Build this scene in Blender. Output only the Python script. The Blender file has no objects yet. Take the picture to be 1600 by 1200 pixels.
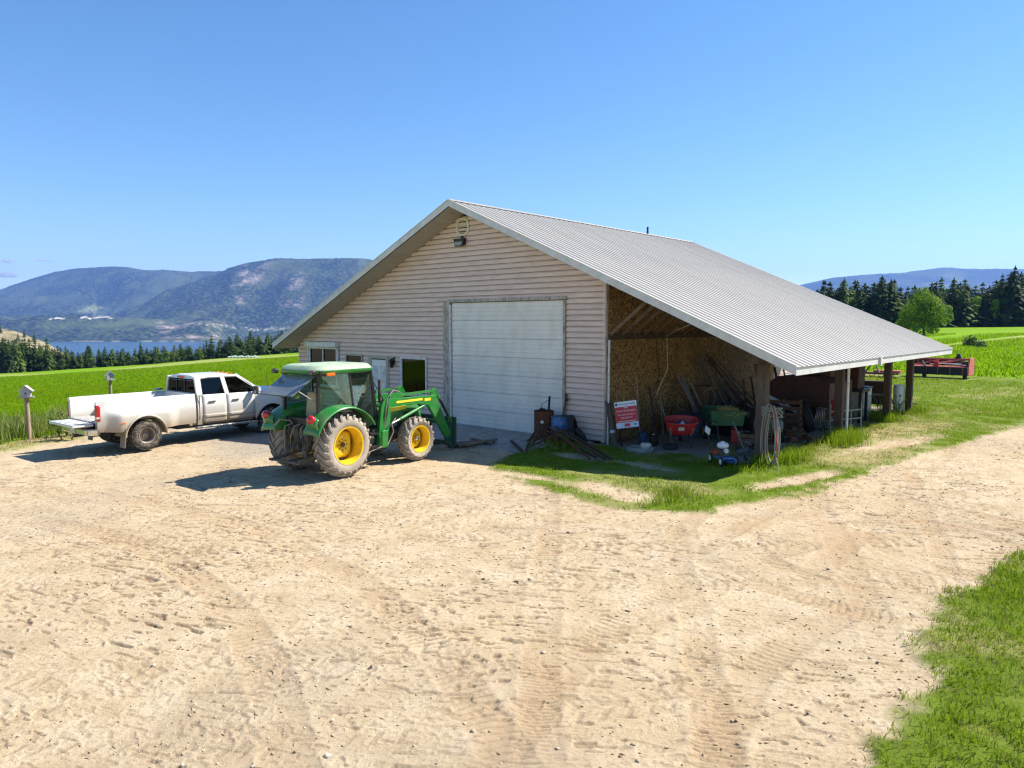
import bpy, bmesh, math, random
import numpy as np
from mathutils import Vector, Matrix, Euler
random.seed(7)
RNG = np.random.default_rng(11)
SC = bpy.context.scene
COL = SC.collection
PI = math.pi
R = math.radians

# ---------------------------------------------------------------- camera, sky, sun, exposure
FOC = 1130.0                    # focal length in pixels of the 1600 px wide photograph
CAM_H = 3.5
cam_data = bpy.data.cameras.new('camera')
cam = bpy.data.objects.new('camera', cam_data)
COL.objects.link(cam)
cam.location = (0, 0, CAM_H)
cam.rotation_euler = (R(90 - 4.755), 0, 0)
cam_data.sensor_width = 36.0
cam_data.lens = FOC / 1600 * 36.0
cam_data.clip_start = 0.1
cam_data.clip_end = 60000
SC.camera = cam

SUN_EL = R(46.6)
SUN_AZ = R(70.3)                # clockwise from +Y
to_sun = Vector((math.sin(SUN_AZ) * math.cos(SUN_EL), math.cos(SUN_AZ) * math.cos(SUN_EL), math.sin(SUN_EL)))
world = bpy.data.worlds.new('World')
SC.world = world
world.use_nodes = True
wn = world.node_tree
wn.nodes.clear()
sky = wn.nodes.new('ShaderNodeTexSky')
sky.sky_type = 'NISHITA'
sky.sun_disc = False
sky.sun_elevation = SUN_EL
sky.sun_rotation = SUN_AZ
sky.altitude = 500
sky.air_density = 1.0
sky.dust_density = 0.1
sky.ozone_density = 2.8
bg = wn.nodes.new('ShaderNodeBackground')
bg.inputs['Strength'].default_value = 0.088
wo = wn.nodes.new('ShaderNodeOutputWorld')
hsv = wn.nodes.new('ShaderNodeHueSaturation')
hsv.inputs['Saturation'].default_value = 1.2
wn.links.new(sky.outputs[0], hsv.inputs['Color'])
wn.links.new(hsv.outputs[0], bg.inputs['Color'])
wn.links.new(bg.outputs[0], wo.inputs['Surface'])
sun_data = bpy.data.lights.new('sun', 'SUN')
sun_data.energy = 5.0
sun_data.angle = R(0.53)
sun_data.color = (1.0, 0.94, 0.83)
sun = bpy.data.objects.new('sun', sun_data)
COL.objects.link(sun)
sun.rotation_euler = (-to_sun).to_track_quat('-Z', 'Y').to_euler()
sun.location = (30, 20, 60)
vs = SC.view_settings
vs.view_transform = 'Standard'
vs.look = 'None'
vs.exposure = 1.1
vs.gamma = 1.0
vs.use_curve_mapping = False
SC.cycles.max_bounces = 7
SC.cycles.diffuse_bounces = 4
SC.cycles.glossy_bounces = 3
SC.cycles.transparent_max_bounces = 12
SC.cycles.volume_bounces = 0
SC.cycles.filter_width = 1.3
SC.cycles.caustics_reflective = False
SC.cycles.caustics_refractive = False
try:
    SC.cycles.use_denoising = True
    SC.cycles.denoiser = 'OPENIMAGEDENOISE'
    SC.cycles.denoising_input_passes = 'RGB_ALBEDO_NORMAL'
except Exception:
    pass

# ---------------------------------------------------------------- frame of the barn: x right along its front, y into its depth
BA = R(41.84)
BC = Vector((2.7233, 21.0049, 0.0))        # right front corner of the walls
BROT = -BA
BX = Vector((math.cos(BA), -math.sin(BA), 0))
BY = Vector((math.sin(BA), math.cos(BA), 0))

def BL(x, y, z=0.0):
    return BC + BX * x + BY * y + Vector((0, 0, z))

def to_local(X, Y):
    dx, dy = X - BC.x, Y - BC.y
    return dx * BX.x + dy * BX.y, dx * BY.x + dy * BY.y

CP, SP = math.cos(R(4.755)), math.sin(R(4.755))

def ground_at(px, py, z=0.0):
    """world point at height z seen at a pixel of the photograph (used once, for laying things out)"""
    a, b = (px - 800) / FOC, (600 - py) / FOC
    d = Vector((a, CP + b * SP, -SP + b * CP))
    k = (z - CAM_H) / d.z
    return Vector((d.x * k, d.y * k, z))

# ---------------------------------------------------------------- mesh builder
def frame_of(p0, p1, up=(0, 0, 1)):
    d = (Vector(p1) - Vector(p0))
    L = d.length
    d = d / L if L > 1e-9 else Vector((0, 0, 1))
    u = Vector(up)
    if abs(d.dot(u)) > 0.99:
        u = Vector((1, 0, 0))
    s = d.cross(u).normalized()
    u = s.cross(d).normalized()
    return d, s, u, L

class MB:
    def __init__(self):
        self.v = []
        self.f = []

    def add(self, vs, fs, m=None):
        b = len(self.v)
        for p in vs:
            p = Vector(p)
            self.v.append(m @ p if m is not None else p)
        for f in fs:
            self.f.append(tuple(i + b for i in f))
        return self

    def box(self, c, s, rot=None, m=None):
        hx, hy, hz = s[0] / 2, s[1] / 2, s[2] / 2
        M = Matrix.Translation(Vector(c))
        if rot is not None:
            M = M @ Euler(rot).to_matrix().to_4x4()
        if m is not None:
            M = m @ M
        vs = [(x, y, z) for x in (-hx, hx) for y in (-hy, hy) for z in (-hz, hz)]
        return self.add(vs, [(0, 1, 3, 2), (4, 6, 7, 5), (0, 4, 5, 1), (2, 3, 7, 6), (0, 2, 6, 4), (1, 5, 7, 3)], M)

    def bar(self, p0, p1, w, h, up=(0, 0, 1), w1=None, h1=None):
        d, s, u, L = frame_of(p0, p1, up)
        w1 = w if w1 is None else w1
        h1 = h if h1 is None else h1
        vs = []
        for p, a, b in ((Vector(p0), w, h), (Vector(p1), w1, h1)):
            vs += [p - s * a / 2 - u * b / 2, p + s * a / 2 - u * b / 2, p + s * a / 2 + u * b / 2, p - s * a / 2 + u * b / 2]
        return self.add(vs, [(3, 2, 1, 0), (4, 5, 6, 7), (0, 1, 5, 4), (1, 2, 6, 5), (2, 3, 7, 6), (3, 0, 4, 7)])

    def cyl(self, p0, p1, r0, r1=None, n=12, caps=True):
        r1 = r0 if r1 is None else r1
        d, s, u, L = frame_of(p0, p1)
        vs = []
        for p, r in ((Vector(p0), r0), (Vector(p1), r1)):
            for i in range(n):
                a = 2 * PI * i / n
                vs.append(p + (s * math.cos(a) + u * math.sin(a)) * r)
        fs = [(i, (i + 1) % n, n + (i + 1) % n, n + i) for i in range(n)]
        if caps:
            fs += [tuple(range(n - 1, -1, -1)), tuple(range(n, 2 * n))]
        return self.add(vs, fs)

    def tube(self, pts, r, n=7, closed=False, rr=None):
        pts = [Vector(p) for p in pts]
        N = len(pts)
        vs = []
        prev = None
        for i, p in enumerate(pts):
            if closed:
                d = pts[(i + 1) % N] - pts[i - 1]
            else:
                d = pts[min(i + 1, N - 1)] - pts[max(i - 1, 0)]
            d.normalize()
            if prev is None:
                u = Vector((0, 0, 1)) if abs(d.z) < 0.9 else Vector((1, 0, 0))
            else:
                u = prev
            s = d.cross(u).normalized()
            u = s.cross(d).normalized()
            prev = u
            q = rr[i] if rr else r
            for k in range(n):
                a = 2 * PI * k / n
                vs.append(p + (s * math.cos(a) + u * math.sin(a)) * q)
        fs = []
        for i in range(N if closed else N - 1):
            j = (i + 1) % N
            for k in range(n):
                l = (k + 1) % n
                fs.append((i * n + k, i * n + l, j * n + l, j * n + k))
        if not closed:
            fs += [tuple(range(n - 1, -1, -1)), tuple((N - 1) * n + k for k in range(n))]
        return self.add(vs, fs)

    def lathe(self, prof, n=24, m=None, closed=False):
        """prof: (radius, z) pairs, spun round z"""
        vs = []
        for r, z in prof:
            for i in range(n):
                a = 2 * PI * i / n
                vs.append((r * math.cos(a), r * math.sin(a), z))
        P = len(prof)
        fs = []
        for j in range(P if closed else P - 1):
            k = (j + 1) % P
            for i in range(n):
                l = (i + 1) % n
                fs.append((j * n + i, j * n + l, k * n + l, k * n + i))
        if not closed:
            if prof[0][0] > 1e-4:
                fs.append(tuple(range(n - 1, -1, -1)))
            if prof[-1][0] > 1e-4:
                fs.append(tuple((P - 1) * n + i for i in range(n)))
        return self.add(vs, fs, m)

    def prism(self, poly, d, m=None):
        """poly: 2D points in x,y ; extruded along z from 0 to d, then moved by m"""
        n = len(poly)
        vs = [(p[0], p[1], 0) for p in poly] + [(p[0], p[1], d) for p in poly]
        fs = [tuple(range(n - 1, -1, -1)), tuple(range(n, 2 * n))] + [(i, (i + 1) % n, n + (i + 1) % n, n + i) for i in range(n)]
        return self.add(vs, fs, m)

    def grid(self, fn, nu, nv):
        vs = [fn(i / nu, j / nv) for i in range(nu + 1) for j in range(nv + 1)]
        fs = [(i * (nv + 1) + j, (i + 1) * (nv + 1) + j, (i + 1) * (nv + 1) + j + 1, i * (nv + 1) + j + 1) for i in range(nu) for j in range(nv)]
        return self.add(vs, fs)

    def ball(self, c, r, n=10, m=6, sq=(1, 1, 1)):
        vs, fs = [], []
        for j in range(m + 1):
            t = PI * j / m
            for i in range(n):
                a = 2 * PI * i / n
                vs.append((c[0] + r * sq[0] * math.sin(t) * math.cos(a), c[1] + r * sq[1] * math.sin(t) * math.sin(a), c[2] + r * sq[2] * math.cos(t)))
        for j in range(m):
            for i in range(n):
                k = (i + 1) % n
                fs.append((j * n + i, (j + 1) * n + i, (j + 1) * n + k, j * n + k))
        return self.add(vs, fs)

    def mesh(self, name, mat, smooth=None):
        me = bpy.data.meshes.new(name)
        me.from_pydata([tuple(p) for p in self.v], [], self.f)
        me.validate()
        bm = bmesh.new()
        bm.from_mesh(me)
        bmesh.ops.recalc_face_normals(bm, faces=bm.faces)
        bm.to_mesh(me)
        bm.free()
        if mat is not None:
            me.materials.append(mat)
        if smooth is not None:
            me.polygons.foreach_set('use_smooth', [True] * len(me.polygons))
            me.set_sharp_from_angle(angle=R(smooth))
        return me

    def build(self, name, mat, parent=None, smooth=None, bevel=0, loc=None, rot=None, solid=0):
        o = bpy.data.objects.new(name, self.mesh(name, mat, smooth))
        COL.objects.link(o)
        if parent is not None:
            o.parent = parent
        if loc is not None:
            o.location = loc
        if rot is not None:
            o.rotation_euler = rot
        if solid:
            md = o.modifiers.new('thickness', 'SOLIDIFY')
            md.thickness = solid
            md.offset = 0
        if bevel:
            md = o.modifiers.new('bevel', 'BEVEL')
            md.width = bevel
            md.segments = 2
            md.limit_method = 'ANGLE'
        return o

def link(name, me, parent=None, loc=(0, 0, 0), rot=(0, 0, 0), scale=None):
    o = bpy.data.objects.new(name, me)
    COL.objects.link(o)
    if parent is not None:
        o.parent = parent
    o.location = loc
    o.rotation_euler = rot
    if scale is not None:
        o.scale = scale
    return o

def tag(o, label=None, cat=None, group=None, kind=None):
    if label: o['label'] = label
    if cat: o['category'] = cat
    if group: o['group'] = group
    if kind: o['kind'] = kind
    return o

def thing(name, label, cat, loc, rz=0.0, group=None):
    o = bpy.data.objects.new(name, None)
    o.empty_display_size = 0.3
    COL.objects.link(o)
    o.location = loc
    o.rotation_euler = (0, 0, rz)
    return tag(o, label, cat, group)

def np_mesh(name, verts, quads, mat, smooth=False):
    me = bpy.data.meshes.new(name)
    verts = np.asarray(verts, dtype=np.float32)
    quads = np.asarray(quads, dtype=np.int32)
    k = quads.shape[1]
    me.vertices.add(len(verts))
    me.vertices.foreach_set('co', verts.ravel())
    me.loops.add(quads.size)
    me.loops.foreach_set('vertex_index', quads.ravel())
    me.polygons.add(len(quads))
    me.polygons.foreach_set('loop_start', np.arange(0, quads.size, k, dtype=np.int32))
    me.update(calc_edges=True)
    if smooth:
        me.polygons.foreach_set('use_smooth', np.ones(len(quads), dtype=bool))
    if mat is not None:
        me.materials.append(mat)
    return me

def attr(me, name, vals):
    a = me.attributes.new(name, 'FLOAT', 'POINT')
    a.data.foreach_set('value', np.asarray(vals, dtype=np.float32))

# ---------------------------------------------------------------- numpy noise
def _h(ix, iy, seed):
    n = (ix * 374761393 + iy * 668265263 + seed * 1274126177) & 0x7fffffff
    n = ((n ^ (n >> 13)) * 1274126177) & 0x7fffffff
    return ((n ^ (n >> 16)) & 0xffff) / 65535.0

def vnoise(x, y, seed=0):
    ix, iy = np.floor(x).astype(np.int64), np.floor(y).astype(np.int64)
    fx, fy = x - ix, y - iy
    fx, fy = fx * fx * (3 - 2 * fx), fy * fy * (3 - 2 * fy)
    a = _h(ix, iy, seed) * (1 - fx) + _h(ix + 1, iy, seed) * fx
    b = _h(ix, iy + 1, seed) * (1 - fx) + _h(ix + 1, iy + 1, seed) * fx
    return a * (1 - fy) + b * fy

def fbm(x, y, seed=0, oct=4, gain=0.5):
    s, a, t = 0.0, 1.0, 0.0
    for k in range(oct):
        s = s + a * vnoise(x * 2 ** k + 17.3 * k, y * 2 ** k - 9.1 * k, seed + k)
        t += a
        a *= gain
    return s / t

def sstep(a, b, x):
    t = np.clip((x - a) / (b - a), 0, 1)
    return t * t * (3 - 2 * t)

# ---------------------------------------------------------------- materials
def nodes_of(name):
    m = bpy.data.materials.new(name)
    m.use_nodes = True
    nt = m.node_tree
    nt.nodes.clear()
    out = nt.nodes.new('ShaderNodeOutputMaterial')
    return m, nt, out

class NT:
    """small helper that makes and links nodes"""
    def __init__(self, nt):
        self.nt = nt

    def n(self, t, **kw):
        x = self.nt.nodes.new(t)
        for k, v in kw.items():
            setattr(x, k, v)
        return x

    def l(self, a, b):
        self.nt.links.new(a, b)

    def coord(self, kind='Object'):
        return self.n('ShaderNodeTexCoord').outputs[kind]

    def noise(self, vec, scale, detail=4, rough=0.55, dist=0):
        x = self.n('ShaderNodeTexNoise')
        x.inputs['Scale'].default_value = scale
        x.inputs['Detail'].default_value = detail
        x.inputs['Roughness'].default_value = rough
        x.inputs['Distortion'].default_value = dist
        self.l(vec, x.inputs['Vector'])
        return x.outputs['Fac']

    def ramp(self, fac, stops):
        x = self.n('ShaderNodeValToRGB')
        e = x.color_ramp.elements
        while len(e) < len(stops):
            e.new(0.5)
        for el, (p, c) in zip(e, stops):
            el.position = p
            el.color = (c[0], c[1], c[2], 1) if not isinstance(c, (int, float)) else (c, c, c, 1)
        self.l(fac, x.inputs['Fac'])
        return x.outputs['Color']

    def mix(self, fac, a, b, blend='MIX'):
        x = self.n('ShaderNodeMix', data_type='RGBA', blend_type=blend)
        for sock, val in ((x.inputs[0], fac), (x.inputs[6], a), (x.inputs[7], b)):
            if isinstance(val, (int, float)):
                sock.default_value = val
            elif isinstance(val, (tuple, list)):
                sock.default_value = (val[0], val[1], val[2], 1)
            else:
                self.l(val, sock)
        return x.outputs[2]

    def math(self, op, a, b=0.0, clamp=False):
        x = self.n('ShaderNodeMath', operation=op)
        x.use_clamp = clamp
        for sock, val in ((x.inputs[0], a), (x.inputs[1], b)):
            if isinstance(val, (int, float)):
                sock.default_value = val
            else:
                self.l(val, sock)
        return x.outputs[0]

    def attr(self, name):
        return self.n('ShaderNodeAttribute', attribute_name=name).outputs['Fac']

    def bump(self, h, strength, dist=0.01):
        x = self.n('ShaderNodeBump')
        x.inputs['Strength'].default_value = strength
        x.inputs['Distance'].default_value = dist
        self.l(h, x.inputs['Height'])
        return x.outputs['Normal']

    def map(self, vec, scale=(1, 1, 1), rot=(0, 0, 0)):
        x = self.n('ShaderNodeMapping')
        x.inputs['Scale'].default_value = scale
        x.inputs['Rotation'].default_value = rot
        self.l(vec, x.inputs['Vector'])
        return x.outputs['Vector']

    def bsdf(self, out, color, rough=0.6, metal=0.0, normal=None, spec=0.5, coat=0.0):
        b = self.n('ShaderNodeBsdfPrincipled')
        for key, val in (('Base Color', color), ('Roughness', rough), ('Metallic', metal), ('Specular IOR Level', spec), ('Coat Weight', coat)):
            if isinstance(val, (int, float)):
                b.inputs[key].default_value = val
            elif isinstance(val, (tuple, list)):
                b.inputs[key].default_value = (val[0], val[1], val[2], 1)
            else:
                self.l(val, b.inputs[key])
        if normal is not None:
            self.l(normal, b.inputs['Normal'])
        if out is not None:
            self.l(b.outputs[0], out.inputs['Surface'])
        return b

def pbr(name, col, rough=0.6, metal=0.0, var=0.2, scale=3.0, bump=0.0, bscale=40.0, dirt=None, dirt_amt=0.4, dirt_z=None, stretch=(1, 1, 1), coat=0.0, spec=0.5, per_object=0.0):
    """painted or raw surface: tone variation, optional dirt with its own shape (dirt_z = (z where it is heaviest, z where it ends))"""
    m, nt, out = nodes_of(name)
    k = NT(nt)
    vec = k.map(k.coord(), stretch)
    n1 = k.noise(vec, scale, 5, 0.6)
    lo = tuple(c * (1 - var) for c in col)
    hi = tuple(min(1, c * (1 + var)) for c in col)
    c = k.ramp(n1, [(0.3, lo), (0.7, hi)])
    if per_object:
        oi = k.n('ShaderNodeObjectInfo').outputs['Random']
        c = k.mix(1.0, c, k.ramp(oi, [(0, 1 - per_object), (1, 1 + per_object)]), 'MULTIPLY')
    r = rough
    if dirt is not None:
        n2 = k.noise(vec, scale * 2.7, 6, 0.65)
        if dirt_z:
            sep = k.n('ShaderNodeSeparateXYZ')
            k.l(k.coord(), sep.inputs[0])
            g = k.n('ShaderNodeMapRange')
            g.inputs['From Min'].default_value = dirt_z[1]
            g.inputs['From Max'].default_value = dirt_z[0]
            k.l(sep.outputs['Z'], g.inputs['Value'])
            mask = k.math('MULTIPLY', g.outputs[0], k.math('ADD', n2, 0.45), True)
            mask = k.math('MULTIPLY', mask, dirt_amt * 1.6, True)
        else:
            mask = k.math('MULTIPLY', k.ramp(n2, [(0.45, 0.0), (0.62, 1.0)]), dirt_amt, True)
        c = k.mix(mask, c, dirt)
        r = k.math('ADD', k.math('MULTIPLY', mask, 0.5), rough, True)
    nrm = None
    if bump:
        nrm = k.bump(k.noise(vec, bscale, 4, 0.6), bump, 0.01)
    k.bsdf(out, c, r, metal, nrm, spec, coat)
    return m

def glass_mat(name, tint, refl=0.5, rough=0.02, dust_sheen=0.0, dust_sheen_col=(0.4, 0.36, 0.3)):
    m, nt, out = nodes_of(name)
    k = NT(nt)
    tr = k.n('ShaderNodeBsdfTransparent')
    tr.inputs[0].default_value = (*tint, 1)
    gl = k.n('ShaderNodeBsdfGlossy')
    gl.inputs['Roughness'].default_value = rough
    gl.inputs['Color'].default_value = (1, 1, 1, 1)
    fr = k.n('ShaderNodeFresnel')
    fr.inputs['IOR'].default_value = 1.5
    mx = k.n('ShaderNodeMixShader')
    k.l(k.math('MULTIPLY', fr.outputs[0], refl * 2, True), mx.inputs[0])
    k.l(tr.outputs[0], mx.inputs[1])
    k.l(gl.outputs[0], mx.inputs[2])
    last = mx.outputs[0]
    if dust_sheen:
        df = k.n('ShaderNodeBsdfDiffuse')
        df.inputs[0].default_value = (*dust_sheen_col, 1)
        mx2 = k.n('ShaderNodeMixShader')
        nz = k.noise(k.coord(), 2.5, 5, 0.7)
        k.l(k.math('MULTIPLY', nz, dust_sheen, True), mx2.inputs[0])
        k.l(last, mx2.inputs[1])
        k.l(df.outputs[0], mx2.inputs[2])
        last = mx2.outputs[0]
    k.l(last, out.inputs['Surface'])
    return m

def leaf_mat(name, c0, c1, trans=0.35, rough=0.6, scale=0.6, per_object=0.25):
    m, nt, out = nodes_of(name)
    k = NT(nt)
    n1 = k.noise(k.coord(), scale, 3, 0.6)
    c = k.ramp(n1, [(0.3, c0), (0.7, c1)])
    if per_object:
        oi = k.n('ShaderNodeObjectInfo').outputs['Random']
        c = k.mix(1.0, c, k.ramp(oi, [(0, 1 - per_object), (1, 1 + per_object)]), 'MULTIPLY')
    b = k.bsdf(None, c, rough, 0, None, 0.06)
    t = k.n('ShaderNodeBsdfTranslucent')
    k.l(c, t.inputs[0])
    mx = k.n('ShaderNodeMixShader')
    mx.inputs[0].default_value = trans
    k.l(b.outputs[0], mx.inputs[1])
    k.l(t.outputs[0], mx.inputs[2])
    k.l(mx.outputs[0], out.inputs['Surface'])
    return m

def text_part(body, size, mat, parent, mtx, name='lettering', align='CENTER', ext=0.001, sx=1.0):
    cu = bpy.data.curves.new(name, 'FONT')
    cu.body = body
    cu.size = size
    cu.align_x = align
    cu.align_y = 'CENTER'
    cu.extrude = ext
    cu.resolution_u = 2
    t = bpy.data.objects.new(name, cu)
    COL.objects.link(t)
    bpy.context.view_layer.update()
    me = bpy.data.meshes.new_from_object(t)
    bpy.data.objects.remove(t)
    me.materials.clear()
    me.materials.append(mat)
    o = bpy.data.objects.new(name, me)
    COL.objects.link(o)
    o.parent = parent
    o.matrix_local = mtx @ Matrix.Diagonal((sx, 1, 1, 1))
    return o
# ================================================================ TERRAIN
def terrain(X, Y):
    X = np.asarray(X, dtype=float); Y = np.asarray(Y, dtype=float)
    u = np.clip(X / np.maximum(Y, 1.0), -1.4, 1.4)
    g = np.interp(u, [-1.2, -.67, -.5, -.33, 0, .2, .35, .55, 1.0], [.085, .0586, .047, .034, .012, 0, -.004, -.0125, -.018])
    y0 = np.interp(u, [-1, -.67, -.5, -.36, 0, .3, .5, .7], [20, 24, 27, 39, 60, 60, 48, 44])
    w = 5.0
    q = (Y - y0) / w
    soft = w * np.where(q > 30, q, np.log1p(np.exp(np.minimum(q, 30))))
    z = -g * soft
    far = np.maximum(Y - 300, 0)
    left = sstep(0.1, -0.25, u)
    z = z - left * far * 0.075
    z = np.where(Y > 300, np.maximum(z, -116 * left - 30 * (1 - left)), z)
    z = np.where((Y > 300), np.minimum(z, 6.0), z)
    return np.where(Y < 2, 0.0, z)

# outline of the grass beside the lean-to, barn frame
GRASS_A = [(-0.5, -0.25), (-0.95, -2.9), (-0.2, -4.6), (0.8, -5.35), (2.8, -5.9), (4.57, -6.25), (5.85, -5.2), (6.6, -2.45), (7.25, 2.28), (8.6, 12.8), (10.2, 22), (14, 30),
           (60, 40), (200, 60), (200, 400), (-17.5, 400), (-17.5, 17), (0.0, 16), (3.9, 15.5), (4.45, 10), (4.5, 4), (4.5, -0.1), (3.7, -0.35), (2.7, 0.1), (1.6, -0.7), (0.2, -0.4)]
GRASS_B = [(10.5, -14), (10.25, -9.5), (10.05, -8.4), (10.2, -6.8), (10.6, -4.4), (11.4, -1.0), (12.6, 6), (14, 14), (17, 22), (30, 28), (60, 36), (80, -20), (30, -30), (12, -20)]

def poly_sd(x, y, poly):
    """signed distance to a polygon, positive inside (numpy)"""
    P = np.array(poly, dtype=float)
    d = np.full(x.shape, 1e9)
    s = np.zeros(x.shape, dtype=bool)
    n = len(P)
    for i in range(n):
        ax, ay = P[i]
        bx, by = P[(i + 1) % n]
        ex, ey = bx - ax, by - ay
        wx, wy = x - ax, y - ay
        t = np.clip((wx * ex + wy * ey) / (ex * ex + ey * ey), 0, 1)
        d = np.minimum(d, (wx - ex * t) ** 2 + (wy - ey * t) ** 2)
        c = (ay > y) != (by > y)
        with np.errstate(divide='ignore', invalid='ignore'):
            xi = ax + (y - ay) * ex / (ey if ey != 0 else 1e-9)
        s ^= c & (x < xi)
    d = np.sqrt(d)
    return np.where(s, d, -d)

BALD = [(3.55, -5.0, 1.35, 0.55), (1.2, -5.0, .9, .3), (6.1, -1.2, 1.5, .32), (6.35, 5.6, 2.6, .5), (0.9, -2.3, .8, .35), (2.6, -2.2, .9, .25)]

def bald(lx, ly):
    b = np.zeros(lx.shape)
    nz = fbm(lx * 1.7, ly * 1.7, 31, 4)
    for cx, cy, L, W in BALD:
        ang = math.atan2(0.98, 0.2) if cx > 5 else -0.1
        dx, dy = lx - cx, ly - cy
        a = (dx * math.cos(ang) + dy * math.sin(ang)) / L
        c = (-dx * math.sin(ang) + dy * math.cos(ang)) / W
        b = np.maximum(b, sstep(1.35, 0.55, np.sqrt(a * a + c * c) + (nz - .5) * 1.1))
    return b

def masks(X, Y):
    """how grassy, how much the left verge / crop, how gravelly: numpy fields over the place"""
    lx, ly = to_local(X, Y)
    n = fbm(X * 0.9, Y * 0.9, 3, 4)
    n2 = fbm(X * 4.0, Y * 4.0, 8, 3)
    wob = (n - .5) * 1.4 + (n2 - .5) * 0.8
    a = np.maximum(poly_sd(lx, ly, GRASS_A), poly_sd(lx, ly, GRASS_B))
    ga = sstep(-0.10, 0.22, a + wob * 0.55)
    ga = ga * (1 - bald(lx, ly))
    # thin patch on the left end of the strip
    ga = ga * np.where((lx < 3.2) & (ly < -3.4) & (lx > -2.5), sstep(.35, .6, n + .12 * (lx + 1.0)), 1)
    # left side: yard ends along a line parallel to the barn's side
    e = np.interp(ly, [-20, -12.2, -11, -9.7, -6, -3, 0, 20, 40], [-9.5, -11.7, -12.5, -13.0, -14.6, -16.2, -17.3, -17.6, -17.6]) - lx + wob * 0.5
    verge = sstep(0.0, 0.7, e)
    crop = sstep(1.7, 2.5, e - wob * 0.5 + (n - .5) * .8)
    crop = np.where(lx > -10, 0, crop)
    right_field = sstep(37.5, 39.0, ly + (n - .5) * 2) * sstep(-16, -10, lx)
    crop = np.maximum(crop, right_field)
    verge = np.where(lx > -9, 0, verge)
    return lx, ly, ga, verge, crop

# -------------------------------- wheel tracks pressed into the yard
def tracks():
    T = []
    L = lambda x0, y0, x1, y1, w, lug, dep, amt=1.0: T.append(('l', x0, y0, x1, y1, w, lug, dep, amt))
    A = lambda cx, cy, r, w, lug, dep, amt=1.0: T.append(('a', cx, cy, r, 0, w, lug, dep, amt))
    # the drive that runs along the right side and its turns
    L(8.5, 22.0, 3.9, 7.0, .42, .10, .017); L(11.5, 21.5, 4.9, 7.2, .34, .05, .022)
    L(14.0, 22.2, 4.0, 9.6, .42, .10, .017); L(12.3, 22.0, 2.6, 10.6, .36, .10, .015)
    A(5.9, 11.0, 2.1, .34, .06, .022); A(6.0, 11.2, 3.2, .40, .10, .018); A(7.3, 11.0, 1.5, .3, .05, .018)
    A(-1.0, 24.5, 14.0, .46, .20, .02); A(-1.2, 24.0, 12.4, .46, .20, .02)
    A(2.5, 30.0, 20.5, .46, .20, .018); A(3.0, 29.0, 17.9, .46, .20, .018)
    A(9.0, 2.0, 8.2, .42, .10, .015); A(9.4, 2.2, 10.1, .42, .10, .015)
    A(-14.0, 1.0, 13.0, .42, .10, .014); A(-14.0, 1.0, 14.7, .42, .10, .014)
    L(0.9, 17.0, 0.2, 5.0, .36, .06, .018); L(2.9, 13.0, 1.6, 5.0, .36, .06, .018)
    for k in range(44):
        cx, cy = RNG.uniform(-9, 9), RNG.uniform(5.5, 17)
        an = RNG.normal(-0.12, 0.55)
        ln = RNG.uniform(4, 11)
        L(cx - ln / 2 * math.cos(an), cy - ln / 2 * math.sin(an), cx + ln / 2 * math.cos(an), cy + ln / 2 * math.sin(an), RNG.uniform(.34, .5), RNG.choice([.16, .2, .22]), RNG.uniform(.010, .020), .8)
    return T

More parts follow.
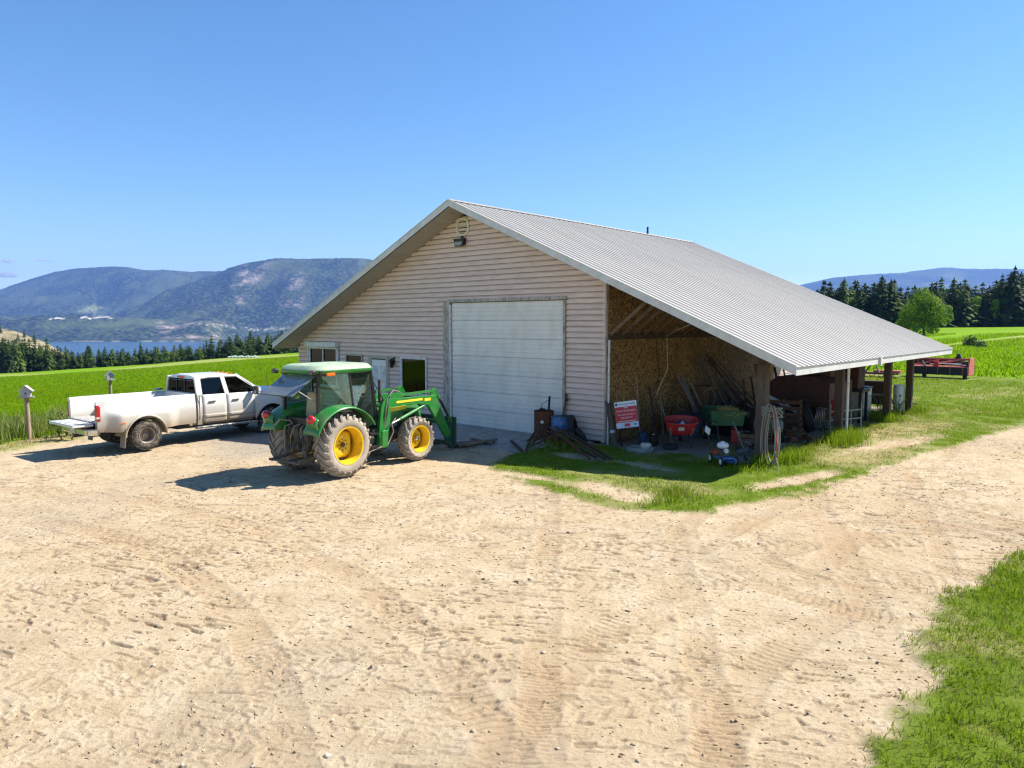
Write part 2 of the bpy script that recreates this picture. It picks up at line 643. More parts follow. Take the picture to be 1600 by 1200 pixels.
def yard_detail(X, Y, full=True):
    """height of the pressed and scuffed dirt and a tone field (numpy)"""
    h = (fbm(X * .35, Y * .35, 41, 3) - .5) * .05 + (fbm(X * 2.2, Y * 2.2, 42, 4) - .5) * .022
    tone = np.full(X.shape, .5)
    lugs = np.zeros(X.shape)
    for kind, x0, y0, x1, y1, w, lug, dep, amt in tracks():
        if kind == 'l':
            ex, ey = x1 - x0, y1 - y0
            ll = math.hypot(ex, ey)
            t = ((X - x0) * ex + (Y - y0) * ey) / ll
            d = ((X - x0) * ey - (Y - y0) * ex) / ll
            ends = sstep(-.2, .8, t) * sstep(ll + .2, ll - .8, t)
        else:
            dx, dy = X - x0, Y - y0
            rr = np.sqrt(dx * dx + dy * dy)
            d = rr - x1
            t = np.arctan2(dy, dx) * x1
            ends = 1.0
        d = d + (vnoise(X * .7, Y * .7, int(w * 1000)) - .5) * .12
        inside = sstep(w / 2 + .05, w / 2 - .03, np.abs(d)) * ends
        broken = sstep(.46, .66, vnoise(X * 1.9, Y * 1.9, int(abs(x0) * 37 + abs(y0) * 11) % 97))
        k = inside * amt
        ph = t / lug + np.abs(d) * (2.2 if lug > .12 else 1.2) + (vnoise(X * 3, Y * 3, 77) - .5) * .5
        fr = ph - np.floor(ph)
        mark = sstep(.10, .17, fr) * sstep(.46, .36, fr)
        if lug > .12:
            mark = mark * sstep(.02, .05, np.abs(d))
        h = h - k * (0.002 + dep * (.50 if lug > .12 else .6) * mark * broken)
        if lug <= .12:
            tone = tone + k * .22 * ends * sstep(.3, .6, vnoise(X * .8, Y * .8, 15))
            h = h - k * .005 * sstep(w / 2, w / 4, np.abs(d)) + .006 * sstep(w / 2 + .14, w / 2 + .03, np.abs(d)) * (1 - inside) * ends
        lugs = np.maximum(lugs, k * mark * broken * .7)
    # crumbs and dashes the tyres threw up
    ang = -0.22 + (vnoise(X * .12, Y * .12, 66) - .5) * .5
    ux, uy = X * np.cos(ang) + Y * np.sin(ang), -X * np.sin(ang) + Y * np.cos(ang)
    wx = ux + (vnoise(X * .8, Y * .8, 5) - .5) * 1.2
    dash = vnoise(wx * 6.0, uy * 21, 61)
    dens = sstep(.38, .62, fbm(X * .45, Y * .45, 62, 3))
    dash2 = vnoise(X * 7.5 + 3, Y * 13 + uy * 4, 67)
    dm = np.maximum(sstep(.73, .77, dash) * (.25 + .75 * dens), sstep(.80, .84, dash2) * .8 * sstep(.4, .6, fbm(X * .6, Y * .6, 68, 3)))
    h = h - dm * .026 + sstep(.62, .70, dash) * sstep(.76, .71, dash) * .007
    crumb = vnoise(X * 22, Y * 22, 63)
    h = h + sstep(.72, .9, crumb) * .008 * sstep(.35, .7, vnoise(X * 1.3, Y * 1.3, 64))
    return h, np.clip(tone, 0, 1), np.maximum(lugs, dm)

def px_of(X, Y, Z):
    vz = Y * CP - (Z - CAM_H) * SP
    vz = np.maximum(vz, .1)
    return 800 + FOC * X / vz, 600 - FOC * (Y * SP + (Z - CAM_H) * CP) / vz

# -------------------------------- ground materials
def ground_material():
    m, nt, out = nodes_of('ground')
    k = NT(nt)
    pos = k.n('ShaderNodeNewGeometry').outputs['Position']
    big = k.noise(pos, .22, 4, .55)
    mid = k.noise(pos, 1.6, 6, .62)
    fine = k.noise(pos, 19, 7, .72)
    grit = k.noise(pos, 110, 3, .7)
    dirt = k.ramp(mid, [(.28, (.395, .30, .185)), (.5, (.495, .39, .255)), (.72, (.57, .47, .335))])
    dirt = k.mix(k.math('MULTIPLY', k.ramp(big, [(.42, 0), (.62, 1)]), .40), dirt, (.43, .315, .19))
    dirt = k.mix(k.math('MULTIPLY', k.ramp(fine, [(.5, 0), (.64, 1)]), .62), dirt, (.27, .195, .125))
    dirt = k.mix(k.math('MULTIPLY', k.ramp(grit, [(.58, 0), (.68, 1)]), .5), dirt, (.56, .48, .38))
    dirt = k.mix(k.math('MULTIPLY', k.attr('lug'), .62), dirt, (.19, .13, .08))
    dirt = k.mix(k.math('MULTIPLY', k.math('SUBTRACT', k.attr('tone'), .5, True), 1.75, True), dirt, (.40, .285, .17))
    gravel = k.ramp(fine, [(.35, (.16, .14, .12)), (.5, (.29, .255, .21)), (.68, (.42, .38, .32))])
    dirt = k.mix(k.math('MULTIPLY', k.attr('gravel'), .85), dirt, gravel)
    soil = k.ramp(mid, [(.3, (.085, .125, .012)), (.55, (.13, .185, .02)), (.75, (.20, .21, .05))])
    dry = k.ramp(fine, [(.35, (.26, .21, .09)), (.65, (.45, .37, .20))])
    c = k.mix(k.attr('grass'), dirt, soil)
    c = k.mix(k.attr('dry'), c, dry)
    cropc = k.ramp(k.math('ADD', k.math('MULTIPLY', k.noise(pos, .9, 6, .7), .5), k.math('MULTIPLY', k.noise(k.map(pos, (.02, .07, 1), (0, 0, .5)), 1.0, 5, .6), .5)), [(.3, (.11, .205, .003)), (.55, (.15, .27, .003)), (.75, (.20, .32, .008))])
    c = k.mix(k.attr('crop'), c, cropc)
    mown = k.ramp(k.noise(pos, .25, 5, .65), [(.3, (.16, .24, .03)), (.55, (.27, .30, .08)), (.75, (.36, .36, .13))])
    c = k.mix(k.attr('mown'), c, mown)
    hill = k.ramp(k.noise(pos, .02, 5, .7), [(.35, (.035, .055, .02)), (.55, (.10, .11, .045)), (.7, (.27, .23, .12))])
    c = k.mix(k.attr('wild'), c, hill)
    h = k.math('ADD', k.math('MULTIPLY', fine, .7), k.math('MULTIPLY', grit, .3))
    nrm = k.bump(h, 1.0, .03)
    k.bsdf(out, c, .92, 0, nrm, .05)
    return m

GROUND_MAT = ground_material()

def fan(u, Y):
    U, YY = np.meshgrid(u, Y)
    n, mm = len(Y), len(u)
    idx = np.arange(n * mm).reshape(n, mm)
    q = np.stack([idx[:-1, :-1], idx[:-1, 1:], idx[1:, 1:], idx[1:, :-1]], -1).reshape(-1, 4)
    return (U * YY).ravel(), YY.ravel(), q

def set_ground_attrs(me, X, Y, Z, near):
    lx, ly, ga, verge, crop = masks(X, Y)
    n = fbm(X * .6, Y * .6, 19, 4)
    px, py = px_of(X, Y, Z)
    far = Y > 70
    grass = np.clip(np.maximum(ga, verge), 0, 1)
    dry = np.clip(sstep(.54, .70, n) * .45 * grass + verge * (1 - crop) * .55, 0, 1) * (1 - crop)
    # yellow worn strip beside the posts
    strip = sstep(1.6, .3, np.abs(lx - 6.0 - (n - .5) * 2)) * sstep(0, 2, ly) * sstep(14, 9, ly)
    dry = np.maximum(dry, strip * grass * .85)
    gravel = sstep(.5, .75, fbm(X * .5, Y * .5, 23, 3)) * .2
    gravel = np.maximum(gravel, sstep(-4.5, -6.5, lx) * sstep(-12.5, -11.8, lx) * sstep(-9, -7, ly + .25 * (lx + 8)) * .9)
    gravel = np.maximum(gravel, sstep(-.1, .2, lx) * sstep(4.9, 4.6, lx) * sstep(-.6, .2, ly) * sstep(17, 16, ly))
    left = px < 760
    band_lo = np.interp(px, [-200, 0, 120, 250, 380, 520], [593, 588, 586, 577, 569, 562])
    band_hi = np.interp(px, [-200, 0, 120, 250, 330, 430, 520], [589, 586, 583, 570, 562, 556, 553])
    mown = sstep(2.2, 0, py - band_lo) * sstep(-1.5, .5, py - band_hi) * far * left
    path = np.interp(px, [1440, 1500, 1600, 1700], [547, 537, 526, 520])
    mown = np.maximum(mown, sstep(2.6, .8, np.abs(py - path)) * far * (px > 1400) * .9)
    crop = np.where(far, 1.0, crop)
    wild = sstep(280, 330, Y)
    for nm, vals in (('grass', grass), ('dry', dry), ('crop', crop), ('mown', mown), ('gravel', gravel), ('wild', wild)):
        attr(me, nm, vals)
    return grass, crop, verge

# far sheet, from behind the camera to the mountains' foot
uu = np.concatenate([np.linspace(-1.0, -.72, 18)[:-1], np.linspace(-.72, .72, 420), np.linspace(.72, 1.0, 18)[1:]])
yy = np.concatenate([[-60, -10, 1.0, 2.0, 3.0, 4.0], np.geomspace(5, 400, 330), np.geomspace(420, 12800, 60)])
X, Y, Q = fan(uu, yy)
side = np.where(Y < 4, np.interp(X / np.where(np.abs(Y) < 1e-6, 1, Y), [-1, 1], [-1, 1]), 0)
U2 = np.tile(uu, len(yy))
X = np.where(Y < 4, U2 * 60, X)
X = np.where((Y >= 4) & (Y < 60), U2 * np.maximum(Y, 60), X)
Z = terrain(X, Y)
def near_zone(X, Y):
    u = X / np.maximum(Y, .5)
    return sstep(.86, .82, np.abs(u)) * sstep(3.6, 4.2, Y) * sstep(46, 43, Y)
Zf = Z - .14 * near_zone(X, Y)
me = np_mesh('ground', np.stack([X, Y, Zf], 1), Q, GROUND_MAT, True)
set_ground_attrs(me, X, Y, Z, False)
attr(me, 'tone', np.full(len(X), .5)); attr(me, 'lug', np.zeros(len(X)))
tag(link('ground', me), kind='structure')

# near sheet with the tracks pressed into it
un = np.linspace(-.86, .86, 760)
yn = np.geomspace(3.6, 46, 1150)
X, Y, Q = fan(un, yn)
Z = terrain(X, Y)
h, tone, lug = yard_detail(X, Y)
me = bpy.data.meshes.new('tmp'); bpy.data.meshes.remove(me)
lx_, ly_, ga_, ve_, cr_ = masks(X, Y)
bare = 1 - np.clip(np.maximum(ga_, ve_), 0, 1)
under = sstep(.15, -.1, lx_) * sstep(-16.4, -16.1, lx_) * sstep(-.1, .1, ly_)          # below the barn floor
rough_grass = (fbm(X * 3, Y * 3, 91, 3) - .5) * .05
lean = sstep(-.1, .2, lx_) * sstep(4.9, 4.6, lx_) * sstep(-.6, .2, ly_)
apron = sstep(-7.4, -7.1, lx_) * sstep(-.3, -.7, lx_) * sstep(-3.2, -2.9, ly_) * sstep(.5, 0, ly_)
h = h * bare * (1 - .8 * lean) * (1 - .9 * apron) + rough_grass * (1 - bare) + .03 * (1 - bare)
edge = near_zone(X, Y)
Zn = Z + h * edge - .10 * (1 - sstep(0.0, .6, edge)) - under * .1
me = np_mesh('yard', np.stack([X, Y, Zn], 1), Q, GROUND_MAT, True)
set_ground_attrs(me, X, Y, Z, True)
attr(me, 'tone', tone); attr(me, 'lug', lug * bare)
tag(link('yard', me), kind='structure')
_ny, _nu = len(yn), len(un)
NEAR_Z = Zn.reshape(_ny, _nu)

def ground_z(x, y):
    """height of the near sheet at points (numpy)"""
    x = np.asarray(x, float); y = np.asarray(y, float)
    fy = np.clip(np.log(np.maximum(y, 3.61) / 3.6) / math.log(46 / 3.6) * (_ny - 1), 0, _ny - 1.001)
    fu = np.clip((x / np.maximum(y, .1) + .86) / 1.72 * (_nu - 1), 0, _nu - 1.001)
    iy, iu = fy.astype(int), fu.astype(int)
    a, b = fy - iy, fu - iu
    z = NEAR_Z[iy, iu] * (1 - a) * (1 - b) + NEAR_Z[iy + 1, iu] * a * (1 - b) + NEAR_Z[iy, iu + 1] * (1 - a) * b + NEAR_Z[iy + 1, iu + 1] * a * b
    return np.where((y > 45) | (y < 3.7) | (np.abs(x / np.maximum(y, .1)) > .85), terrain(x, y), z)

def gz(p):
    return float(ground_z(p[0], p[1]))

# -------------------------------- lake, hills, mountains
m, nt, out = nodes_of('lake_water')
k = NT(nt)
nz = k.noise(k.map(k.coord(), (.02, .004, 1)), 1.0, 5, .6)
k.bsdf(out, k.ramp(nz, [(.35, (.02, .055, .10)), (.65, (.035, .085, .15))]), .22, 0, k.bump(k.noise(k.coord(), .12, 3), .25, .3), .5)
lk = MB().add([(-9000, 900, -108), (2500, 900, -108), (2500, 4700, -108), (-9000, 4700, -108)], [(0, 1, 2, 3)])
tag(lk.build('lake', m), kind='structure')

def forest_material(name, rock=1.0, clearing=False):
    m, nt, out = nodes_of(name)
    k = NT(nt)
    pos = k.n('ShaderNodeNewGeometry').outputs['Position']
    vor = k.n('ShaderNodeTexVoronoi')
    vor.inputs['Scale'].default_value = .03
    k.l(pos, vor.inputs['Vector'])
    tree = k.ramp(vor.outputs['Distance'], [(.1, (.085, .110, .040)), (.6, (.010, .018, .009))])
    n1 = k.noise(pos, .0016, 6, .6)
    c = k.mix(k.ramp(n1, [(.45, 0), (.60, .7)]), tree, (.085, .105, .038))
    n2 = k.noise(k.map(pos, (1, 1, .55)), .0032, 8, .72)
    c = k.mix(k.math('MULTIPLY', k.attr('rock'), k.ramp(n2, [(.50, 0), (.60, 1)])), c, k.ramp(k.noise(pos, .02, 4), [(.3, (.20, .155, .13)), (.7, (.42, .34, .29))]))
    c = k.mix(k.attr('clear'), c, k.ramp(k.noise(pos, .006, 5), [(.35, (.10, .14, .05)), (.65, (.24, .25, .12))]))
    c = k.mix(k.attr('sand'), c, (.62, .56, .47))
    nrm = k.bump(vor.outputs['Distance'], .6, 12.0)
    k.bsdf(out, c, .95, 0, nrm, .05)
    return m

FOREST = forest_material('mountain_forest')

def zpx(py, Y):
    """height that shows at image row py when it stands at depth Y"""
    b = (600 - py) / FOC
    return CAM_H + Y * (-SP + b * CP) / (CP + b * SP)

pxs = np.linspace(-420, 1000, 520)
ys = np.concatenate([np.linspace(4480, 5600, 60), np.linspace(5620, 7600, 90), np.linspace(7650, 11000, 60)])
PX, YY = np.meshgrid(pxs, ys)
UX = (PX - 800) / FOC * CP
XX = UX * YY * 1.003
shore = np.interp(pxs, [-400, 1000], [4520, 4520])
foot = np.interp(pxs, [-420, 0, 60, 130, 200, 240, 290, 345, 380, 450, 600, 1000], [488, 492, 495, 496, 500, 506, 503, 506, 514, 512, 515, 512])
front = np.interp(pxs, [-420, 100, 160, 220, 280, 345, 362, 385, 405, 430, 470, 530, 560, 585, 640, 700, 800, 1000], [520, 512, 497, 478, 454, 426, 417, 409.5, 405.5, 403.5, 402.5, 402, 404, 407, 415, 425, 440, 470])
back = np.interp(pxs, [-420, -200, -60, 0, 30, 60, 90, 120, 150, 180, 205, 230, 290, 345, 420, 560, 1000], [500, 480, 462, 453, 443, 433, 424, 418, 416, 415.5, 417, 421, 424, 425, 432, 445, 470])
zs = np.zeros(PX.shape)
zfoot, zfront, zback = zpx(foot, 5300), zpx(front, 7200), zpx(back, 9600)
for i in range(len(pxs)):
    zv = min(zfoot[i] * .55 - 30, zfront[i] * .8)
    pts = [(4480, -125), (4540, -104), (4900, -104 + .62 * (zfoot[i] + 104)), (5300, zfoot[i]), (5650, zfoot[i] * .82 - 8)]
    if zfront[i] > zfoot[i]:
        pts += [(6400, zfoot[i] + .52 * (zfront[i] - zfoot[i])), (7000, zfoot[i] + .93 * (zfront[i] - zfoot[i])), (7200, zfront[i]), (7700, zfront[i] * .9)]
    else:
        pts += [(7200, zfront[i] * .5 + zfoot[i] * .5 - 40)]
    pts += [(8700, pts[-1][1] + .62 * (zback[i] - pts[-1][1])), (9600, zback[i]), (11000, zback[i] * .8)]
    zs[:, i] = np.interp(ys, [p[0] for p in pts], [p[1] for p in pts])
for _ in range(3):
    zs[1:-1] = (zs[:-2] + 2 * zs[1:-1] + zs[2:]) / 4
gul = fbm(XX * .0022, YY * .0011, 5, 5) - .5
rid = 1 - np.abs(fbm(XX * .0016 + 3, YY * .0007, 9, 4) - .5) * 4
slope_amt = sstep(4560, 5000, YY)
crest = 1 - .8 * np.maximum(np.exp(-((YY - 7200) / 260) ** 2), np.exp(-((YY - 9600) / 420) ** 2)) - .0
zs = zs + slope_amt * crest * (gul * 190 + rid * 60 - 30)
zs = zs + slope_amt * (fbm(XX * .03, YY * .03, 15, 3) - .5) * 14
# the bluff by the water
bl_ = sstep(232, 262, PX) * sstep(362, 335, PX) * sstep(4640, 4720, YY) * sstep(5350, 5200, YY)
zs = zs + bl_ * 16 * (fbm(XX * .012, YY * .006, 27, 4) - .3)
idx = np.arange(PX.size).reshape(PX.shape)
Q = np.stack([idx[:-1, :-1], idx[:-1, 1:], idx[1:, 1:], idx[1:, :-1]], -1).reshape(-1, 4)
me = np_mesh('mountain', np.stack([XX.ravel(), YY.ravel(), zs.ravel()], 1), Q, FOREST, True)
qx, qy = px_of(XX.ravel(), YY.ravel(), zs.ravel())
rock = np.maximum.reduce([sstep(30, 8, np.abs(qx - 392 + (qy - 430) * .6)) * sstep(455, 445, qy) * sstep(404, 412, qy) * .9,
                          sstep(26, 6, np.abs(qx - 455)) * sstep(490, 470, qy) * sstep(420, 435, qy),
                          sstep(40, 10, np.abs(qx - 355)) * sstep(482, 470, qy) * sstep(455, 462, qy) * .9,
                          sstep(235, 262, qx) * sstep(365, 345, qx) * sstep(500, 506, qy) * sstep(531, 526, qy) * 1.0]).ravel() * (YY.ravel() < 7500)
attr(me, 'rock', rock)
clr = sstep(0, 5, qy - 474 - np.abs(qx - 148) * .33) * sstep(491, 487, qy) * sstep(115, 125, qx) * sstep(180, 172, qx)
attr(me, 'clear', clr * .9 * sstep(.2, .45, vnoise(qx * .15, qy * .4, 58)))
san = sstep(1.5, .4, np.abs(qy - 497.0 + .02 * (qx - 120) + (vnoise(qx * .12, qy * 0, 51) - .5) * 3)) * sstep(.22, .4, vnoise(qx * .25, qy * .5, 52)) * np.maximum(sstep(73, 77, qx) * sstep(103, 98, qx), sstep(124, 128, qx) * sstep(178, 172, qx))
shoreline = sstep(2.0, .8, np.abs(qy - 533.5)) * sstep(.45, .6, vnoise(qx * .12, qy * 0 + 3.0, 4)) * sstep(100, 140, qx) * .3
crestrock = sstep(3, 1, np.abs(qy - np.interp(qx, [280, 345, 400, 445], [505, 508, 516, 513]))) * sstep(290, 310, qx) * sstep(460, 440, qx) * sstep(.5, .7, vnoise(qx * .35, qy * .9, 6)) * .4
attr(me, 'sand', np.clip(np.maximum.reduce([san, shoreline, crestrock]), 0, 1))
tag(link('mountain', me), kind='structure')

# distant range on the right
pxs = np.linspace(1000, 1880, 220)
ys = np.linspace(8000, 12600, 60)
PX, YY = np.meshgrid(pxs, ys)
XX = (PX - 800) / FOC * CP * YY * 1.003
prof = np.interp(pxs, [1000, 1180, 1250, 1275, 1300, 1340, 1370, 1400, 1430, 1470, 1500, 1540, 1600, 1700, 2000], [470, 458, 443.5, 438, 433, 429, 427.5, 426, 422, 417.5, 419.5, 419, 420, 428, 460])
zt = zpx(prof, 12000)
T = np.clip((YY - 8000) / 4000, 0, 1)
zs = -20 + (zt + 20) * (.15 * T + .85 * T ** 1.6)
zs = np.where(YY > 12000, zs * .96, zs) + (1 - T * .85) * (fbm(XX * .0018, YY * .0008, 53, 5) - .5) * 220 + (fbm(XX * .02, YY * .02, 54, 3) - .5) * 18
idx = np.arange(PX.size).reshape(PX.shape)
Q = np.stack([idx[:-1, :-1], idx[:-1, 1:], idx[1:, 1:], idx[1:, :-1]], -1).reshape(-1, 4)
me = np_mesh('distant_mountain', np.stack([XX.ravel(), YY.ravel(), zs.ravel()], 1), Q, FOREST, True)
attr(me, 'rock', np.zeros(PX.size)); attr(me, 'clear', sstep(.6, .7, fbm(XX.ravel() * .002, YY.ravel() * .002, 71, 3)) * .5); attr(me, 'sand', np.zeros(PX.size))
tag(link('distant_mountain', me), kind='structure')

# dry hill at the far left, above the trees
pxs = np.linspace(-260, 130, 90)
ys = np.linspace(900, 1500, 40)
PX, YY = np.meshgrid(pxs, ys)
XX = (PX - 800) / FOC * CP * YY
prof = np.interp(pxs, [-260, -100, 0, 20, 40, 60, 75, 95, 130], [502, 506, 513.5, 516, 522, 530, 537, 548, 566])
zt = zpx(prof, 1250)
T = np.clip((YY - 900) / 350, 0, 1)
zs = np.where(YY <= 1250, -75 + (zt + 75) * (.3 * T + .7 * T ** 1.3), zt - (YY - 1250) * .25) + (fbm(XX * .02, YY * .02, 83, 4) - .5) * 8
idx = np.arange(PX.size).reshape(PX.shape)
Q = np.stack([idx[:-1, :-1], idx[:-1, 1:], idx[1:, 1:], idx[1:, :-1]], -1).reshape(-1, 4)
m, nt, out = nodes_of('dry_hillside')
k = NT(nt)
pos = k.n('ShaderNodeNewGeometry').outputs['Position']
c = k.ramp(k.noise(pos, .05, 6, .7), [(.36, (.06, .075, .03)), (.5, (.24, .20, .10)), (.7, (.36, .30, .18))])
k.bsdf(out, c, .95, 0, k.bump(k.noise(pos, .2, 5), .8, 2.0), .05)
me = np_mesh('hill', np.stack([XX.ravel(), YY.ravel(), zs.ravel()], 1), Q, m, True)
tag(link('hill', me), kind='structure')
HILL = (pxs, ys, zs)

# haze over everything from the yard to the mountains
m, nt, out = nodes_of('haze')
k = NT(nt)
pv = k.n('ShaderNodeVolumePrincipled')
pv.inputs['Color'].default_value = (.22, .42, 1.0, 1)
pv.inputs['Density'].default_value = 6.2e-5
pv.inputs['Anisotropy'].default_value = 0.1
k.l(pv.outputs[0], out.inputs['Volume'])
tag(MB().box((0, 6550, 430), (25800, 13300, 1120)).build('haze', m), kind='stuff')

# thin clouds low over the mountains, beyond the haze
cm, nt, out = nodes_of('cloud')
k = NT(nt)
cv = k.n('ShaderNodeVolumePrincipled')
cv.inputs['Color'].default_value = (1, 1, 1, 1)
cv.inputs['Density'].default_value = .006
cv.inputs['Anisotropy'].default_value = .2
k.l(cv.outputs[0], out.inputs['Volume'])
for (px, py, w_, h_) in ((14, 408, 34, 7), (16, 430, 40, 8), (76, 407, 22, 6), (216, 416, 14, 6)):
    mb = MB()
    Yc = 21000
    for q in range(9):
        t = (q - 4) / 4.0
        r_ = w_ / FOC * Yc * .18 * (1 - .5 * abs(t)) * random.uniform(.7, 1.1)
        cx = (px - 800 + t * w_ * .5) / FOC * Yc
        mb.ball((cx, Yc + random.uniform(-200, 200), zpx(py + random.uniform(-1, 1), Yc)), r_, 12, 8, (1.5, 1, .62 * h_ / 7))
    tag(mb.build('cloud', cm, smooth=80), kind='stuff')
# ================================================================ BARN
M_SIDING = pbr('vinyl_siding', (.72, .545, .475), .55, 0, .07, 1.2, .06, 60, dirt=(.40, .29, .20), dirt_amt=.25, stretch=(.6, 1, 3), per_object=.045)
def shaded_laps(m, pitch, z0):
    """shade painted as a dark line where each board tucks below the one above"""
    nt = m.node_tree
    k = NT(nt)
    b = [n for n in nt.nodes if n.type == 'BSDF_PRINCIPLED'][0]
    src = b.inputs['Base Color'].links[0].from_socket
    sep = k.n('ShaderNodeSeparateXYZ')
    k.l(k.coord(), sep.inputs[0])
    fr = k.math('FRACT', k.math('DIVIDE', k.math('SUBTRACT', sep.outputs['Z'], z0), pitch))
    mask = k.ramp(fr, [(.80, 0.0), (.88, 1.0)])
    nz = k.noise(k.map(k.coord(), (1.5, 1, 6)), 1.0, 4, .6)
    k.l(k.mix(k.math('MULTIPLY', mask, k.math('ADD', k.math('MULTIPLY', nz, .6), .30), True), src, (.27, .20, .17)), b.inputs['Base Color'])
shaded_laps(M_SIDING, .1685, .06)  # lap shadow lines painted into the board colour
M_SHEATH = pbr('wall_sheathing', (.16, .13, .10), .9)
M_ROOF = pbr('galvanised_sheet', (.312, .30, .288), .55, .10, .06, .9, 0, 8, dirt=(.36, .335, .30), dirt_amt=.4, stretch=(.25, 1.5, 1), per_object=.05)
M_FASCIA = pbr('fascia_paint', (.60, .59, .58), .5, 0, .08, 1.5, dirt=(.33, .31, .28), dirt_amt=.25)
M_SOFFIT = pbr('soffit_paint', (.42, .37, .29), .6, 0, .08, 2)
M_WHITE = pbr('white_trim', (.70, .69, .66), .55, 0, .08, 3, .05, 40, dirt=(.30, .25, .2), dirt_amt=.5)
M_OLDTRIM = pbr('weathered_trim', (.47, .42, .36), .75, 0, .2, 5, .3, 50, dirt=(.17, .13, .1), dirt_amt=.7, stretch=(1, 1, .3))
M_DOORP = pbr('door_enamel', (.76, .72, .67), .45, 0, .06, .8, .05, 30, dirt=(.52, .47, .38), dirt_amt=.25, stretch=(1, 1, .6), per_object=.04)
M_POST = pbr('dark_timber', (.075, .047, .035), .85, 0, .3, 4, .4, 30, stretch=(3, 3, .3))
M_POSTL = pbr('weathered_timber', (.10, .072, .056), .85, 0, .3, 4, .4, 30, stretch=(3, 3, .3), dirt=(.07, .045, .03), dirt_amt=.6)
M_RAFTER = pbr('rafter_wood', (.15, .095, .055), .85, 0, .25, 3, .2, 30, stretch=(1, 1, 1))
M_BLACK = pbr('black_metal', (.02, .02, .022), .45, .2)
M_STEEL = pbr('bare_steel', (.42, .42, .43), .38, .85, .12)
M_WINGLASS = glass_mat('window_glass', (.03, .036, .036), .22, .015)
M_DARKROOM = pbr('dark_interior', (.02, .02, .02), .9)
M_CONC = pbr('concrete', (.36, .33, .30), .9, 0, .18, 1.6, .3, 60, dirt=(.18, .15, .12), dirt_amt=.6)

def osb_material():
    m, nt, out = nodes_of('strand_board')
    k = NT(nt)
    c0 = k.coord()
    oi = k.n('ShaderNodeObjectInfo').outputs['Random']
    add = k.n('ShaderNodeVectorMath', operation='ADD')
    k.l(c0, add.inputs[0])
    cx = k.n('ShaderNodeCombineXYZ')
    k.l(k.math('MULTIPLY', oi, 37.0), cx.inputs[1])
    k.l(cx.outputs[0], add.inputs[1])
    cols = []
    for i, (s, r) in enumerate((((1, 15, 44), .5), ((1, 40, 16), -.4), ((1, 20, 24), .9))):
        v = k.n('ShaderNodeTexVoronoi')
        v.inputs['Scale'].default_value = 1.0
        k.l(k.map(add.outputs[0], s, (r, 0, 0)), v.inputs['Vector'])
        cols.append(v.outputs['Color'])
    sep = k.n('ShaderNodeSeparateColor')
    k.l(k.mix(.5, k.mix(.5, cols[0], cols[1]), cols[2]), sep.inputs[0])
    c = k.ramp(sep.outputs[0], [(.25, (.10, .050, .020)), (.45, (.235, .130, .050)), (.6, (.34, .205, .082)), (.75, (.47, .32, .15))])
    big = k.noise(c0, .8, 5, .6)
    c = k.mix(k.ramp(big, [(.5, 0), (.75, .55)]), c, (.10, .06, .03))
    c = k.mix(1.0, c, k.ramp(oi, [(0, .75), (1, 1.15)]), 'MULTIPLY')
    k.bsdf(out, c, .75, 0, k.bump(sep.outputs[0], .3, .006), .3)
    return m
M_OSB = osb_material()

XW0, XW1 = -16.2, 0.0            # walls
XE0, XE1 = -16.75, 5.85          # eaves
XR, ZR, SL = -5.57, 7.53, .437   # ridge, its height, slope
Y0, Y1, YW = -.95, 15.45, 14.5   # roof ends, back wall
def zroof(x):
    return ZR - SL * abs(x - XR)

barn = thing('barn', 'large beige sided barn with metal gable roof, big white garage door and open lean-to', 'barn', BC, BROT)
core = MB()
core.prism([(XW0 + .06, .0), (XW1 - .03, .0), (XW1 - .03, zroof(XW1) - .3), (XR, ZR - .3), (XW0 + .06, zroof(XW0) - .3)], YW - .09, Matrix.Translation((0, YW, 0)) @ Matrix.Rotation(PI / 2, 4, 'X'))
core.build('wall', M_SHEATH, barn)

OPEN = [(-6.88, -1.42, -.1, 4.34), (-11.2, -9.93, -.1, 2.33), (-9.25, -7.72, .85, 2.30), (-15.5, -13.15, .85, 2.80), (-12.75, -11.55, .95, 2.33)]
P = .1685
k_ = 0
z = .06
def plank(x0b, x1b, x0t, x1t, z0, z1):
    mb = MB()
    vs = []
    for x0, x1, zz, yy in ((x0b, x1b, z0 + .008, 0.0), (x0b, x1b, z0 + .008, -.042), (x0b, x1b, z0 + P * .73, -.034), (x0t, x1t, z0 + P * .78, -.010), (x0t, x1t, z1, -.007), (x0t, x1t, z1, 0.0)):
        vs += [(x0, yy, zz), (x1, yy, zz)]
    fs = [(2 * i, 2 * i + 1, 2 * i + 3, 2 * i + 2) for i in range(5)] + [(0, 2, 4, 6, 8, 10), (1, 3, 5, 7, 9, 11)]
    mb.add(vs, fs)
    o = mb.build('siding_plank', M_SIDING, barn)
    return o
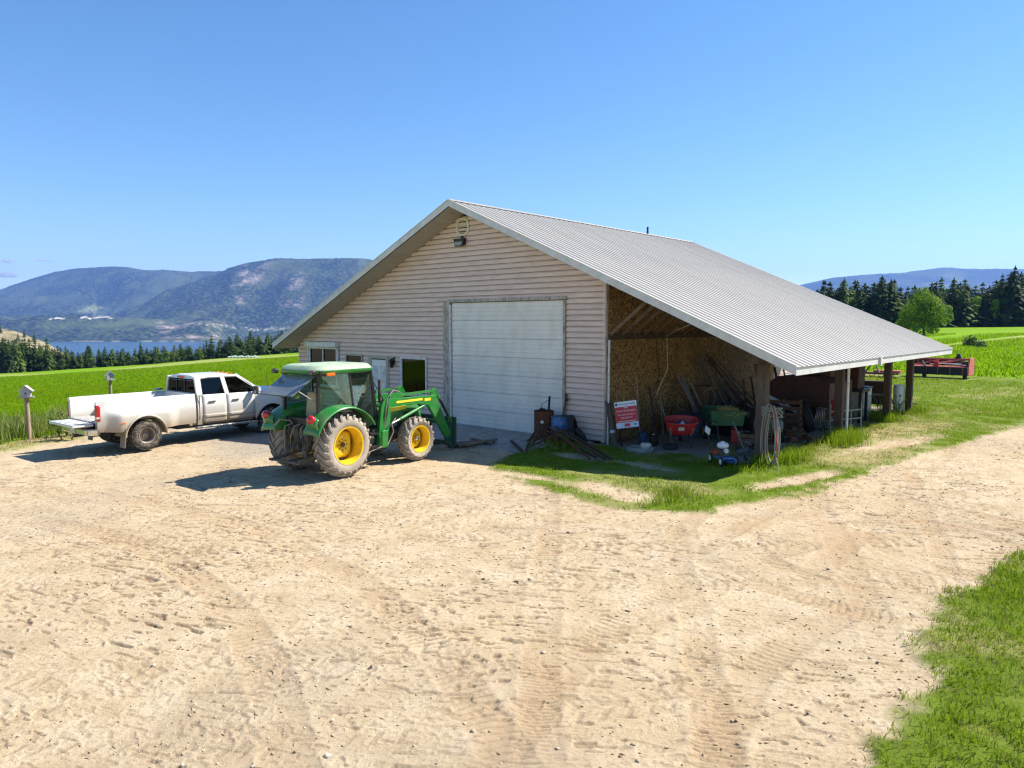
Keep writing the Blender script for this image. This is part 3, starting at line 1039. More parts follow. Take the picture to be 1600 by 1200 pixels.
while z < ZR - .45:
    z1 = z + P
    rb = (ZR - .25 - z) / SL
    rt = (ZR - .25 - z1) / SL
    lo_b, hi_b = max(XW0 + .10, XR - rb), min(XW1 - .12, XR + rb)
    lo_t, hi_t = max(XW0 + .10, XR - rt), min(XW1 - .12, XR + rt)
    segs = [(lo_b, hi_b, lo_t, hi_t)]
    for (ox0, ox1, oz0, oz1) in OPEN:
        if z1 > oz0 + .02 and z < oz1 - .08:
            new = []
            for (a, b, c, d) in segs:
                if ox1 <= a or ox0 >= b:
                    new.append((a, b, c, d))
                else:
                    if ox0 - a > .03: new.append((a, ox0, max(c, a), ox0))
                    if b - ox1 > .03: new.append((ox1, b, ox1, min(d, b)))
            segs = new
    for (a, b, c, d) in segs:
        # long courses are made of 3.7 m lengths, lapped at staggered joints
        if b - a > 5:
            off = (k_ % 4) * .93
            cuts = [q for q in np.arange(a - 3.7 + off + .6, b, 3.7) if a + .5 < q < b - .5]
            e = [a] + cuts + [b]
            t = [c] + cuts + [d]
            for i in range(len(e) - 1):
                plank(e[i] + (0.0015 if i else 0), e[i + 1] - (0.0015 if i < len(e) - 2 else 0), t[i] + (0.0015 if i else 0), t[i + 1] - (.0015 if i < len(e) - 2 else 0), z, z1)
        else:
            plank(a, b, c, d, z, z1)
    z = z1
    k_ += 1
# right wall behind the lean-to: sheets of strand board, then pale siding at the back
rows = [(-.02, .82), (.825, 2.04), (2.045, 3.26), (3.265, 4.48), (4.485, 4.86)]
for r_, (z0, z1) in enumerate(rows):
    y = .03 - (1.22 if r_ % 2 else 0)
    while y < 12.3:
        a, b = max(.03, y + .002), min(12.3, y + 2.438)
        if b - a > .05:
            MB().box((.008 + random.uniform(0, .004), (a + b) / 2, (z0 + z1) / 2), (.024, b - a, z1 - z0)).build('strand_board', M_OSB, barn)
        y += 2.44
z = .02
M_PINK = pbr('pale_siding', (.62, .50, .47), .6, 0, .08, 2, dirt=(.35, .26, .2), dirt_amt=.3, per_object=.05)
while z < 4.7:
    MB().prism([(0, 0), (.03, 0), (.012, P), (0, P)], YW - 12.31, Matrix.Translation((-.03, YW, z)) @ Matrix.Rotation(PI / 2, 4, 'X')).build('siding_plank', M_PINK, barn)
    z += P
# corner posts of the siding
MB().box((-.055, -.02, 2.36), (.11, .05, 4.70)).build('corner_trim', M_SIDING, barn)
MB().box((.022, .012, 2.36), (.035, .10, 4.70)).build('corner_trim', M_OLDTRIM, barn)
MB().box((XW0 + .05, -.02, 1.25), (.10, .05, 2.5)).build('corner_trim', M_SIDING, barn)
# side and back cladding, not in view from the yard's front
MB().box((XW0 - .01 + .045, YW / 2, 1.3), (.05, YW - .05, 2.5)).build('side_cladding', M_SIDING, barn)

# roof sheets: ribbed steel, each its own piece
def roof_sheet(length, width=.915, ribs=3):
    prof = []
    pw = width / ribs
    for i in range(ribs):
        y = i * pw
        prof += [(y, 0), (y + pw * .38, 0), (y + pw * .42, .004), (y + pw * .46, 0), (y + pw - .070, 0), (y + pw - .045, .022), (y + pw - .018, .022)]
    prof.append((width + .003, 0.0))
    mb = MB()
    vs = [(0, y, z) for y, z in prof] + [(length, y, z) for y, z in prof]
    n = len(prof)
    vs += [(0, y, z - .004) for y, z in prof] + [(length, y, z - .004) for y, z in prof]
    fs = [(i, i + 1, n + i + 1, n + i) for i in range(n - 1)] + [(2 * n + i, 3 * n + i, 3 * n + i + 1, 2 * n + i + 1) for i in range(n - 1)]
    fs += [(i, 2 * n + i, 2 * n + i + 1, i + 1) for i in range(n - 1)] + [(n + i, n + i + 1, 3 * n + i + 1, 3 * n + i) for i in range(n - 1)]
    mb.add(vs, fs)
    return mb.mesh('roof_sheet', M_ROOF)
NS = 18
WS = (Y1 - Y0) / NS
ang = math.atan(SL)
LR, LL = (XE1 - XR) / math.cos(ang) + .05, (XR - XE0) / math.cos(ang) + .05
mr, ml = roof_sheet(LR, WS), roof_sheet(LL, WS)
for i in range(NS):
    link('roof_sheet', mr, barn, (XR, Y0 + i * WS, ZR + random.uniform(0, .003)), (0, ang, 0))
    link('roof_sheet', ml, barn, (XR, Y0 + (i + 1) * WS, ZR + random.uniform(0, .003)), (0, ang, PI))
cap = MB()
for s in (-1, 1):
    cap.bar((XR + s * .001, Y0 - .01, ZR + .034), (XR + s * .001, Y1 + .01, ZR + .034), .004, .004)
cap.add([(XR - .17, Y0 - .012, ZR + .034 - .17 * SL), (XR, Y0 - .012, ZR + .036), (XR + .17, Y0 - .012, ZR + .034 - .17 * SL), (XR - .17, Y1 + .012, ZR + .034 - .17 * SL), (XR, Y1 + .012, ZR + .036), (XR + .17, Y1 + .012, ZR + .034 - .17 * SL)], [(0, 1, 4, 3), (1, 2, 5, 4)])
cap.build('ridge_cap', M_ROOF, barn, solid=.004)
# decking below the sheets (dark underside), fascias, soffit
for x0, x1 in ((XR, XE1 - .04), (XE0 + .04, XR)):
    d = MB()
    d.add([(x0, Y0 + .03, zroof(x0) - .012), (x1, Y0 + .03, zroof(x1) - .012), (x1, Y1 - .03, zroof(x1) - .012), (x0, Y1 - .03, zroof(x0) - .012)], [(0, 1, 2, 3)])
    d.build('roof_deck', M_RAFTER, barn, loc=(0, 0, -.012), solid=.02)
FH = .20
for yy in (Y0 - .012, Y1 + .012):
    for x0, x1 in ((XR, XE1 + .02), (XR, XE0 - .02)):
        f = MB()
        f.add([(x0, yy - .012, zroof(x0) - FH), (x1, yy - .012, zroof(x1) - FH), (x1, yy - .012, zroof(x1) - .004), (x0, yy - .012, zroof(x0) - .004),
               (x0, yy + .012, zroof(x0) - FH), (x1, yy + .012, zroof(x1) - FH), (x1, yy + .012, zroof(x1) - .004), (x0, yy + .012, zroof(x0) - .004)],
              [(0, 1, 2, 3), (7, 6, 5, 4), (0, 4, 5, 1), (3, 2, 6, 7), (0, 3, 7, 4), (1, 5, 6, 2)])
        f.build('fascia', M_FASCIA, barn)
        # metal edge over the rake
        e = MB()
        sgn = -1 if yy < 0 else 1
        e.bar((x0, yy + sgn * .014, zroof(x0) + .012), (x1, yy + sgn * .014, zroof(x1) + .012), .035, .030)
        e.build('rake_trim', M_FASCIA, barn)
for xe in (XE1 + .004, XE0 - .004):
    MB().box((xe, (Y0 + Y1) / 2, zroof(xe) - FH / 2 - .012), (.022, Y1 - Y0 - .02, FH)).build('fascia', M_FASCIA, barn)
for x0, x1 in ((XR, XW1 + .05), (XW0 - .5, XR)):
    n = int(abs(x1 - x0) / .3)
    for i in range(n):
        a, b = x0 + (x1 - x0) * i / n, x0 + (x1 - x0) * (i + .97) / n
        s = MB()
        zz = -FH - .02
        s.add([(a, Y0 + .03, zroof(a) + zz), (b, Y0 + .03, zroof(b) + zz), (b, -.002, zroof(b) + zz), (a, -.002, zroof(a) + zz)], [(0, 1, 2, 3)])
        s.build('soffit_panel', M_SOFFIT, barn, solid=.008)
# rafters, knee braces, ledger and posts of the lean-to
for i in range(14):
    y = .12 + i * 1.12
    MB().bar((.05, y, zroof(.05) - .16), (XE1 - .1, y, zroof(XE1 - .1) - .16), .042, .19).build('rafter', M_RAFTER, barn)
for i in range(16):
    y = .10 + i * .62
    MB().bar((.05, y, 3.16), (1.36, y, zroof(1.36) - .32), .045, .10).build('knee_brace', M_RAFTER, barn)
MB().box((.075, 5.6, 3.12), (.06, 11.1, .16)).build('ledger', M_POST, barn)
for i in range(7):
    x = .9 + i * .75
    MB().box((x, (Y0 + Y1) / 2 + .2, zroof(x) - .055), (.09, Y1 - Y0 - .5, .035), (0, ang, 0)).build('purlin', M_RAFTER, barn)
for i, (py_, w_, mt) in enumerate(((-.12, .25, M_POSTL), (5.65, .23, M_POST), (10.9, .23, M_POST), (13.95, .23, M_POST))):
    p = MB().box((4.75, py_, 1.24), (w_, w_, 2.56)).build('post', mt, barn, bevel=.012)
    for s in (-1, 1):
        MB().prism([(0, 0), (.34 * s, 0), (.34 * s, -.06), (w_ / 2 * s * .9, -.42), (0, -.42)], .04, Matrix.Translation((4.75 - w_ / 2 - .045, py_, 2.60)) @ Matrix.Rotation(PI / 2, 4, 'Z') @ Matrix.Rotation(PI / 2, 4, 'X')).build('gusset', mt, p)
MB().box((4.75, (Y0 + Y1) / 2, 2.64), (.14, Y1 - Y0 - .6, .20)).build('header_beam', M_POST, barn)
MB().cyl((5.02, 5.55, .05), (5.02, 5.55, 2.28), .04, n=8).build('downspout', M_WHITE, barn, smooth=40)
MB().box((5.9, 5.55, 2.40), (.06, .10, .26)).build('gutter_bracket', M_WHITE, barn)

# garage door: seven ribbed sections in a weathered frame
gd = MB().box((-3.98, .03, 2.1), (5.0, .03, 4.22)).build('garage_door', M_DARKROOM, barn)
for i in range(7):
    z0, z1 = .02 + i * .6, .02 + i * .6 + .592
    prof = [(0, z0), (-.045, z0), (-.045, z0 + .02)]
    for r_ in range(4):
        zz = z0 + .03 + r_ * .138
        prof += [(-.05, zz), (-.05, zz + .105), (-.030, zz + .110), (-.030, zz + .132)]
    prof += [(-.045, z1 - .006), (-.045, z1), (0, z1)]
    mb = MB()
    n = len(prof)
    mb.add([(-6.42, y, zz) for y, zz in prof] + [(-1.54, y, zz) for y, zz in prof], [(i2, i2 + 1, n + i2 + 1, n + i2) for i2 in range(n - 1)])
    mb.build('door_section', M_DOORP, gd, loc=(0, .012, 0))
MB().box((-6.65, -.045, 2.12), (.34, .10, 4.26)).build('door_trim', M_OLDTRIM, barn)
MB().box((-6.47, -.03, 2.08), (.05, .14, 4.16)).build('door_stop', M_WHITE, barn)
MB().box((-4.0, -.05, 4.285), (5.20, .12, .10)).build('door_trim', M_OLDTRIM, barn)
MB().box((-1.475, -.04, 2.11), (.08, .10, 4.22)).build('door_trim', M_OLDTRIM, barn)
MB().box((-4.0, -.02, .01), (4.9, .10, .03)).build('door_seal', M_BLACK, barn)

# person door
d = MB().box((-10.56, -.005, 1.08), (.92, .05, 2.06)).build('door', pbr('white_door', (.74, .74, .73), .45, 0, .04), barn)
for zz in (.62, 1.55):
    for xx in (-.22, .22):
        MB().box((-10.56 + xx, -.034, zz), (.30, .012, .66)).build('door_panel', M_WHITE, d, bevel=.004)
MB().cyl((-10.18, -.03, 1.02), (-10.18, -.09, 1.02), .03, n=10).build('handle', M_STEEL, d, smooth=40)
for x_, w_ in ((-11.11, .17), (-10.02, .17)):
    MB().box((x_, -.025, 1.12), (w_, .08, 2.26)).build('door_trim', M_SOFFIT, barn)
MB().box((-10.565, -.027, 2.22), (1.28, .09, .12)).build('door_trim', M_SOFFIT, barn)

def window(x0, x1, z0, z1, fm, mull=False):
    w = MB().box(((x0 + x1) / 2, .02, (z0 + z1) / 2), (x1 - x0, .02, z1 - z0)).build('window', M_DARKROOM, barn)
    t = .07
    for (cx, cz, sx, sz) in (((x0 + x1) / 2, z1 - t / 2, x1 - x0, t), ((x0 + x1) / 2, z0 + t / 2, x1 - x0, t), (x0 + t / 2, (z0 + z1) / 2, t, z1 - z0 - 2 * t), (x1 - t / 2, (z0 + z1) / 2, t, z1 - z0 - 2 * t)):
        MB().box((cx, -.03, cz), (sx, .08, sz)).build('frame', fm, w)
    MB().box(((x0 + x1) / 2, -.012, (z0 + z1) / 2), (x1 - x0 - 2 * t + .01, .008, z1 - z0 - 2 * t + .01)).build('pane', M_WINGLASS, w)
    MB().box(((x0 + x1) / 2, -.07, z0 - .02), (x1 - x0 + .08, .14, .035)).build('sill', fm, w)
    if mull:
        MB().box(((x0 + x1) / 2, -.03, (z0 + z1) / 2), (.045, .07, z1 - z0 - 2 * t)).build('frame', fm, w)
    return w
window(-9.22, -7.75, .88, 2.27, M_WHITE)
w1 = window(-15.35, -13.3, .88, 2.52, M_WHITE, True)
window(-12.72, -11.58, .98, 2.30, M_SOFFIT)
MB().box((-14.3, -.13, 2.64), (2.3, .22, .22)).build('shutter_box', M_WHITE, barn, bevel=.02)
for xx in (-15.4, -13.22):
    MB().box((xx, -.06, 1.66), (.06, .07, 1.72)).build('shutter_rail', M_WHITE, barn)

# octagonal gable vent and floodlight
M_CREAM = pbr('cream_plastic', (.66, .61, .49), .5, 0, .05)
vt = MB()
oct_ = [(.30 * sx, .145 * sz) if k2 == 0 else (.145 * sx, .30 * sz) for sx, sz, k2 in ((1, -1, 0), (1, 1, 0), (1, 1, 1), (-1, 1, 1), (-1, 1, 0), (-1, -1, 0), (-1, -1, 1), (1, -1, 1))]
inn = [(x * .80, z * .80) for x, z in oct_]
vs, fs = [], []
for y in (-.075, -.03):
    vs += [(x, y, z) for x, z in oct_] + [(x, y, z) for x, z in inn]
for i in range(8):
    j = (i + 1) % 8
    fs += [(i, j, 8 + j, 8 + i), (16 + i, 24 + i, 24 + j, 16 + j), (i, 16 + i, 16 + j, j), (8 + i, 8 + j, 24 + j, 24 + i)]
vt.add(vs, fs)
gv = vt.build('gable_vent', M_CREAM, barn, loc=(-5.85, 0, 6.78))
MB().box((0, -.033, 0), (.45, .006, .45)).build('vent_screen', M_BLACK, gv)
for i in range(7):
    zz = -.195 + i * .065
    hw = .24 if abs(zz) < .12 else .24 - (abs(zz) - .12) * .95
    MB().box((0, -.052, zz), (2 * hw, .035, .008), (-.6, 0, 0)).build('slat', M_CREAM, gv)
fl = MB()
fl.add([(-.19, -.04, .10), (.19, -.04, .10), (.19, -.04, -.12), (-.19, -.04, -.12), (-.23, -.24, .07), (.23, -.24, .07), (.21, -.19, -.19), (-.21, -.19, -.19)],
       [(3, 2, 1, 0), (4, 5, 6, 7), (0, 1, 5, 4), (1, 2, 6, 5), (2, 3, 7, 6), (3, 0, 4, 7)])
f_ = fl.build('floodlight', M_BLACK, barn, loc=(-5.9, 0, 6.30), bevel=.01)
MB().box((0, -.222, -.06), (.35, .008, .20), (-.19, 0, 0)).build('lens', pbr('lamp_lens', (.30, .29, .26), .15), f_)
MB().box((0, -.03, .16), (.10, .05, .12)).build('bracket', M_BLACK, f_)
# wall lantern beside the door
ln = MB()
ln.box((0, -.035, .12), (.10, .02, .28))
ln.bar((0, -.03, .2), (0, -.16, .24), .02, .02)
ln.cyl((0, -.16, .22), (0, -.16, .15), .03, .105, 6)
ln.cyl((0, -.16, -.12), (0, -.16, -.15), .06, .03, 6)
for i in range(6):
    a = i * PI / 3
    ln.bar((.095 * math.cos(a), -.16 + .095 * math.sin(a), .15), (.06 * math.cos(a), -.16 + .06 * math.sin(a), -.12), .012, .012)
l_ = ln.build('wall_lantern', M_BLACK, barn, loc=(-9.62, 0, 1.98))
MB().cyl((0, -.16, .14), (0, -.16, -.11), .082, .05, 6, False).build('glass', M_WINGLASS, l_)
MB().cyl((XR + .02, 11.3, ZR - .1), (XR + .02, 11.3, ZR + .33), .045, n=8).build('vent_pipe', M_BLACK, barn, smooth=40)
# electric cable and white cable on the board wall
MB().tube([(.06, 2.7, 3.05), (.06, 2.8, 2.4), (.08, 2.95, 1.9), (.07, 2.6, 1.35)], .012, 5).build('cable', M_BLACK, barn)
MB().tube([(1.8, 2.6, 3.75), (1.2, 2.9, 3.5), (.5, 3.2, 3.3), (.10, 3.3, 3.12), (.07, 3.4, 2.45), (.09, 3.42, 2.05), (.10, 2.9, 1.5), (.09, 2.7, 1.2)], .013, 6).build('cable', M_WHITE, barn)

# concrete apron
ap = MB().box((-3.75, -1.45, -.02), (6.7, 2.9, .10))
tag(ap.build('concrete_apron', M_CONC, loc=BC, rot=(0, 0, BROT), bevel=.01), kind='structure')
# ================================================================ PICKUP TRUCK  (forward +y, right +x, rear axle at y = 0)
M_TRUCK = pbr('white_car_paint', (.64, .63, .60), .28, 0, .03, .6, dirt=(.34, .27, .19), dirt_amt=1.0, dirt_z=(.30, 1.15), coat=.5)
M_TRIM = pbr('grey_plastic', (.05, .05, .05), .6)
M_CHROME = pbr('chrome', (.62, .61, .58), .18, .95, .05, 3, dirt=(.30, .24, .17), dirt_amt=.5)
M_TYRE = pbr('tyre_rubber', (.035, .034, .032), .85, 0, .25, 6, .3, 60, dirt=(.26, .21, .15), dirt_amt=.75)
M_RIM = pbr('dusty_wheel', (.36, .31, .26), .45, .5, .2, 6, dirt=(.14, .10, .07), dirt_amt=.6)
M_REDL = pbr('red_lens', (.42, .012, .012), .12, 0, .1, 8, coat=.6)
M_CLEARL = pbr('clear_lens', (.62, .60, .56), .15, 0, .05)
M_AMBER = pbr('amber_lens', (.75, .14, .01), .18, 0, .05)
M_TGLASS = glass_mat('tinted_glass', (.03, .034, .036), .35, .015)
M_DKGLASS = glass_mat('dark_rear_glass', (.02, .022, .022), .07, .015)
M_TGLASS2 = glass_mat('side_glass', (.34, .40, .38), .5, .015)
M_BEDLINE = pbr('bed_floor', (.50, .50, .49), .6, 0, .12, 3, dirt=(.28, .22, .16), dirt_amt=.7)
M_SEAT = pbr('dark_upholstery', (.035, .035, .04), .9)

tk = thing('pickup_truck', 'dirty white crew cab pickup with dual rear wheels and its tailgate down', 'truck', BL(-10.10, -9.42), BROT + R(3.2))

WR = .40
AX = 4.05
def arch(y, yc, r, zc=.42):
    d = r * r - (y - yc) ** 2
    return zc + math.sqrt(d) if d > 0 else -1

def flare(y, z):
    """how far the dually fender stands out"""
    a = 1 - sm(.62, 1.02, abs(y))
    b = sm(.35, .55, z) * (1 - sm(1.0, 1.27, z))
    return .185 * a * max(b, .85 if z < .9 else 0) if z < 1.3 else 0
def sm(a, b, x):
    t = min(1, max(0, (x - a) / (b - a)))
    return t * t * (3 - 2 * t)

def half(y, z):
    """half width of the body side"""
    w = .985
    w -= .035 * sm(1.0, 1.4, z) + .02 * sm(.75, .5, z)
    w += .012 * math.sin(PI * min(1, max(0, (z - .5) / .9)))
    w -= .16 * sm(4.15, 5.05, y) ** 1.5 * (1 if y > 4 else 0)
    w -= .05 * sm(-.9, -1.22, y)
    return w

def side(y0, y1, zb, zt, sgn, n=24, rows=10, extra=None, off=0.0):
    mb = MB()
    def fn(u, v):
        y = y0 + (y1 - y0) * u
        b, t = zb(y), zt(y)
        z = b + (t - b) * v
        x = half(y, z) + off + (extra(y, z) if extra else 0)
        return (sgn * x, y, z)
    mb.grid(fn, n, rows)
    return mb

def bed_top(y): return 1.405
def bed_bot(y):
    return max(.56 + .03 * sm(-.7, -1.2, y), arch(y, 0, .56, .40))
bed = MB()
for s in (-1, 1):
    bed.add(side(-1.20, 1.52, bed_bot, bed_top, s, 60, 14, flare).v, side(-1.20, 1.52, bed_bot, bed_top, s, 60, 14, flare).f)
    # rail top and inner side
    def rail(u, v, s=s):
        y = -1.2 + 2.72 * u
        pts = [(half(y, 1.405), 1.405), (half(y, 1.405) - .02, 1.43), (.86, 1.43), (.845, 1.40), (.80, 1.33), (.80, .86)]
        q = v * (len(pts) - 1)
        i = min(int(q), len(pts) - 2)
        f = q - i
        return (s * (pts[i][0] * (1 - f) + pts[i + 1][0] * f), y, pts[i][1] * (1 - f) + pts[i + 1][1] * f)
    bed.grid(rail, 6, 5)
    # rear end face of the bedside
    bed.add([(s * .80, -1.2, .58), (s * .96, -1.22, .58), (s * .945, -1.22, 1.405), (s * .86, -1.2, 1.43), (s * .80, -1.2, 1.33)], [(0, 1, 2, 3, 4)])
    # wheel housing inside the arch
    hs = []
    for i in range(13):
        a = PI * i / 12
        hs.append((.56 * math.cos(a), .40 + .56 * math.sin(a)))
    v0 = [(s * 1.17, y, z) for y, z in hs] + [(s * .45, y, z) for y, z in hs]
    bed.add(v0, [(i, i + 1, 14 + i, 13 + i) for i in range(12)])
    bed.box((s * .70, 0, .98), (.22, 1.05, .26))
bed.box((0, 1.50, 1.13), (1.66, .04, .60))
bed.build('bed', M_TRUCK, tk, smooth=35)
fl_ = MB().box((0, .14, .845), (1.62, 2.70, .03)).build('bed_floor', M_BEDLINE, tk)
for i in range(9):
    MB().box((-.72 + i * .18, .14, .868), (.07, 2.64, .014)).build('floor_rib', M_BEDLINE, fl_)
# lips of the wheel arches
for s in (-1, 1):
    pts = []
    for i in range(15):
        a = PI * (0.0 + 1.0 * i / 14)
        y, z = .565 * math.cos(a), .40 + .565 * math.sin(a)
        pts.append((s * (half(y, z) + flare(y, max(z, .6)) + .004), y, z))
    MB().tube(pts, .026, 6).build('arch_lip', M_TRUCK, tk, smooth=60)
    for i in range(1):
        MB().box((s * 1.06, -.60, .38), (.30, .02, .52), (-.12, 0, 0)).build('mud_flap', pbr('dusty_rubber', (.22, .18, .14), .9), tk)
# tailgate let down
tgm = MB()
tgm.grid(lambda u, v: ((u - .5) * 1.60, -1.24 - .53 * v, .80 + .028 - .01 * math.sin(PI * v)), 10, 8)
tgm.box((0, -1.50, .785), (1.60, .52, .055))
M_TGATE = pbr('white_tailgate_paint', (.62, .61, .59), .35, 0, .04, 2, coat=.3)
tg = tgm.build('tailgate', M_TGATE, tk, bevel=.008)
for x in (-.55, -.18, .18, .55):
    MB().box((x, -1.5, .829), (.22, .40, .008)).build('gate_rib', M_TGATE, tg, bevel=.004)
MB().box((0, -1.62, .752), (.30, .10, .02)).build('gate_handle', M_TRIM, tg)
for s in (-1, 1):
    tl = MB()
    tl.grid(lambda u, v, s=s: (s * (.905 + .055 * math.sin(PI * .5 * u)), -1.232 + .11 * u ** 2, .90 + .42 * v), 5, 6)
    t_ = tl.build('taillight', M_REDL, tk, smooth=50, solid=.02)
    MB().grid(lambda u, v, s=s: (s * (.912 + .053 * math.sin(PI * .5 * u)), -1.245 + .105 * u ** 2, .955 + .055 * v), 4, 2).build('reversing_lens', M_CLEARL, t_, solid=.008)
# rear bumper, hitch, plate, exhaust
b = MB()
b.box((0, -1.36, .60), (1.62, .20, .17))
b.build('rear_bumper', M_CHROME, tk, bevel=.03)
for s in (-1, 1):
    MB().bar((s * .80, -1.36, .60), (s * .98, -1.18, .60), .17, .17).build('bumper_end', M_CHROME, tk, bevel=.02)
MB().box((.0, -1.33, .46), (.10, .24, .10)).build('hitch', M_BLACK, tk)
MB().box((0, -1.47, .60), (.32, .012, .15)).build('licence_plate', M_CLEARL, tk)

# cab: lower body behind and between the doors, doors, fenders, hood
YC0, YD0, YD1, YD2 = 1.58, 1.74, 2.50, 3.46
def zb_sill(y): return .50
def zbelt(y): return 1.39 - .02 * sm(1.4, 3.4, y)
cabm = MB()
for s in (-1, 1):
    for a, b_ in ((YC0, YD0 - .010),):
        q = side(a, b_, zb_sill, zbelt, s, 3, 10)
        cabm.add(q.v, q.f)
cabm.box((0, YC0 + .01, .95), (1.94, .03, .90))
cabm.box((0, 2.4, .53), (1.80, 2.1, .08))
# roof
def roof_half(y): return .80 - .03 * sm(2.6, 3.1, y)
def roof_z(y):
    return 1.935 + .045 * math.sin(PI * min(1, max(0, (y - 1.5) / 1.8)) * .8 + .3)
cabm.grid(lambda u, v: ((v - .5) * 2 * roof_half(1.64 + 1.33 * u) * (1 - .0), 1.64 + 1.33 * u, roof_z(1.64 + 1.33 * u) - .085 * abs(2 * v - 1) ** 3.5 - .05 * max(0, u - .85) / .15), 10, 14)
cabm.grid(lambda u, v: ((v - .5) * 2 * (roof_half(1.64) + .02 * (1 - u)), 1.60 + .04 * u, 1.80 + (roof_z(1.64) - .085 * abs(2 * v - 1) ** 3.5 - 1.80) * u), 2, 14)
# pillars
def pillar(p0, p1, w, h):
    for s in (-1, 1):
        cabm.bar((s * p0[0], p0[1], p0[2]), (s * p1[0], p1[1], p1[2]), w, h, up=(0, 1, 0))
pillar((.935, 1.66, 1.37), (.80, 1.67, 1.90), .07, .17)
pillar((.938, 2.54, 1.37), (.80, 2.46, 1.90), .05, .13)
pillar((.90, 3.78, 1.33), (.765, 2.92, 1.93), .07, .085)
for s in (-1, 1):
    cabm.tube([(s * .795, 1.62, 1.86), (s * .800, 2.0, 1.90), (s * .795, 2.5, 1.90), (s * .775, 2.95, 1.885)], .042, 7)
cabm.box((0, 1.605, 1.405), (1.72, .05, .07))
cabm.build('cab', M_TRUCK, tk, smooth=40)
for s in (-1, 1):
    for (a, b_, nm) in ((YD0, YD1 - .009, 'rear'), (YD1 + .009, YD2 - .004, 'front')):
        q = side(a, b_, lambda y: .545, zbelt, s, 8, 12, off=.004)
        d = q.build('door', M_TRUCK, tk, smooth=40, solid=.02)
        hy = a + (.17 if nm == 'rear' else .17)
        MB().bar((s * (half(hy, 1.16) + .03), hy, 1.165), (s * (half(hy, 1.16) + .03), hy + .22, 1.175), .05, .035).build('handle', M_TRIM, d, bevel=.01)
        m_ = side(a + .01, b_ - .01, lambda y: .70, lambda y: .80, s, 6, 3, off=.018)
        m_.build('rub_strip', M_TRUCK, d, smooth=50, solid=.014)
    # glass
    lo, hi = 1.375, 1.88
    def gl(ya0, yb0, ya1, yb1, mt):
        mb = MB()
        mb.add([(s * .922, ya0, lo), (s * .922, yb0, lo), (s * .797, yb1, hi), (s * .797, ya1, hi)], [(0, 1, 2, 3)])
        return mb.build('side_window', mt, tk, solid=.006)
    gl(1.76, 2.48, 1.76, 2.42, M_TGLASS)
    mb = MB()
    mb.add([(s * .922, 2.60, lo - .01), (s * .922, 3.60, lo - .03), (s * .86, 3.34, 1.62), (s * .795, 2.98, hi), (s * .797, 2.53, hi)], [(0, 1, 2, 3, 4)])
    mb.build('side_window', M_TGLASS2, tk, solid=.006)
    # black frame round the glass
    MB().tube([(s * .93, 1.75, lo), (s * .93, 2.49, lo), (s * .80, 2.43, hi), (s * .80, 1.75, hi)], .012, 5, True).build('window_seal', M_TRIM, tk)
    MB().tube([(s * .93, 2.59, lo - .01), (s * .93, 3.62, lo - .03), (s * .868, 3.36, 1.62), (s * .80, 2.99, hi), (s * .80, 2.52, hi)], .012, 5, True).build('window_seal', M_TRIM, tk)
    # mirror
    mm = MB()
    mm.box((s * 1.13, 3.42, 1.42), (.22, .09, .26))
    mi = mm.build('side_mirror', M_TRIM, tk, bevel=.03)
    MB().box((s * 1.13, 3.368, 1.43), (.17, .008, .20)).build('mirror_glass', M_CHROME, mi)
    MB().bar((s * .93, 3.44, 1.36), (s * 1.06, 3.43, 1.38), .05, .05).build('mirror_arm', M_TRIM, mi)
    # fender
    def fb(y): return max(.50, arch(y, AX, .53, .41))
    def ft(y): return 1.345 - .05 * sm(3.5, 5.0, y)
    q = side(YD2 + .006, 5.0, fb, ft, s, 40, 12, lambda y, z: .035 * (1 - sm(.52, .70, math.hypot(y - AX, z - .41))))
    q.build('fender', M_TRUCK, tk, smooth=40, solid=.02)
    pts = []
    for i in range(13):
        a = PI * i / 12
        pts.append((s * .99, AX + .53 * math.cos(a), .41 + .53 * math.sin(a)))
    MB().add([(p[0], p[1], p[2]) for p in pts] + [(s * .45, p[1], p[2]) for p in pts], [(i, i + 1, 14 + i, 13 + i) for i in range(12)]).build('wheel_housing', M_BLACK, tk)
    MB().box((s * .99, 2.5, .43), (.20, 2.0, .07)).build('running_board', M_CHROME, tk, bevel=.02)
    hl = MB().box((s * .66, 5.0, 1.02), (.40, .12, .26)).build('headlight', M_CLEARL, tk, bevel=.04)
# sill between the wheels
MB().box((0, 2.3, .47), (1.7, 2.6, .10)).build('chassis', M_BLACK, tk)
MB().box((0, 0.2, .50), (.90, 2.7, .16)).build('frame_rail', M_BLACK, tk)
MB().box((0, 4.2, .50), (.9, 1.5, .3)).build('engine_bay', M_BLACK, tk)
MB().cyl((-.9, 0, .40), (.9, 0, .40), .07, n=10).build('rear_axle', M_BLACK, tk)
MB().cyl((-.9, AX, .40), (.9, AX, .40), .06, n=10).build('front_axle', M_BLACK, tk)
# hood with raised centre
h = MB()
def hood_fn(u, v):
    y = 3.62 + 1.40 * u
    a = (v - .5) * 2
    w = half(y, 1.33) - .01
    z = 1.33 - .05 * sm(3.5, 5.0, y) + .085 * (1 - abs(a) ** 3) + .035 * (1 - sm(.45, .62, abs(a))) - .16 * sm(.8, 1.0, u) ** 2
    return (a * w, y, z)
h.grid(hood_fn, 14, 24)
h.build('hood', M_TRUCK, tk, smooth=40)
g = MB().box((0, 5.02, 1.02), (.95, .08, .42)).build('grille', M_BLACK, tk, bevel=.03)
MB().box((0, 5.065, 1.02), (1.0, .02, .07)).build('grille_bar', M_CHROME, g)
MB().box((0, 5.065, 1.02), (.07, .022, .44)).build('grille_bar', M_CHROME, g)
MB().box((0, 5.10, .66), (1.95, .20, .24)).build('front_bumper', M_CHROME, tk, bevel=.05)
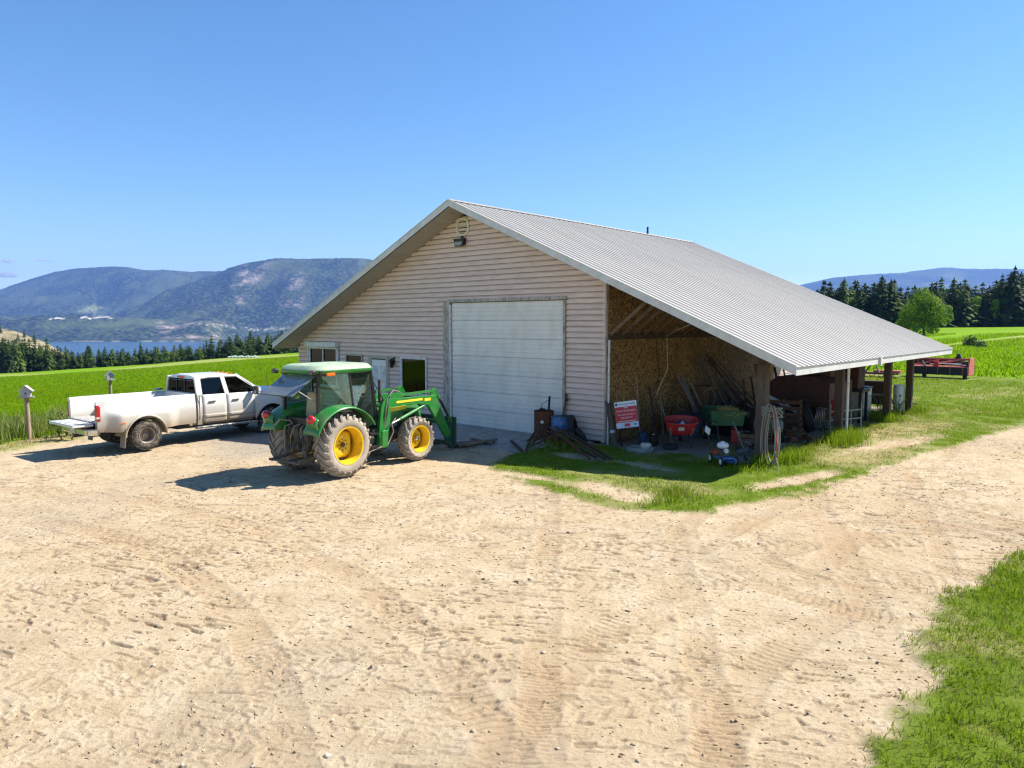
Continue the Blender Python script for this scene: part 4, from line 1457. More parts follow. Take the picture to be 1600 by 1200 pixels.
# windscreen, rear window
MB().add([(-.88, 3.76, 1.36), (.88, 3.76, 1.36), (.74, 2.96, 1.90), (-.74, 2.96, 1.90)], [(0, 1, 2, 3)]).build('windscreen', M_TGLASS2, tk, solid=.006)
rw = MB().add([(-.80, 1.588, 1.43), (.80, 1.588, 1.43), (.74, 1.606, 1.85), (-.74, 1.606, 1.85)], [(0, 1, 2, 3)]).build('rear_window', M_DKGLASS, tk, solid=.006)
for x in (-.24, .24):
    MB().box((x, 1.582, 1.64), (.02, .02, .41)).build('window_bar', M_TRIM, rw)
MB().box((0, 1.575, 1.90), (.30, .05, .055)).build('brake_light', M_REDL, tk, bevel=.01)
for x in (-.5, -.25, 0, .25, .5):
    MB().box((x, 2.93, 1.955 - .07 * x * x), (.10, .10, .035)).build('clearance_light', M_AMBER, tk, bevel=.01)
# black gap behind the doors, fuel flap, marker lamp, aerial
MB().box((0, 2.6, .95), (1.88, 1.86, .84)).build('door_frame', M_BLACK, tk)
for s in (-1, 1):
    MB().box((s * 1.176, -.62, .80), (.02, .09, .04)).build('marker_lamp', M_AMBER if s > 0 else M_REDL, tk)
MB().bar((.90, 4.0, 1.30), (.92, 3.92, 2.0), .008, .008).build('aerial', M_BLACK, tk)
MB().box((.992, 1.63, 1.02), (.012, .02, .70)).build('seam', M_BLACK, tk)
# seats, dash and steering wheel
for y in (2.0, 2.72):
    for x in (-.42, .42):
        st = MB()
        st.box((x, y + .1, .95), (.55, .5, .2)); st.box((x, y - .15, 1.30), (.52, .16, .62), (-.15, 0, 0)); st.box((x, y - .2, 1.70), (.28, .10, .2))
        st.build('seat', M_SEAT, tk, bevel=.03)
MB().box((0, 3.40, 1.22), (1.7, .35, .3)).build('dashboard', M_SEAT, tk, bevel=.05)
MB().tube([(-.42 + .19 * math.cos(a), 3.12 + .08 * math.sin(a), 1.30 + .17 * math.sin(a)) for a in [2 * PI * i / 16 for i in range(16)]], .015, 5, True).build('steering_wheel', M_SEAT, tk)

# wheels
def truck_tyre():
    w = .24
    prof = [(.215, -w / 2 + .03), (.27, -w / 2), (.35, -w / 2 + .005), (.385, -w / 2 + .03), (WR - .006, -w / 2 + .06), (WR - .002, 0), (WR - .006, w / 2 - .06), (.385, w / 2 - .03), (.35, w / 2 - .005), (.27, w / 2), (.215, w / 2 - .03)]
    mb = MB().lathe(prof, 40, closed=True)
    for i in range(46):
        a = 2 * PI * i / 46
        for z_, da in ((-.075, 0), (.0, .07), (.075, .03)):
            c = (WR * math.cos(a + da), WR * math.sin(a + da), z_)
            mb.box(c, (.020, .034, .062), (0, 0, a + da))
    return mb.mesh('tyre', M_TYRE, 40)
def truck_rim(dish):
    d = dish
    prof = [(.215, -.10), (.225, .11), (.205, .10), (.195, .02), (.18, d - .02), (.13, d), (.075, d + .01), (.07, d + .055), (.045, d + .07), (0, d + .07)]
    mb = MB().lathe(prof, 32)
    for i in range(8):
        a = 2 * PI * i / 8
        mb.cyl((.10 * math.cos(a), .10 * math.sin(a), d), (.10 * math.cos(a), .10 * math.sin(a), d + .03), .012, n=6)
    return mb.mesh('rim', M_RIM, 35)
TM, RIN, ROUT = truck_tyre(), truck_rim(-.06), truck_rim(.05)
for s in (-1, 1):
    for (y, x, rm) in ((0, 1.055, RIN), (0, .755, ROUT), (AX, .88, ROUT)):
        w = bpy.data.objects.new('wheel', None)
        COL.objects.link(w)
        w.parent = tk
        w.location = (s * x, y, WR)
        w.rotation_euler = (random.uniform(0, 6), s * PI / 2, 0)
        w.rotation_mode = 'XYZ'
        w.rotation_euler = (0, s * PI / 2, 0)
        link('tyre', TM, w)
        link('rim', rm, w)
M_BADGE = pbr('dark_lettering', (.04, .04, .05), .4)
text_part('RAM 3500', .085, M_BADGE, tk, Matrix.Translation((1.0, 3.12, 1.03)) @ Matrix.Rotation(PI / 2, 4, 'Z') @ Matrix.Rotation(PI / 2, 4, 'X'), 'badge')
text_part('HEAVY DUTY', .038, M_BADGE, tk, Matrix.Translation((1.0, 3.22, .965)) @ Matrix.Rotation(PI / 2, 4, 'Z') @ Matrix.Rotation(PI / 2, 4, 'X'), 'badge')
# a crumpled blue strap lies on the bed rail behind the cab
st_ = MB()
for q in range(3):
    st_.tube([(.05 * math.sin(i * 1.3 + q) + .02 * q, .09 * math.cos(i * 1.7 + q * 2) + .05 * q, .03 + .05 * abs(math.sin(i * .9 + q))) for i in range(14)], .013, 5)
tag(st_.build('tow_strap', pbr('blue_webbing', (.03, .05, .30), .8), loc=tk.matrix_basis @ Vector((-.80, 1.25, 1.435))), 'blue crumpled tow strap on the truck bed rail behind the cab', 'strap')
# ================================================================ TRACTOR  (forward +y, right +x, rear axle at y = 0)
M_GREEN = pbr('green_paint', (.020, .20, .035), .32, 0, .10, 1.5, dirt=(.20, .19, .12), dirt_amt=.35, coat=.2)
M_GREEN2 = pbr('green_loader_paint', (.013, .195, .026), .34, 0, .08, 1.5, dirt=(.14, .14, .09), dirt_amt=.3, coat=.2)
M_ROOFG = pbr('sun_bleached_green', (.24, .38, .25), .6, 0, .15, 2.2, dirt=(.46, .42, .34), dirt_amt=.8)
M_REARGLASS = glass_mat('pale_sheen_rear_glass', (.55, .62, .60), 1.0, .05, .55, (.50, .53, .52))  # pale veil in the colour stands in for sky reflected in the pane
M_YELLOW = pbr('yellow_wheel_paint', (.78, .50, .012), .36, 0, .06, 3, dirt=(.30, .20, .08), dirt_amt=.3)
M_AGTYRE = pbr('dusty_tractor_tyre', (.36, .305, .245), .9, 0, .12, 1.5, .25, 50, dirt=(.24, .20, .16), dirt_amt=.4)
M_LUG = pbr('worn_tyre_lug', (.30, .25, .20), .88, 0, .15, 2, .2, 50, dirt=(.13, .11, .09), dirt_amt=.5)
M_CABGLASS = glass_mat('green_cab_glass', (.74, .86, .80), .4, .02, .03, (.50, .60, .54))
M_GREYMETAL = pbr('grey_casting', (.07, .075, .07), .6, .2, .2, 4, dirt=(.22, .18, .13), dirt_amt=.6)
M_HOSE = pbr('black_hose', (.03, .03, .03), .55)
M_HOSEP = pbr('dusty_hose', (.28, .24, .20), .7)
M_SEATG = pbr('tan_seat', (.38, .35, .25), .85)
M_TYL = pbr('yellow_decal', (.80, .62, .04), .4)
M_PALLET = pbr('dirty_plank', (.17, .13, .095), .9, 0, .25, 4)

tr = thing('tractor', 'green cab tractor with yellow wheels and front loader parked by the garage door', 'tractor', BL(-2.64, -7.92), BROT + R(6.0))
AXF, RR, RF = 2.46, .75, .58

def lathe_x(prof, n, x_sign):
    """profile (r, x) spun round the x axis"""
    return MB().lathe(prof, n, Matrix.Rotation(PI / 2, 4, 'Y'))

def ag_tyre(r, rim, w, name, mat):
    h = w / 2
    prof = [(rim, -h + .05), (rim + .03, -h + .02), (rim + (r - rim) * .5, -h), (r - .13, -h + .02), (r - .09, -h + .06), (r - .072, -h * .4), (r - .068, 0), (r - .072, h * .4), (r - .09, h - .06), (r - .13, h - .02), (rim + (r - rim) * .5, h), (rim + .03, h - .02), (rim, h - .05)]
    return MB().lathe(prof, 56, closed=True).mesh(name, mat, 50)

def lug_mesh(r, w, side, mat):
    """one bar of the tread: from the middle out to the shoulder, swept back"""
    h = w / 2
    mb = MB()
    n = 5
    sweep = .30 / r * .79
    ring = []
    for i in range(n + 1):
        t = i / n
        z = side * (-.02 + (h + .0) * t)
        a = sweep * t ** 1.15
        top = r - .012 - .050 * t ** 3
        bot = top - .075 - .03 * t
        ww = (.048 + .020 * t)
        for (rad, da) in ((bot, -ww / 2 - .012), (top, -ww / 2 + .006), (top, ww / 2 - .006), (bot, ww / 2 + .012)):
            aa = a + da / r
            ring.append((rad * math.cos(aa), rad * math.sin(aa), z))
    # fold the end down over the shoulder
    a = sweep * 1.06
    for (rad, da, dz) in ((r - .17, -.03, .004), (r - .13, -.026, .016), (r - .13, .026, .016), (r - .17, .03, .004)):
        aa = a + da / r
        ring.append((rad * math.cos(aa), rad * math.sin(aa), side * (h - .012 + dz)))
    fs = []
    for i in range(n + 1):
        for k in range(4):
            l = (k + 1) % 4
            fs.append((i * 4 + k, i * 4 + l, (i + 1) * 4 + l, (i + 1) * 4 + k))
    fs += [(0, 1, 2, 3), tuple((n + 1) * 4 + k for k in range(4))]
    mb.add(ring, fs)
    return mb.mesh('tread_lug', mat)

def ag_rim(rim, w, dish, hub, cut, name, nb=8):
    h = w / 2
    mb = MB().lathe([(rim + .015, -h + .035), (rim + .02, -h + .015), (rim - .012, -h + .02), (rim - .03, -h + .09), (rim - .055, -.04), (rim - .055, .04), (rim - .03, h - .09), (rim - .012, h - .02), (rim + .02, h - .015), (rim + .015, h - .035)], 48, closed=True)
    return mb.mesh(name, M_YELLOW, 40)

def ag_disc(rim, dish, nsides, name):
    """wheel centre: a many sided dished plate with gaps to the rim"""
    R1 = rim - .05
    vs, fs = [], []
    n = 48
    mb = MB()
    prof_r = [.10, rim * .42, rim * .60]
    def edge(a):
        k = math.cos(PI / nsides) / math.cos(((a + PI / nsides) % (2 * PI / nsides)) - PI / nsides)
        return R1 * (.80 + .20 * (1 - abs(math.cos(nsides * a / 2))) ** .55) if nsides == 4 else R1 * min(1, k * 1.02)
    rings = []
    for j in range(4):
        for i in range(n):
            a = 2 * PI * i / n
            if j == 0: r, z = .02, dish
            elif j == 1: r, z = rim * .55, dish
            elif j == 2: r, z = edge(a) * .90, dish - .035
            else: r, z = edge(a), dish - .07
            vs.append((r * math.cos(a), r * math.sin(a), z))
    for j in range(3):
        for i in range(n):
            k = (i + 1) % n
            fs.append((j * n + i, (j + 1) * n + i, (j + 1) * n + k, j * n + k))
    mb.add(vs, fs)
    return mb.mesh(name, M_YELLOW, 30)

def build_wheel(name, r, rim, w, nl, x, y, s, steer=0.0, dish=.10, nb=8, front=False):
    wh = bpy.data.objects.new(name, None)
    COL.objects.link(wh)
    wh.parent = tr
    wh.location = (x, y, r - .012)
    wh.rotation_euler = Euler((0, s * PI / 2, 0)).to_matrix().to_euler()
    if steer:
        wh.rotation_euler = (Matrix.Rotation(steer, 3, 'Z') @ Matrix.Rotation(s * PI / 2, 3, 'Y')).to_euler()
    key = 'front' if front else 'rear'
    if key not in WM:
        WM[key] = (ag_tyre(r, rim, w, 'tyre', M_AGTYRE), lug_mesh(r, w, 1, M_LUG), lug_mesh(r, w, -1, M_LUG), ag_rim(rim, w, 0, 0, 0, 'rim'), ag_disc(rim, dish, 4 if not front else 8, 'disc'))
    ty, l1, l2, rm, dc = WM[key]
    link('tyre', ty, wh)
    link('rim', rm, wh)
    d = link('disc', dc, wh)
    d.modifiers.new('t', 'SOLIDIFY').thickness = .015
    for i in range(nl):
        # the bars point so that the V opens the same way on both sides of the tractor
        for lm, off in ((l1, 0), (l2, .5)):
            link('tread_lug', lm, wh, (0, 0, 0), (0, 0, 2 * PI * (i + off) / nl) if s > 0 else (0, 0, 2 * PI * (i + off) / nl))
    hb = MB()
    if front:
        hb.cyl((0, 0, dish - .02), (0, 0, dish + .085), .075, .06, 16)
        hb.cyl((0, 0, dish + .085), (0, 0, dish + .11), .05, .03, 16)
    else:
        hb.cyl((0, 0, dish - .02), (0, 0, dish + .04), .055, .05, 14)
    hb.build('hub', M_CHROME if front else M_BADGE2, wh, smooth=40)
    bo = MB()
    for i in range(nb):
        a = 2 * PI * i / nb
        rr_ = .13 if not front else .12
        bo.cyl((rr_ * math.cos(a), rr_ * math.sin(a), dish - .005), (rr_ * math.cos(a), rr_ * math.sin(a), dish + .018), .014, n=6)
    bo.build('wheel_nuts', M_BADGE2, wh)
    return wh
WM = {}
M_BADGE2 = pbr('rusty_hub', (.09, .055, .03), .8, .2)
for s in (-1, 1):
    build_wheel('rear_wheel', RR, .42, .47, 22, s * .80, 0, s, 0, -.015, 8)
    build_wheel('front_wheel', RF, .33, .37, 18, s * .76, AXF, s, -.02, -.03, 8, True)

# drive line and chassis
ch = MB()
ch.box((0, .15, .80), (.42, .95, .50)); ch.box((0, 1.1, .72), (.40, 1.2, .42)); ch.cyl((-.62, 0, .78), (.62, 0, .78), .12, n=14)
ch.box((0, 2.3, .62), (.46, 1.5, .34)); ch.box((0, AXF, .56), (1.22, .16, .16)); ch.box((0, 2.95, .78), (.5, .35, .35))
ch.build('chassis', M_GREYMETAL, tr, bevel=.03)
MB().box((.42, 1.15, .62), (.36, .70, .34)).build('fuel_tank', M_BLACK, tr, bevel=.06)
MB().box((-.42, 1.15, .62), (.36, .70, .34)).build('fuel_tank', M_BLACK, tr, bevel=.06)

# bonnet
bn = MB()
def bonnet(u, v):
    y = 1.42 + 1.72 * u
    a = (v - .5) * 2
    w = .40 - .05 * u - .05 * max(0, u - .8) / .2
    top = 1.60 - .17 * u ** 1.6 - .10 * (max(0, u - .85) / .15) ** 2
    lowz = .98
    th = a * PI / 2
    k = abs(a)
    if k < .5:
        return (w * math.copysign(min(1, (k / .5)) ** .8, a) * .94, y, top - .07 * (k / .5) ** 3)
    t = (k - .5) / .5
    return (math.copysign(w * (.94 + .06 * math.sin(PI * t * .5)), a), y, (top - .07) * (1 - t) + lowz * t)
bn.grid(bonnet, 12, 24)
bn.build('bonnet', M_GREEN, tr, smooth=50)
MB().box((0, 3.14, 1.20), (.56, .06, .44)).build('grille', M_BLACK, tr, bevel=.03)
for s in (-1, 1):
    MB().box((s * .385, 2.0, 1.33), (.012, 1.0, .10), (.04, 0, 0)).build('stripe', M_TYL, tr)
    for i in range(5):
        MB().box((s * .375, 2.45 + i * .09, 1.12), (.03, .05, .22)).build('grille_slot', M_BLACK, tr)
MB().cyl((.34, 1.62, 1.45), (.34, 1.62, 2.12), .045, n=10).build('exhaust', M_GREYMETAL, tr, smooth=40)

# cab: posts lean, glass all round
CZ0, CZ1 = 1.16, 2.42
FRx, FTx = .66, .66
cb = MB()
posts = {'A': ((.50, 1.36, 1.02), (.60, 1.06, 2.40)), 'B': ((.73, .42, 1.42), (.665, .34, 2.40)), 'C': ((.60, -.52, 1.30), (.60, -.50, 2.40))}
for s in (-1, 1):
    for q, (a, b) in posts.items():
        wd = .05 if q == 'B' else .075
        cb.bar((s * a[0], a[1], a[2]), (s * b[0], b[1], b[2]), wd, wd, up=(0, 1, 0))
    cb.bar((s * .50, 1.36, 1.02), (s * .60, 1.10, .86), .06, .06)
    cb.bar((s * .60, -.52, 1.32), (s * .73, .42, 1.44), .05, .06)
cb.bar((-.5, 1.36, 1.10), (.5, 1.36, 1.10), .05, .06); cb.bar((-.6, -.52, 1.32), (.6, -.52, 1.32), .06, .08)
for (a, b) in (((-.62, 1.08, 2.40), (.62, 1.08, 2.40)), ((-.62, -.52, 2.40), (.62, -.52, 2.40)), ((-.66, -.52, 2.40), (-.62, 1.08, 2.40)), ((.66, -.52, 2.40), (.62, 1.08, 2.40))):
    cb.bar(a, b, .07, .09)
cb.box((0, .35, .98), (1.0, 1.5, .08))
cb.box((0, -.50, 1.12), (1.15, .06, .40))
cb.build('cab_frame', M_BLACK, tr, bevel=.01)
# roof with a drooping rear hood and rounded edge
rf = MB()
def roofr(u, v):
    a, b = (u - .5) * 2, (v - .5) * 2
    # superellipse outline
    hx, hy = .76, .91
    k = max(abs(a), abs(b))
    ang_ = math.atan2(b, a)
    e = 5.0
    rr_ = (abs(math.cos(ang_)) ** e + abs(math.sin(ang_)) ** e) ** (-1 / e)
    x, y = hx * k * rr_ * math.cos(ang_), hy * k * rr_ * math.sin(ang_)
    z = 2.585 - .025 * k * k - .10 * max(0, (k - .86) / .14) ** 2
    return (x, y + .27, z - .0)
rf.grid(roofr, 26, 26)
rf2 = MB()
rf2.add(rf.v, rf.f)
ro = rf2.build('cab_roof', M_ROOFG, tr, smooth=60)
band = MB()
pts_o = []
for i in range(64):
    a = 2 * PI * i / 64
    e = 5.0
    rr_ = (abs(math.cos(a)) ** e + abs(math.sin(a)) ** e) ** (-1 / e)
    pts_o.append((.76 * rr_ * math.cos(a), .91 * rr_ * math.sin(a) + .27))
vs, fs = [], []
for j, (k, z) in enumerate(((1.0, 2.462), (1.005, 2.44), (.985, 2.385), (.93, 2.36))):
    vs += [(x * k, (y - .27) * k + .27, z) for x, y in pts_o]
for j in range(3):
    for i in range(64):
        l = (i + 1) % 64
        fs.append((j * 64 + i, j * 64 + l, (j + 1) * 64 + l, (j + 1) * 64 + i))
band.add(vs, fs + [tuple(3 * 64 + i for i in range(64))])
band.build('roof_edge', M_GREEN, ro, smooth=50)
for s in (-1, 1):
    MB().box((s * .735, -.26, 2.365), (.07, .24, .075)).build('amber_light', M_AMBER, tr, bevel=.02)
    lp = MB().box((s * .66, -.70, 2.42), (.13, .12, .11)).build('work_light', M_BLACK, tr, bevel=.03)
    MB().box((s * .66, -.765, 2.42), (.10, .01, .08)).build('lens', M_GREYMETAL, lp)
# glass
def pane(nm, pts):
    return MB().add(pts, [tuple(range(len(pts)))]).build(nm, M_CABGLASS, tr, solid=.006)
for s in (-1, 1):
    pane('door_glass', [(s * .525, 1.31, 1.06), (s * .745, .44, .98), (s * .735, .42, 1.42), (s * .67, .36, 2.36), (s * .61, 1.05, 2.36)])
    pane('side_glass', [(s * .735, .38, 1.47), (s * .62, -.47, 1.36), (s * .615, -.47, 2.36), (s * .668, .32, 2.36)])
pane('windscreen', [(-.47, 1.37, 1.13), (.47, 1.37, 1.13), (.57, 1.09, 2.36), (-.57, 1.09, 2.36)])
# rear window swung up and out
rwg = MB().add([(-.56, -.56, 2.33), (.56, -.56, 2.33), (.56, -1.16, 1.93), (-.56, -1.16, 1.93)], [(0, 1, 2, 3)]).build('rear_window', M_REARGLASS, tr, solid=.008)
MB().bar((-.57, -1.17, 1.925), (.57, -1.17, 1.925), .03, .02).build('window_edge', M_TRIM, rwg)
for s in (-1, 1):
    MB().cyl((s * .55, -.55, 1.75), (s * .53, -.98, 2.02), .012, n=6).build('gas_strut', M_STEEL, tr)
    # mirrors
# seat, wheel, console
se = MB()
se.box((0, .15, 1.30), (.50, .48, .14)); se.box((0, -.12, 1.62), (.48, .14, .60), (-.12, 0, 0)); se.box((0, .12, 1.12), (.36, .40, .24))
se.build('seat', M_SEATG, tr, bevel=.04)
cs = MB().box((0, .96, 1.30), (.30, .24, .50), (.2, 0, 0)).build('console', M_TRIM, tr, bevel=.04)
sw = MB()
sw.tube([(.20 * math.cos(a), .80 + .14 * math.sin(a), 1.62 + .15 * math.sin(a)) for a in [2 * PI * i / 18 for i in range(18)]], .015, 6, True)
sw.bar((0, .80, 1.62), (0, .92, 1.46), .04, .04); sw.bar((-.19, .80, 1.62), (.19, .80, 1.62), .025, .015)
sw.build('steering_wheel', M_BLACK, tr)
MB().box((.36, 1.10, 1.74), (.18, .05, .15)).build('display', M_BLACK, tr, bevel=.01)
MB().box((.45, .45, 1.32), (.18, .6, .28)).build('side_console', M_TRIM, tr, bevel=.04)
MB().tube([(.58, 1.05, 2.28), (.48, .98, 2.20), (.38, .86, 2.24)], .012, 5).build('wiper', M_STEEL, tr)

# fenders
def fender(s):
    mb = MB()
    r = .93
    def fn(u, v):
        a = R(28) + R(132) * u               # from the front foot over the wheel to the tail
        rad = r + .03 * math.sin(PI * u)
        y, z = rad * math.cos(a), .78 + rad * math.sin(a) * .90
        x = .52 + .50 * v
        z -= .05 * v ** 4
        if u > .85: z -= 0
        return (s * x, y, z)
    mb.grid(fn, 24, 8)
    def wall(u, v):
        a = R(28) + R(132) * u
        rad = (r + .03 * math.sin(PI * u)) * (1 - .0)
        y, z = rad * math.cos(a), .78 + rad * math.sin(a) * .90
        return (s * .52, y, z - (z - 1.05) * v if z > 1.05 else z)
    mb.grid(wall, 24, 3)
    return mb.build('fender', M_GREEN, tr, smooth=50, solid=.025)
for s in (-1, 1):
    f_ = fender(s)
    f_.name = 'fender'
    lmb = MB()
    lmb.grid(lambda u, v, s=s: (s * (.60 + .36 * u), -.80 - .13 * math.sin(PI * v) * math.sin(PI * (.1 + .8 * u)), 1.20 + .26 * v - .06 * (2 * u - 1) ** 2), 8, 8)
    lmb.build('fender_tail', M_GREEN, f_, smooth=60, solid=.02)
    lt = MB().ball((s * .80, -.88, 1.40), .105, 14, 10, (1.15, .9, 1.0)).build('taillight', M_REDL, tr, smooth=80)
# steps
MB().box((.66, 1.0, .55), (.34, .26, .035)).build('step', M_BLACK, tr); MB().box((.66, 1.0, .86), (.30, .24, .035)).build('step', M_BLACK, tr)
MB().tube([(.56, 1.42, 1.1), (.66, 1.40, 1.7), (.60, 1.16, 2.1)], .014, 6).build('grab_rail', M_BLACK, tr)

# loader: masts, arms, knees, cylinders, carrier and pallet forks
for s in (-1, 1):
    x = s * .62
    ms = MB()
    ms.prism([(1.22, .48), (1.50, .45), (1.58, .78), (1.66, 1.12), (1.66, 1.58), (1.48, 1.66), (1.36, 1.50), (1.30, 1.1)], .10, Matrix.Translation((x - .05, 0, 0)) @ Matrix(((0, 0, 1, 0), (1, 0, 0, 0), (0, 1, 0, 0), (0, 0, 0, 1))))
    ms.build('loader_mast', M_GREEN2, tr, bevel=.012)
    MB().box((s * .78, 1.34, .70), (.05, .20, .42)).build('mast_cover', M_GREEN2, tr, bevel=.02)
    ar = MB()
    ar.prism([(1.36, 1.40), (1.42, 1.60), (1.60, 1.655), (3.02, 1.62), (3.34, 1.60), (3.40, 1.50), (3.95, .52), (3.88, .40), (3.74, .42), (3.05, 1.36), (2.75, 1.42), (1.62, 1.46)], .085, Matrix.Translation((x - .0425, 0, 0)) @ Matrix(((0, 0, 1, 0), (1, 0, 0, 0), (0, 1, 0, 0), (0, 0, 0, 1))))
    a_ = ar.build('loader_arm', M_GREEN2, tr, bevel=.012)
    MB().box((x + s * .046, 2.35, 1.545), (.006, .95, .055)).build('stripe', M_TYL, a_)
    MB().box((x + s * .046, 3.02, 1.52), (.006, .24, .075)).build('badge', M_TYL, a_)
    # lift cylinder
    MB().cyl((x, 2.05, 1.10), (x, 2.92, 1.36), .045, n=12).build('lift_cylinder', M_GREEN2, tr, smooth=40)
    MB().cyl((x, 1.62, .98), (x, 2.06, 1.105), .024, n=10).build('lift_rod', M_STEEL, tr, smooth=40)
    # tilt link, tilt cylinder and knuckle on top of the knee
    kn = MB()
    kn.prism([(3.12, 1.55), (3.22, 1.78), (3.36, 1.80), (3.44, 1.62), (3.38, 1.50)], .05, Matrix.Translation((x - .025, 0, 0)) @ Matrix(((0, 0, 1, 0), (1, 0, 0, 0), (0, 1, 0, 0), (0, 0, 0, 1))))
    kn.build('knuckle', M_GREEN2, tr, bevel=.008)
    MB().bar((x, 1.66, 1.70), (x, 3.26, 1.73), .07, .06).build('levelling_rod', M_GREEN2, tr)
    MB().bar((x, 3.36, 1.74), (x, 4.02, .82), .05, .06).build('tilt_link', M_GREEN2, tr)
    MB().cyl((x + s * .01, 3.52, 1.50), (x + s * .01, 3.86, 1.0), .03, n=8).build('tilt_cylinder', M_BLACK, tr, smooth=40)
MB().cyl((-.62, 3.62, .86), (.62, 3.62, .86), .055, n=12).build('cross_tube', M_GREEN2, tr, smooth=40)
MB().cyl((-.62, 1.50, 1.0), (.62, 1.50, 1.0), .05, n=12).build('cross_tube', M_GREEN2, tr, smooth=40)
cr = MB()
cr.prism([(3.80, .28), (4.12, .06), (4.22, .10), (4.22, .92), (4.06, .94), (3.94, .62)], .06, Matrix.Translation((.52, 0, 0)) @ Matrix(((0, 0, 1, 0), (1, 0, 0, 0), (0, 1, 0, 0), (0, 0, 0, 1))))
cr.prism([(3.80, .28), (4.12, .06), (4.22, .10), (4.22, .92), (4.06, .94), (3.94, .62)], .06, Matrix.Translation((-.58, 0, 0)) @ Matrix(((0, 0, 1, 0), (1, 0, 0, 0), (0, 1, 0, 0), (0, 0, 0, 1))))
M_DKGREEN = pbr('dark_green_steel', (.012, .07, .05), .5, .2, .2, 3, dirt=(.10, .09, .07), dirt_amt=.4)
cr.box((0, 4.16, .88), (1.30, .09, .10)); cr.box((0, 4.16, .20), (1.30, .09, .10))
for x in (-.62, -.3, .3, .62):
    cr.box((x, 4.16, .54), (.07, .08, .66))
cr.build('fork_carrier', M_DKGREEN, tr, bevel=.008)
for s in (-1, 1):
    fk = MB()
    fk.bar((s * .38, 4.22, .06), (s * .38, 5.22, .035), .11, .05, h1=.015); fk.box((s * .38, 4.23, .40), (.11, .045, .72))
    fk.build('pallet_fork', M_BLACK, tr, bevel=.005)
MB().box((.20, 1.52, 1.80), (.10, .10, .10)).build('valve_block', M_BLACK, tr)
# hoses looping over the mast
for q in range(3):
    MB().tube([(.66, 1.44, .95), (.70, 1.46 + .03 * q, 1.30), (.69 - .03 * q, 1.55 + .05 * q, 1.70 + .05 * q), (.66 - .05 * q, 1.78 + .05 * q, 1.86 + .03 * q), (.63 - .06 * q, 2.02 + .06 * q, 1.80), (.60, 2.10, 1.62), (.56, 1.96, 1.50)], .012, 6).build('hydraulic_hose', M_HOSE if q else M_HOSEP, tr, smooth=60)
MB().tube([(.74, .62, .40), (.80, .95, .48), (.78, 1.45, .55), (.80, 1.62, .85), (.76, 1.60, 1.05), (.70, 1.80, 1.15)], .016, 6).build('hydraulic_hose', M_HOSEP, tr, smooth=60)
# three point linkage with hanging hoses at the back
lk_ = MB()
for s in (-1, 1):
    lk_.bar((s * .28, -.30, .55), (s * .42, -1.05, .42), .05, .07); lk_.bar((s * .34, -.72, .50), (s * .34, -.40, 1.12), .04, .04); lk_.bar((s * .30, -.25, 1.18), (s * .34, -.62, 1.14), .06, .06)
    lk_.cyl((s * .42, -1.02, .42), (s * .52, -1.02, .42), .03, n=8)
lk_.bar((0, -.40, 1.0), (0, -.92, .62), .045, .045); lk_.bar((0, -.4, .42), (0, -1.0, .40), .09, .03)
lk_.bar((-.42, -1.0, .42), (.42, -1.0, .42), .05, .05)
lk_.box((0, -.45, .85), (.55, .2, .5))
lk_.build('hitch_linkage', M_GREYMETAL, tr, bevel=.006)
hr_ = random.Random(3)
for q in range(8):
    x = -.30 + .085 * q
    d1, d2 = hr_.uniform(-.08, .08), hr_.uniform(.40, .78)
    MB().tube([(x, -.52, 1.22 + hr_.uniform(-.05, .05)), (x + d1, -.64 - hr_.uniform(0, .12), 1.16), (x + d1 * 1.6, -.72, .95), (x + d1 * 2, -.70, d2), (x - d1, -.62, d2 - .06), (x - d1 * 1.5, -.54, d2 + .2)], hr_.uniform(.011, .018), 5).build('hanging_hose', hr_.choice([M_HOSEP, M_HOSE, M_HOSE]), tr, smooth=60)
MB().tube([(-.62, -.84, 1.1), (-.40, -.80, 1.32), (-.30, -.60, 1.28), (-.2, -.55, 1.15)], .016, 6).build('grab_rail', M_HOSEP, tr)

# old planks on the ground under the forks
pl = thing('plank_pile', 'short stack of grey dirty planks on the ground at the loader forks', 'planks', BL(-2.62, -2.85, .035), BROT - R(8))
for i in range(4):
    MB().box((-.30 + .18 * i, .1 * random.uniform(-1, 1), .035 if i < 3 else .10), (.14, 1.25, .05), (0, 0, random.uniform(-.1, .1))).build('plank', M_PALLET, pl)
MB().box((0, .3, .085), (.95, .12, .045)).build('plank', M_PALLET, pl)
# ================================================================ THINGS BY THE DOOR AND IN THE LEAN-TO
M_RUST = pbr('rusty_steel', (.15, .060, .028), .85, .2, .35, 4, .3, 40, dirt=(.07, .035, .02), dirt_amt=.7)
M_RUSTD = pbr('dark_rusty_iron', (.075, .040, .028), .85, .2, .35, 5, .3, 40, dirt=(.16, .08, .045), dirt_amt=.5)
M_BLUE = pbr('faded_blue_paint', (.035, .15, .42), .5, 0, .2, 5, dirt=(.30, .36, .42), dirt_amt=.6)
M_BLUED = pbr('dark_blue_plastic', (.02, .05, .14), .5, 0, .15, 4)
M_RUBBER = pbr('old_rubber', (.02, .02, .021), .8, 0, .2, 5)
M_RED = pbr('red_plastic', (.50, .022, .018), .4, 0, .08, 4, dirt=(.25, .08, .06), dirt_amt=.3)
M_CARTG = pbr('cart_green', (.018, .12, .035), .5, 0, .12, 3, dirt=(.14, .13, .09), dirt_amt=.35)
M_STRAW = pbr('straw', (.46, .35, .13), .9, 0, .3, 12)
M_HOSEW = pbr('pale_hose', (.24, .25, .225), .6, 0, .12, 5)
M_WOODG = pbr('grey_board', (.22, .19, .155), .9, 0, .25, 4, .3, 40, stretch=(3, 3, .4))
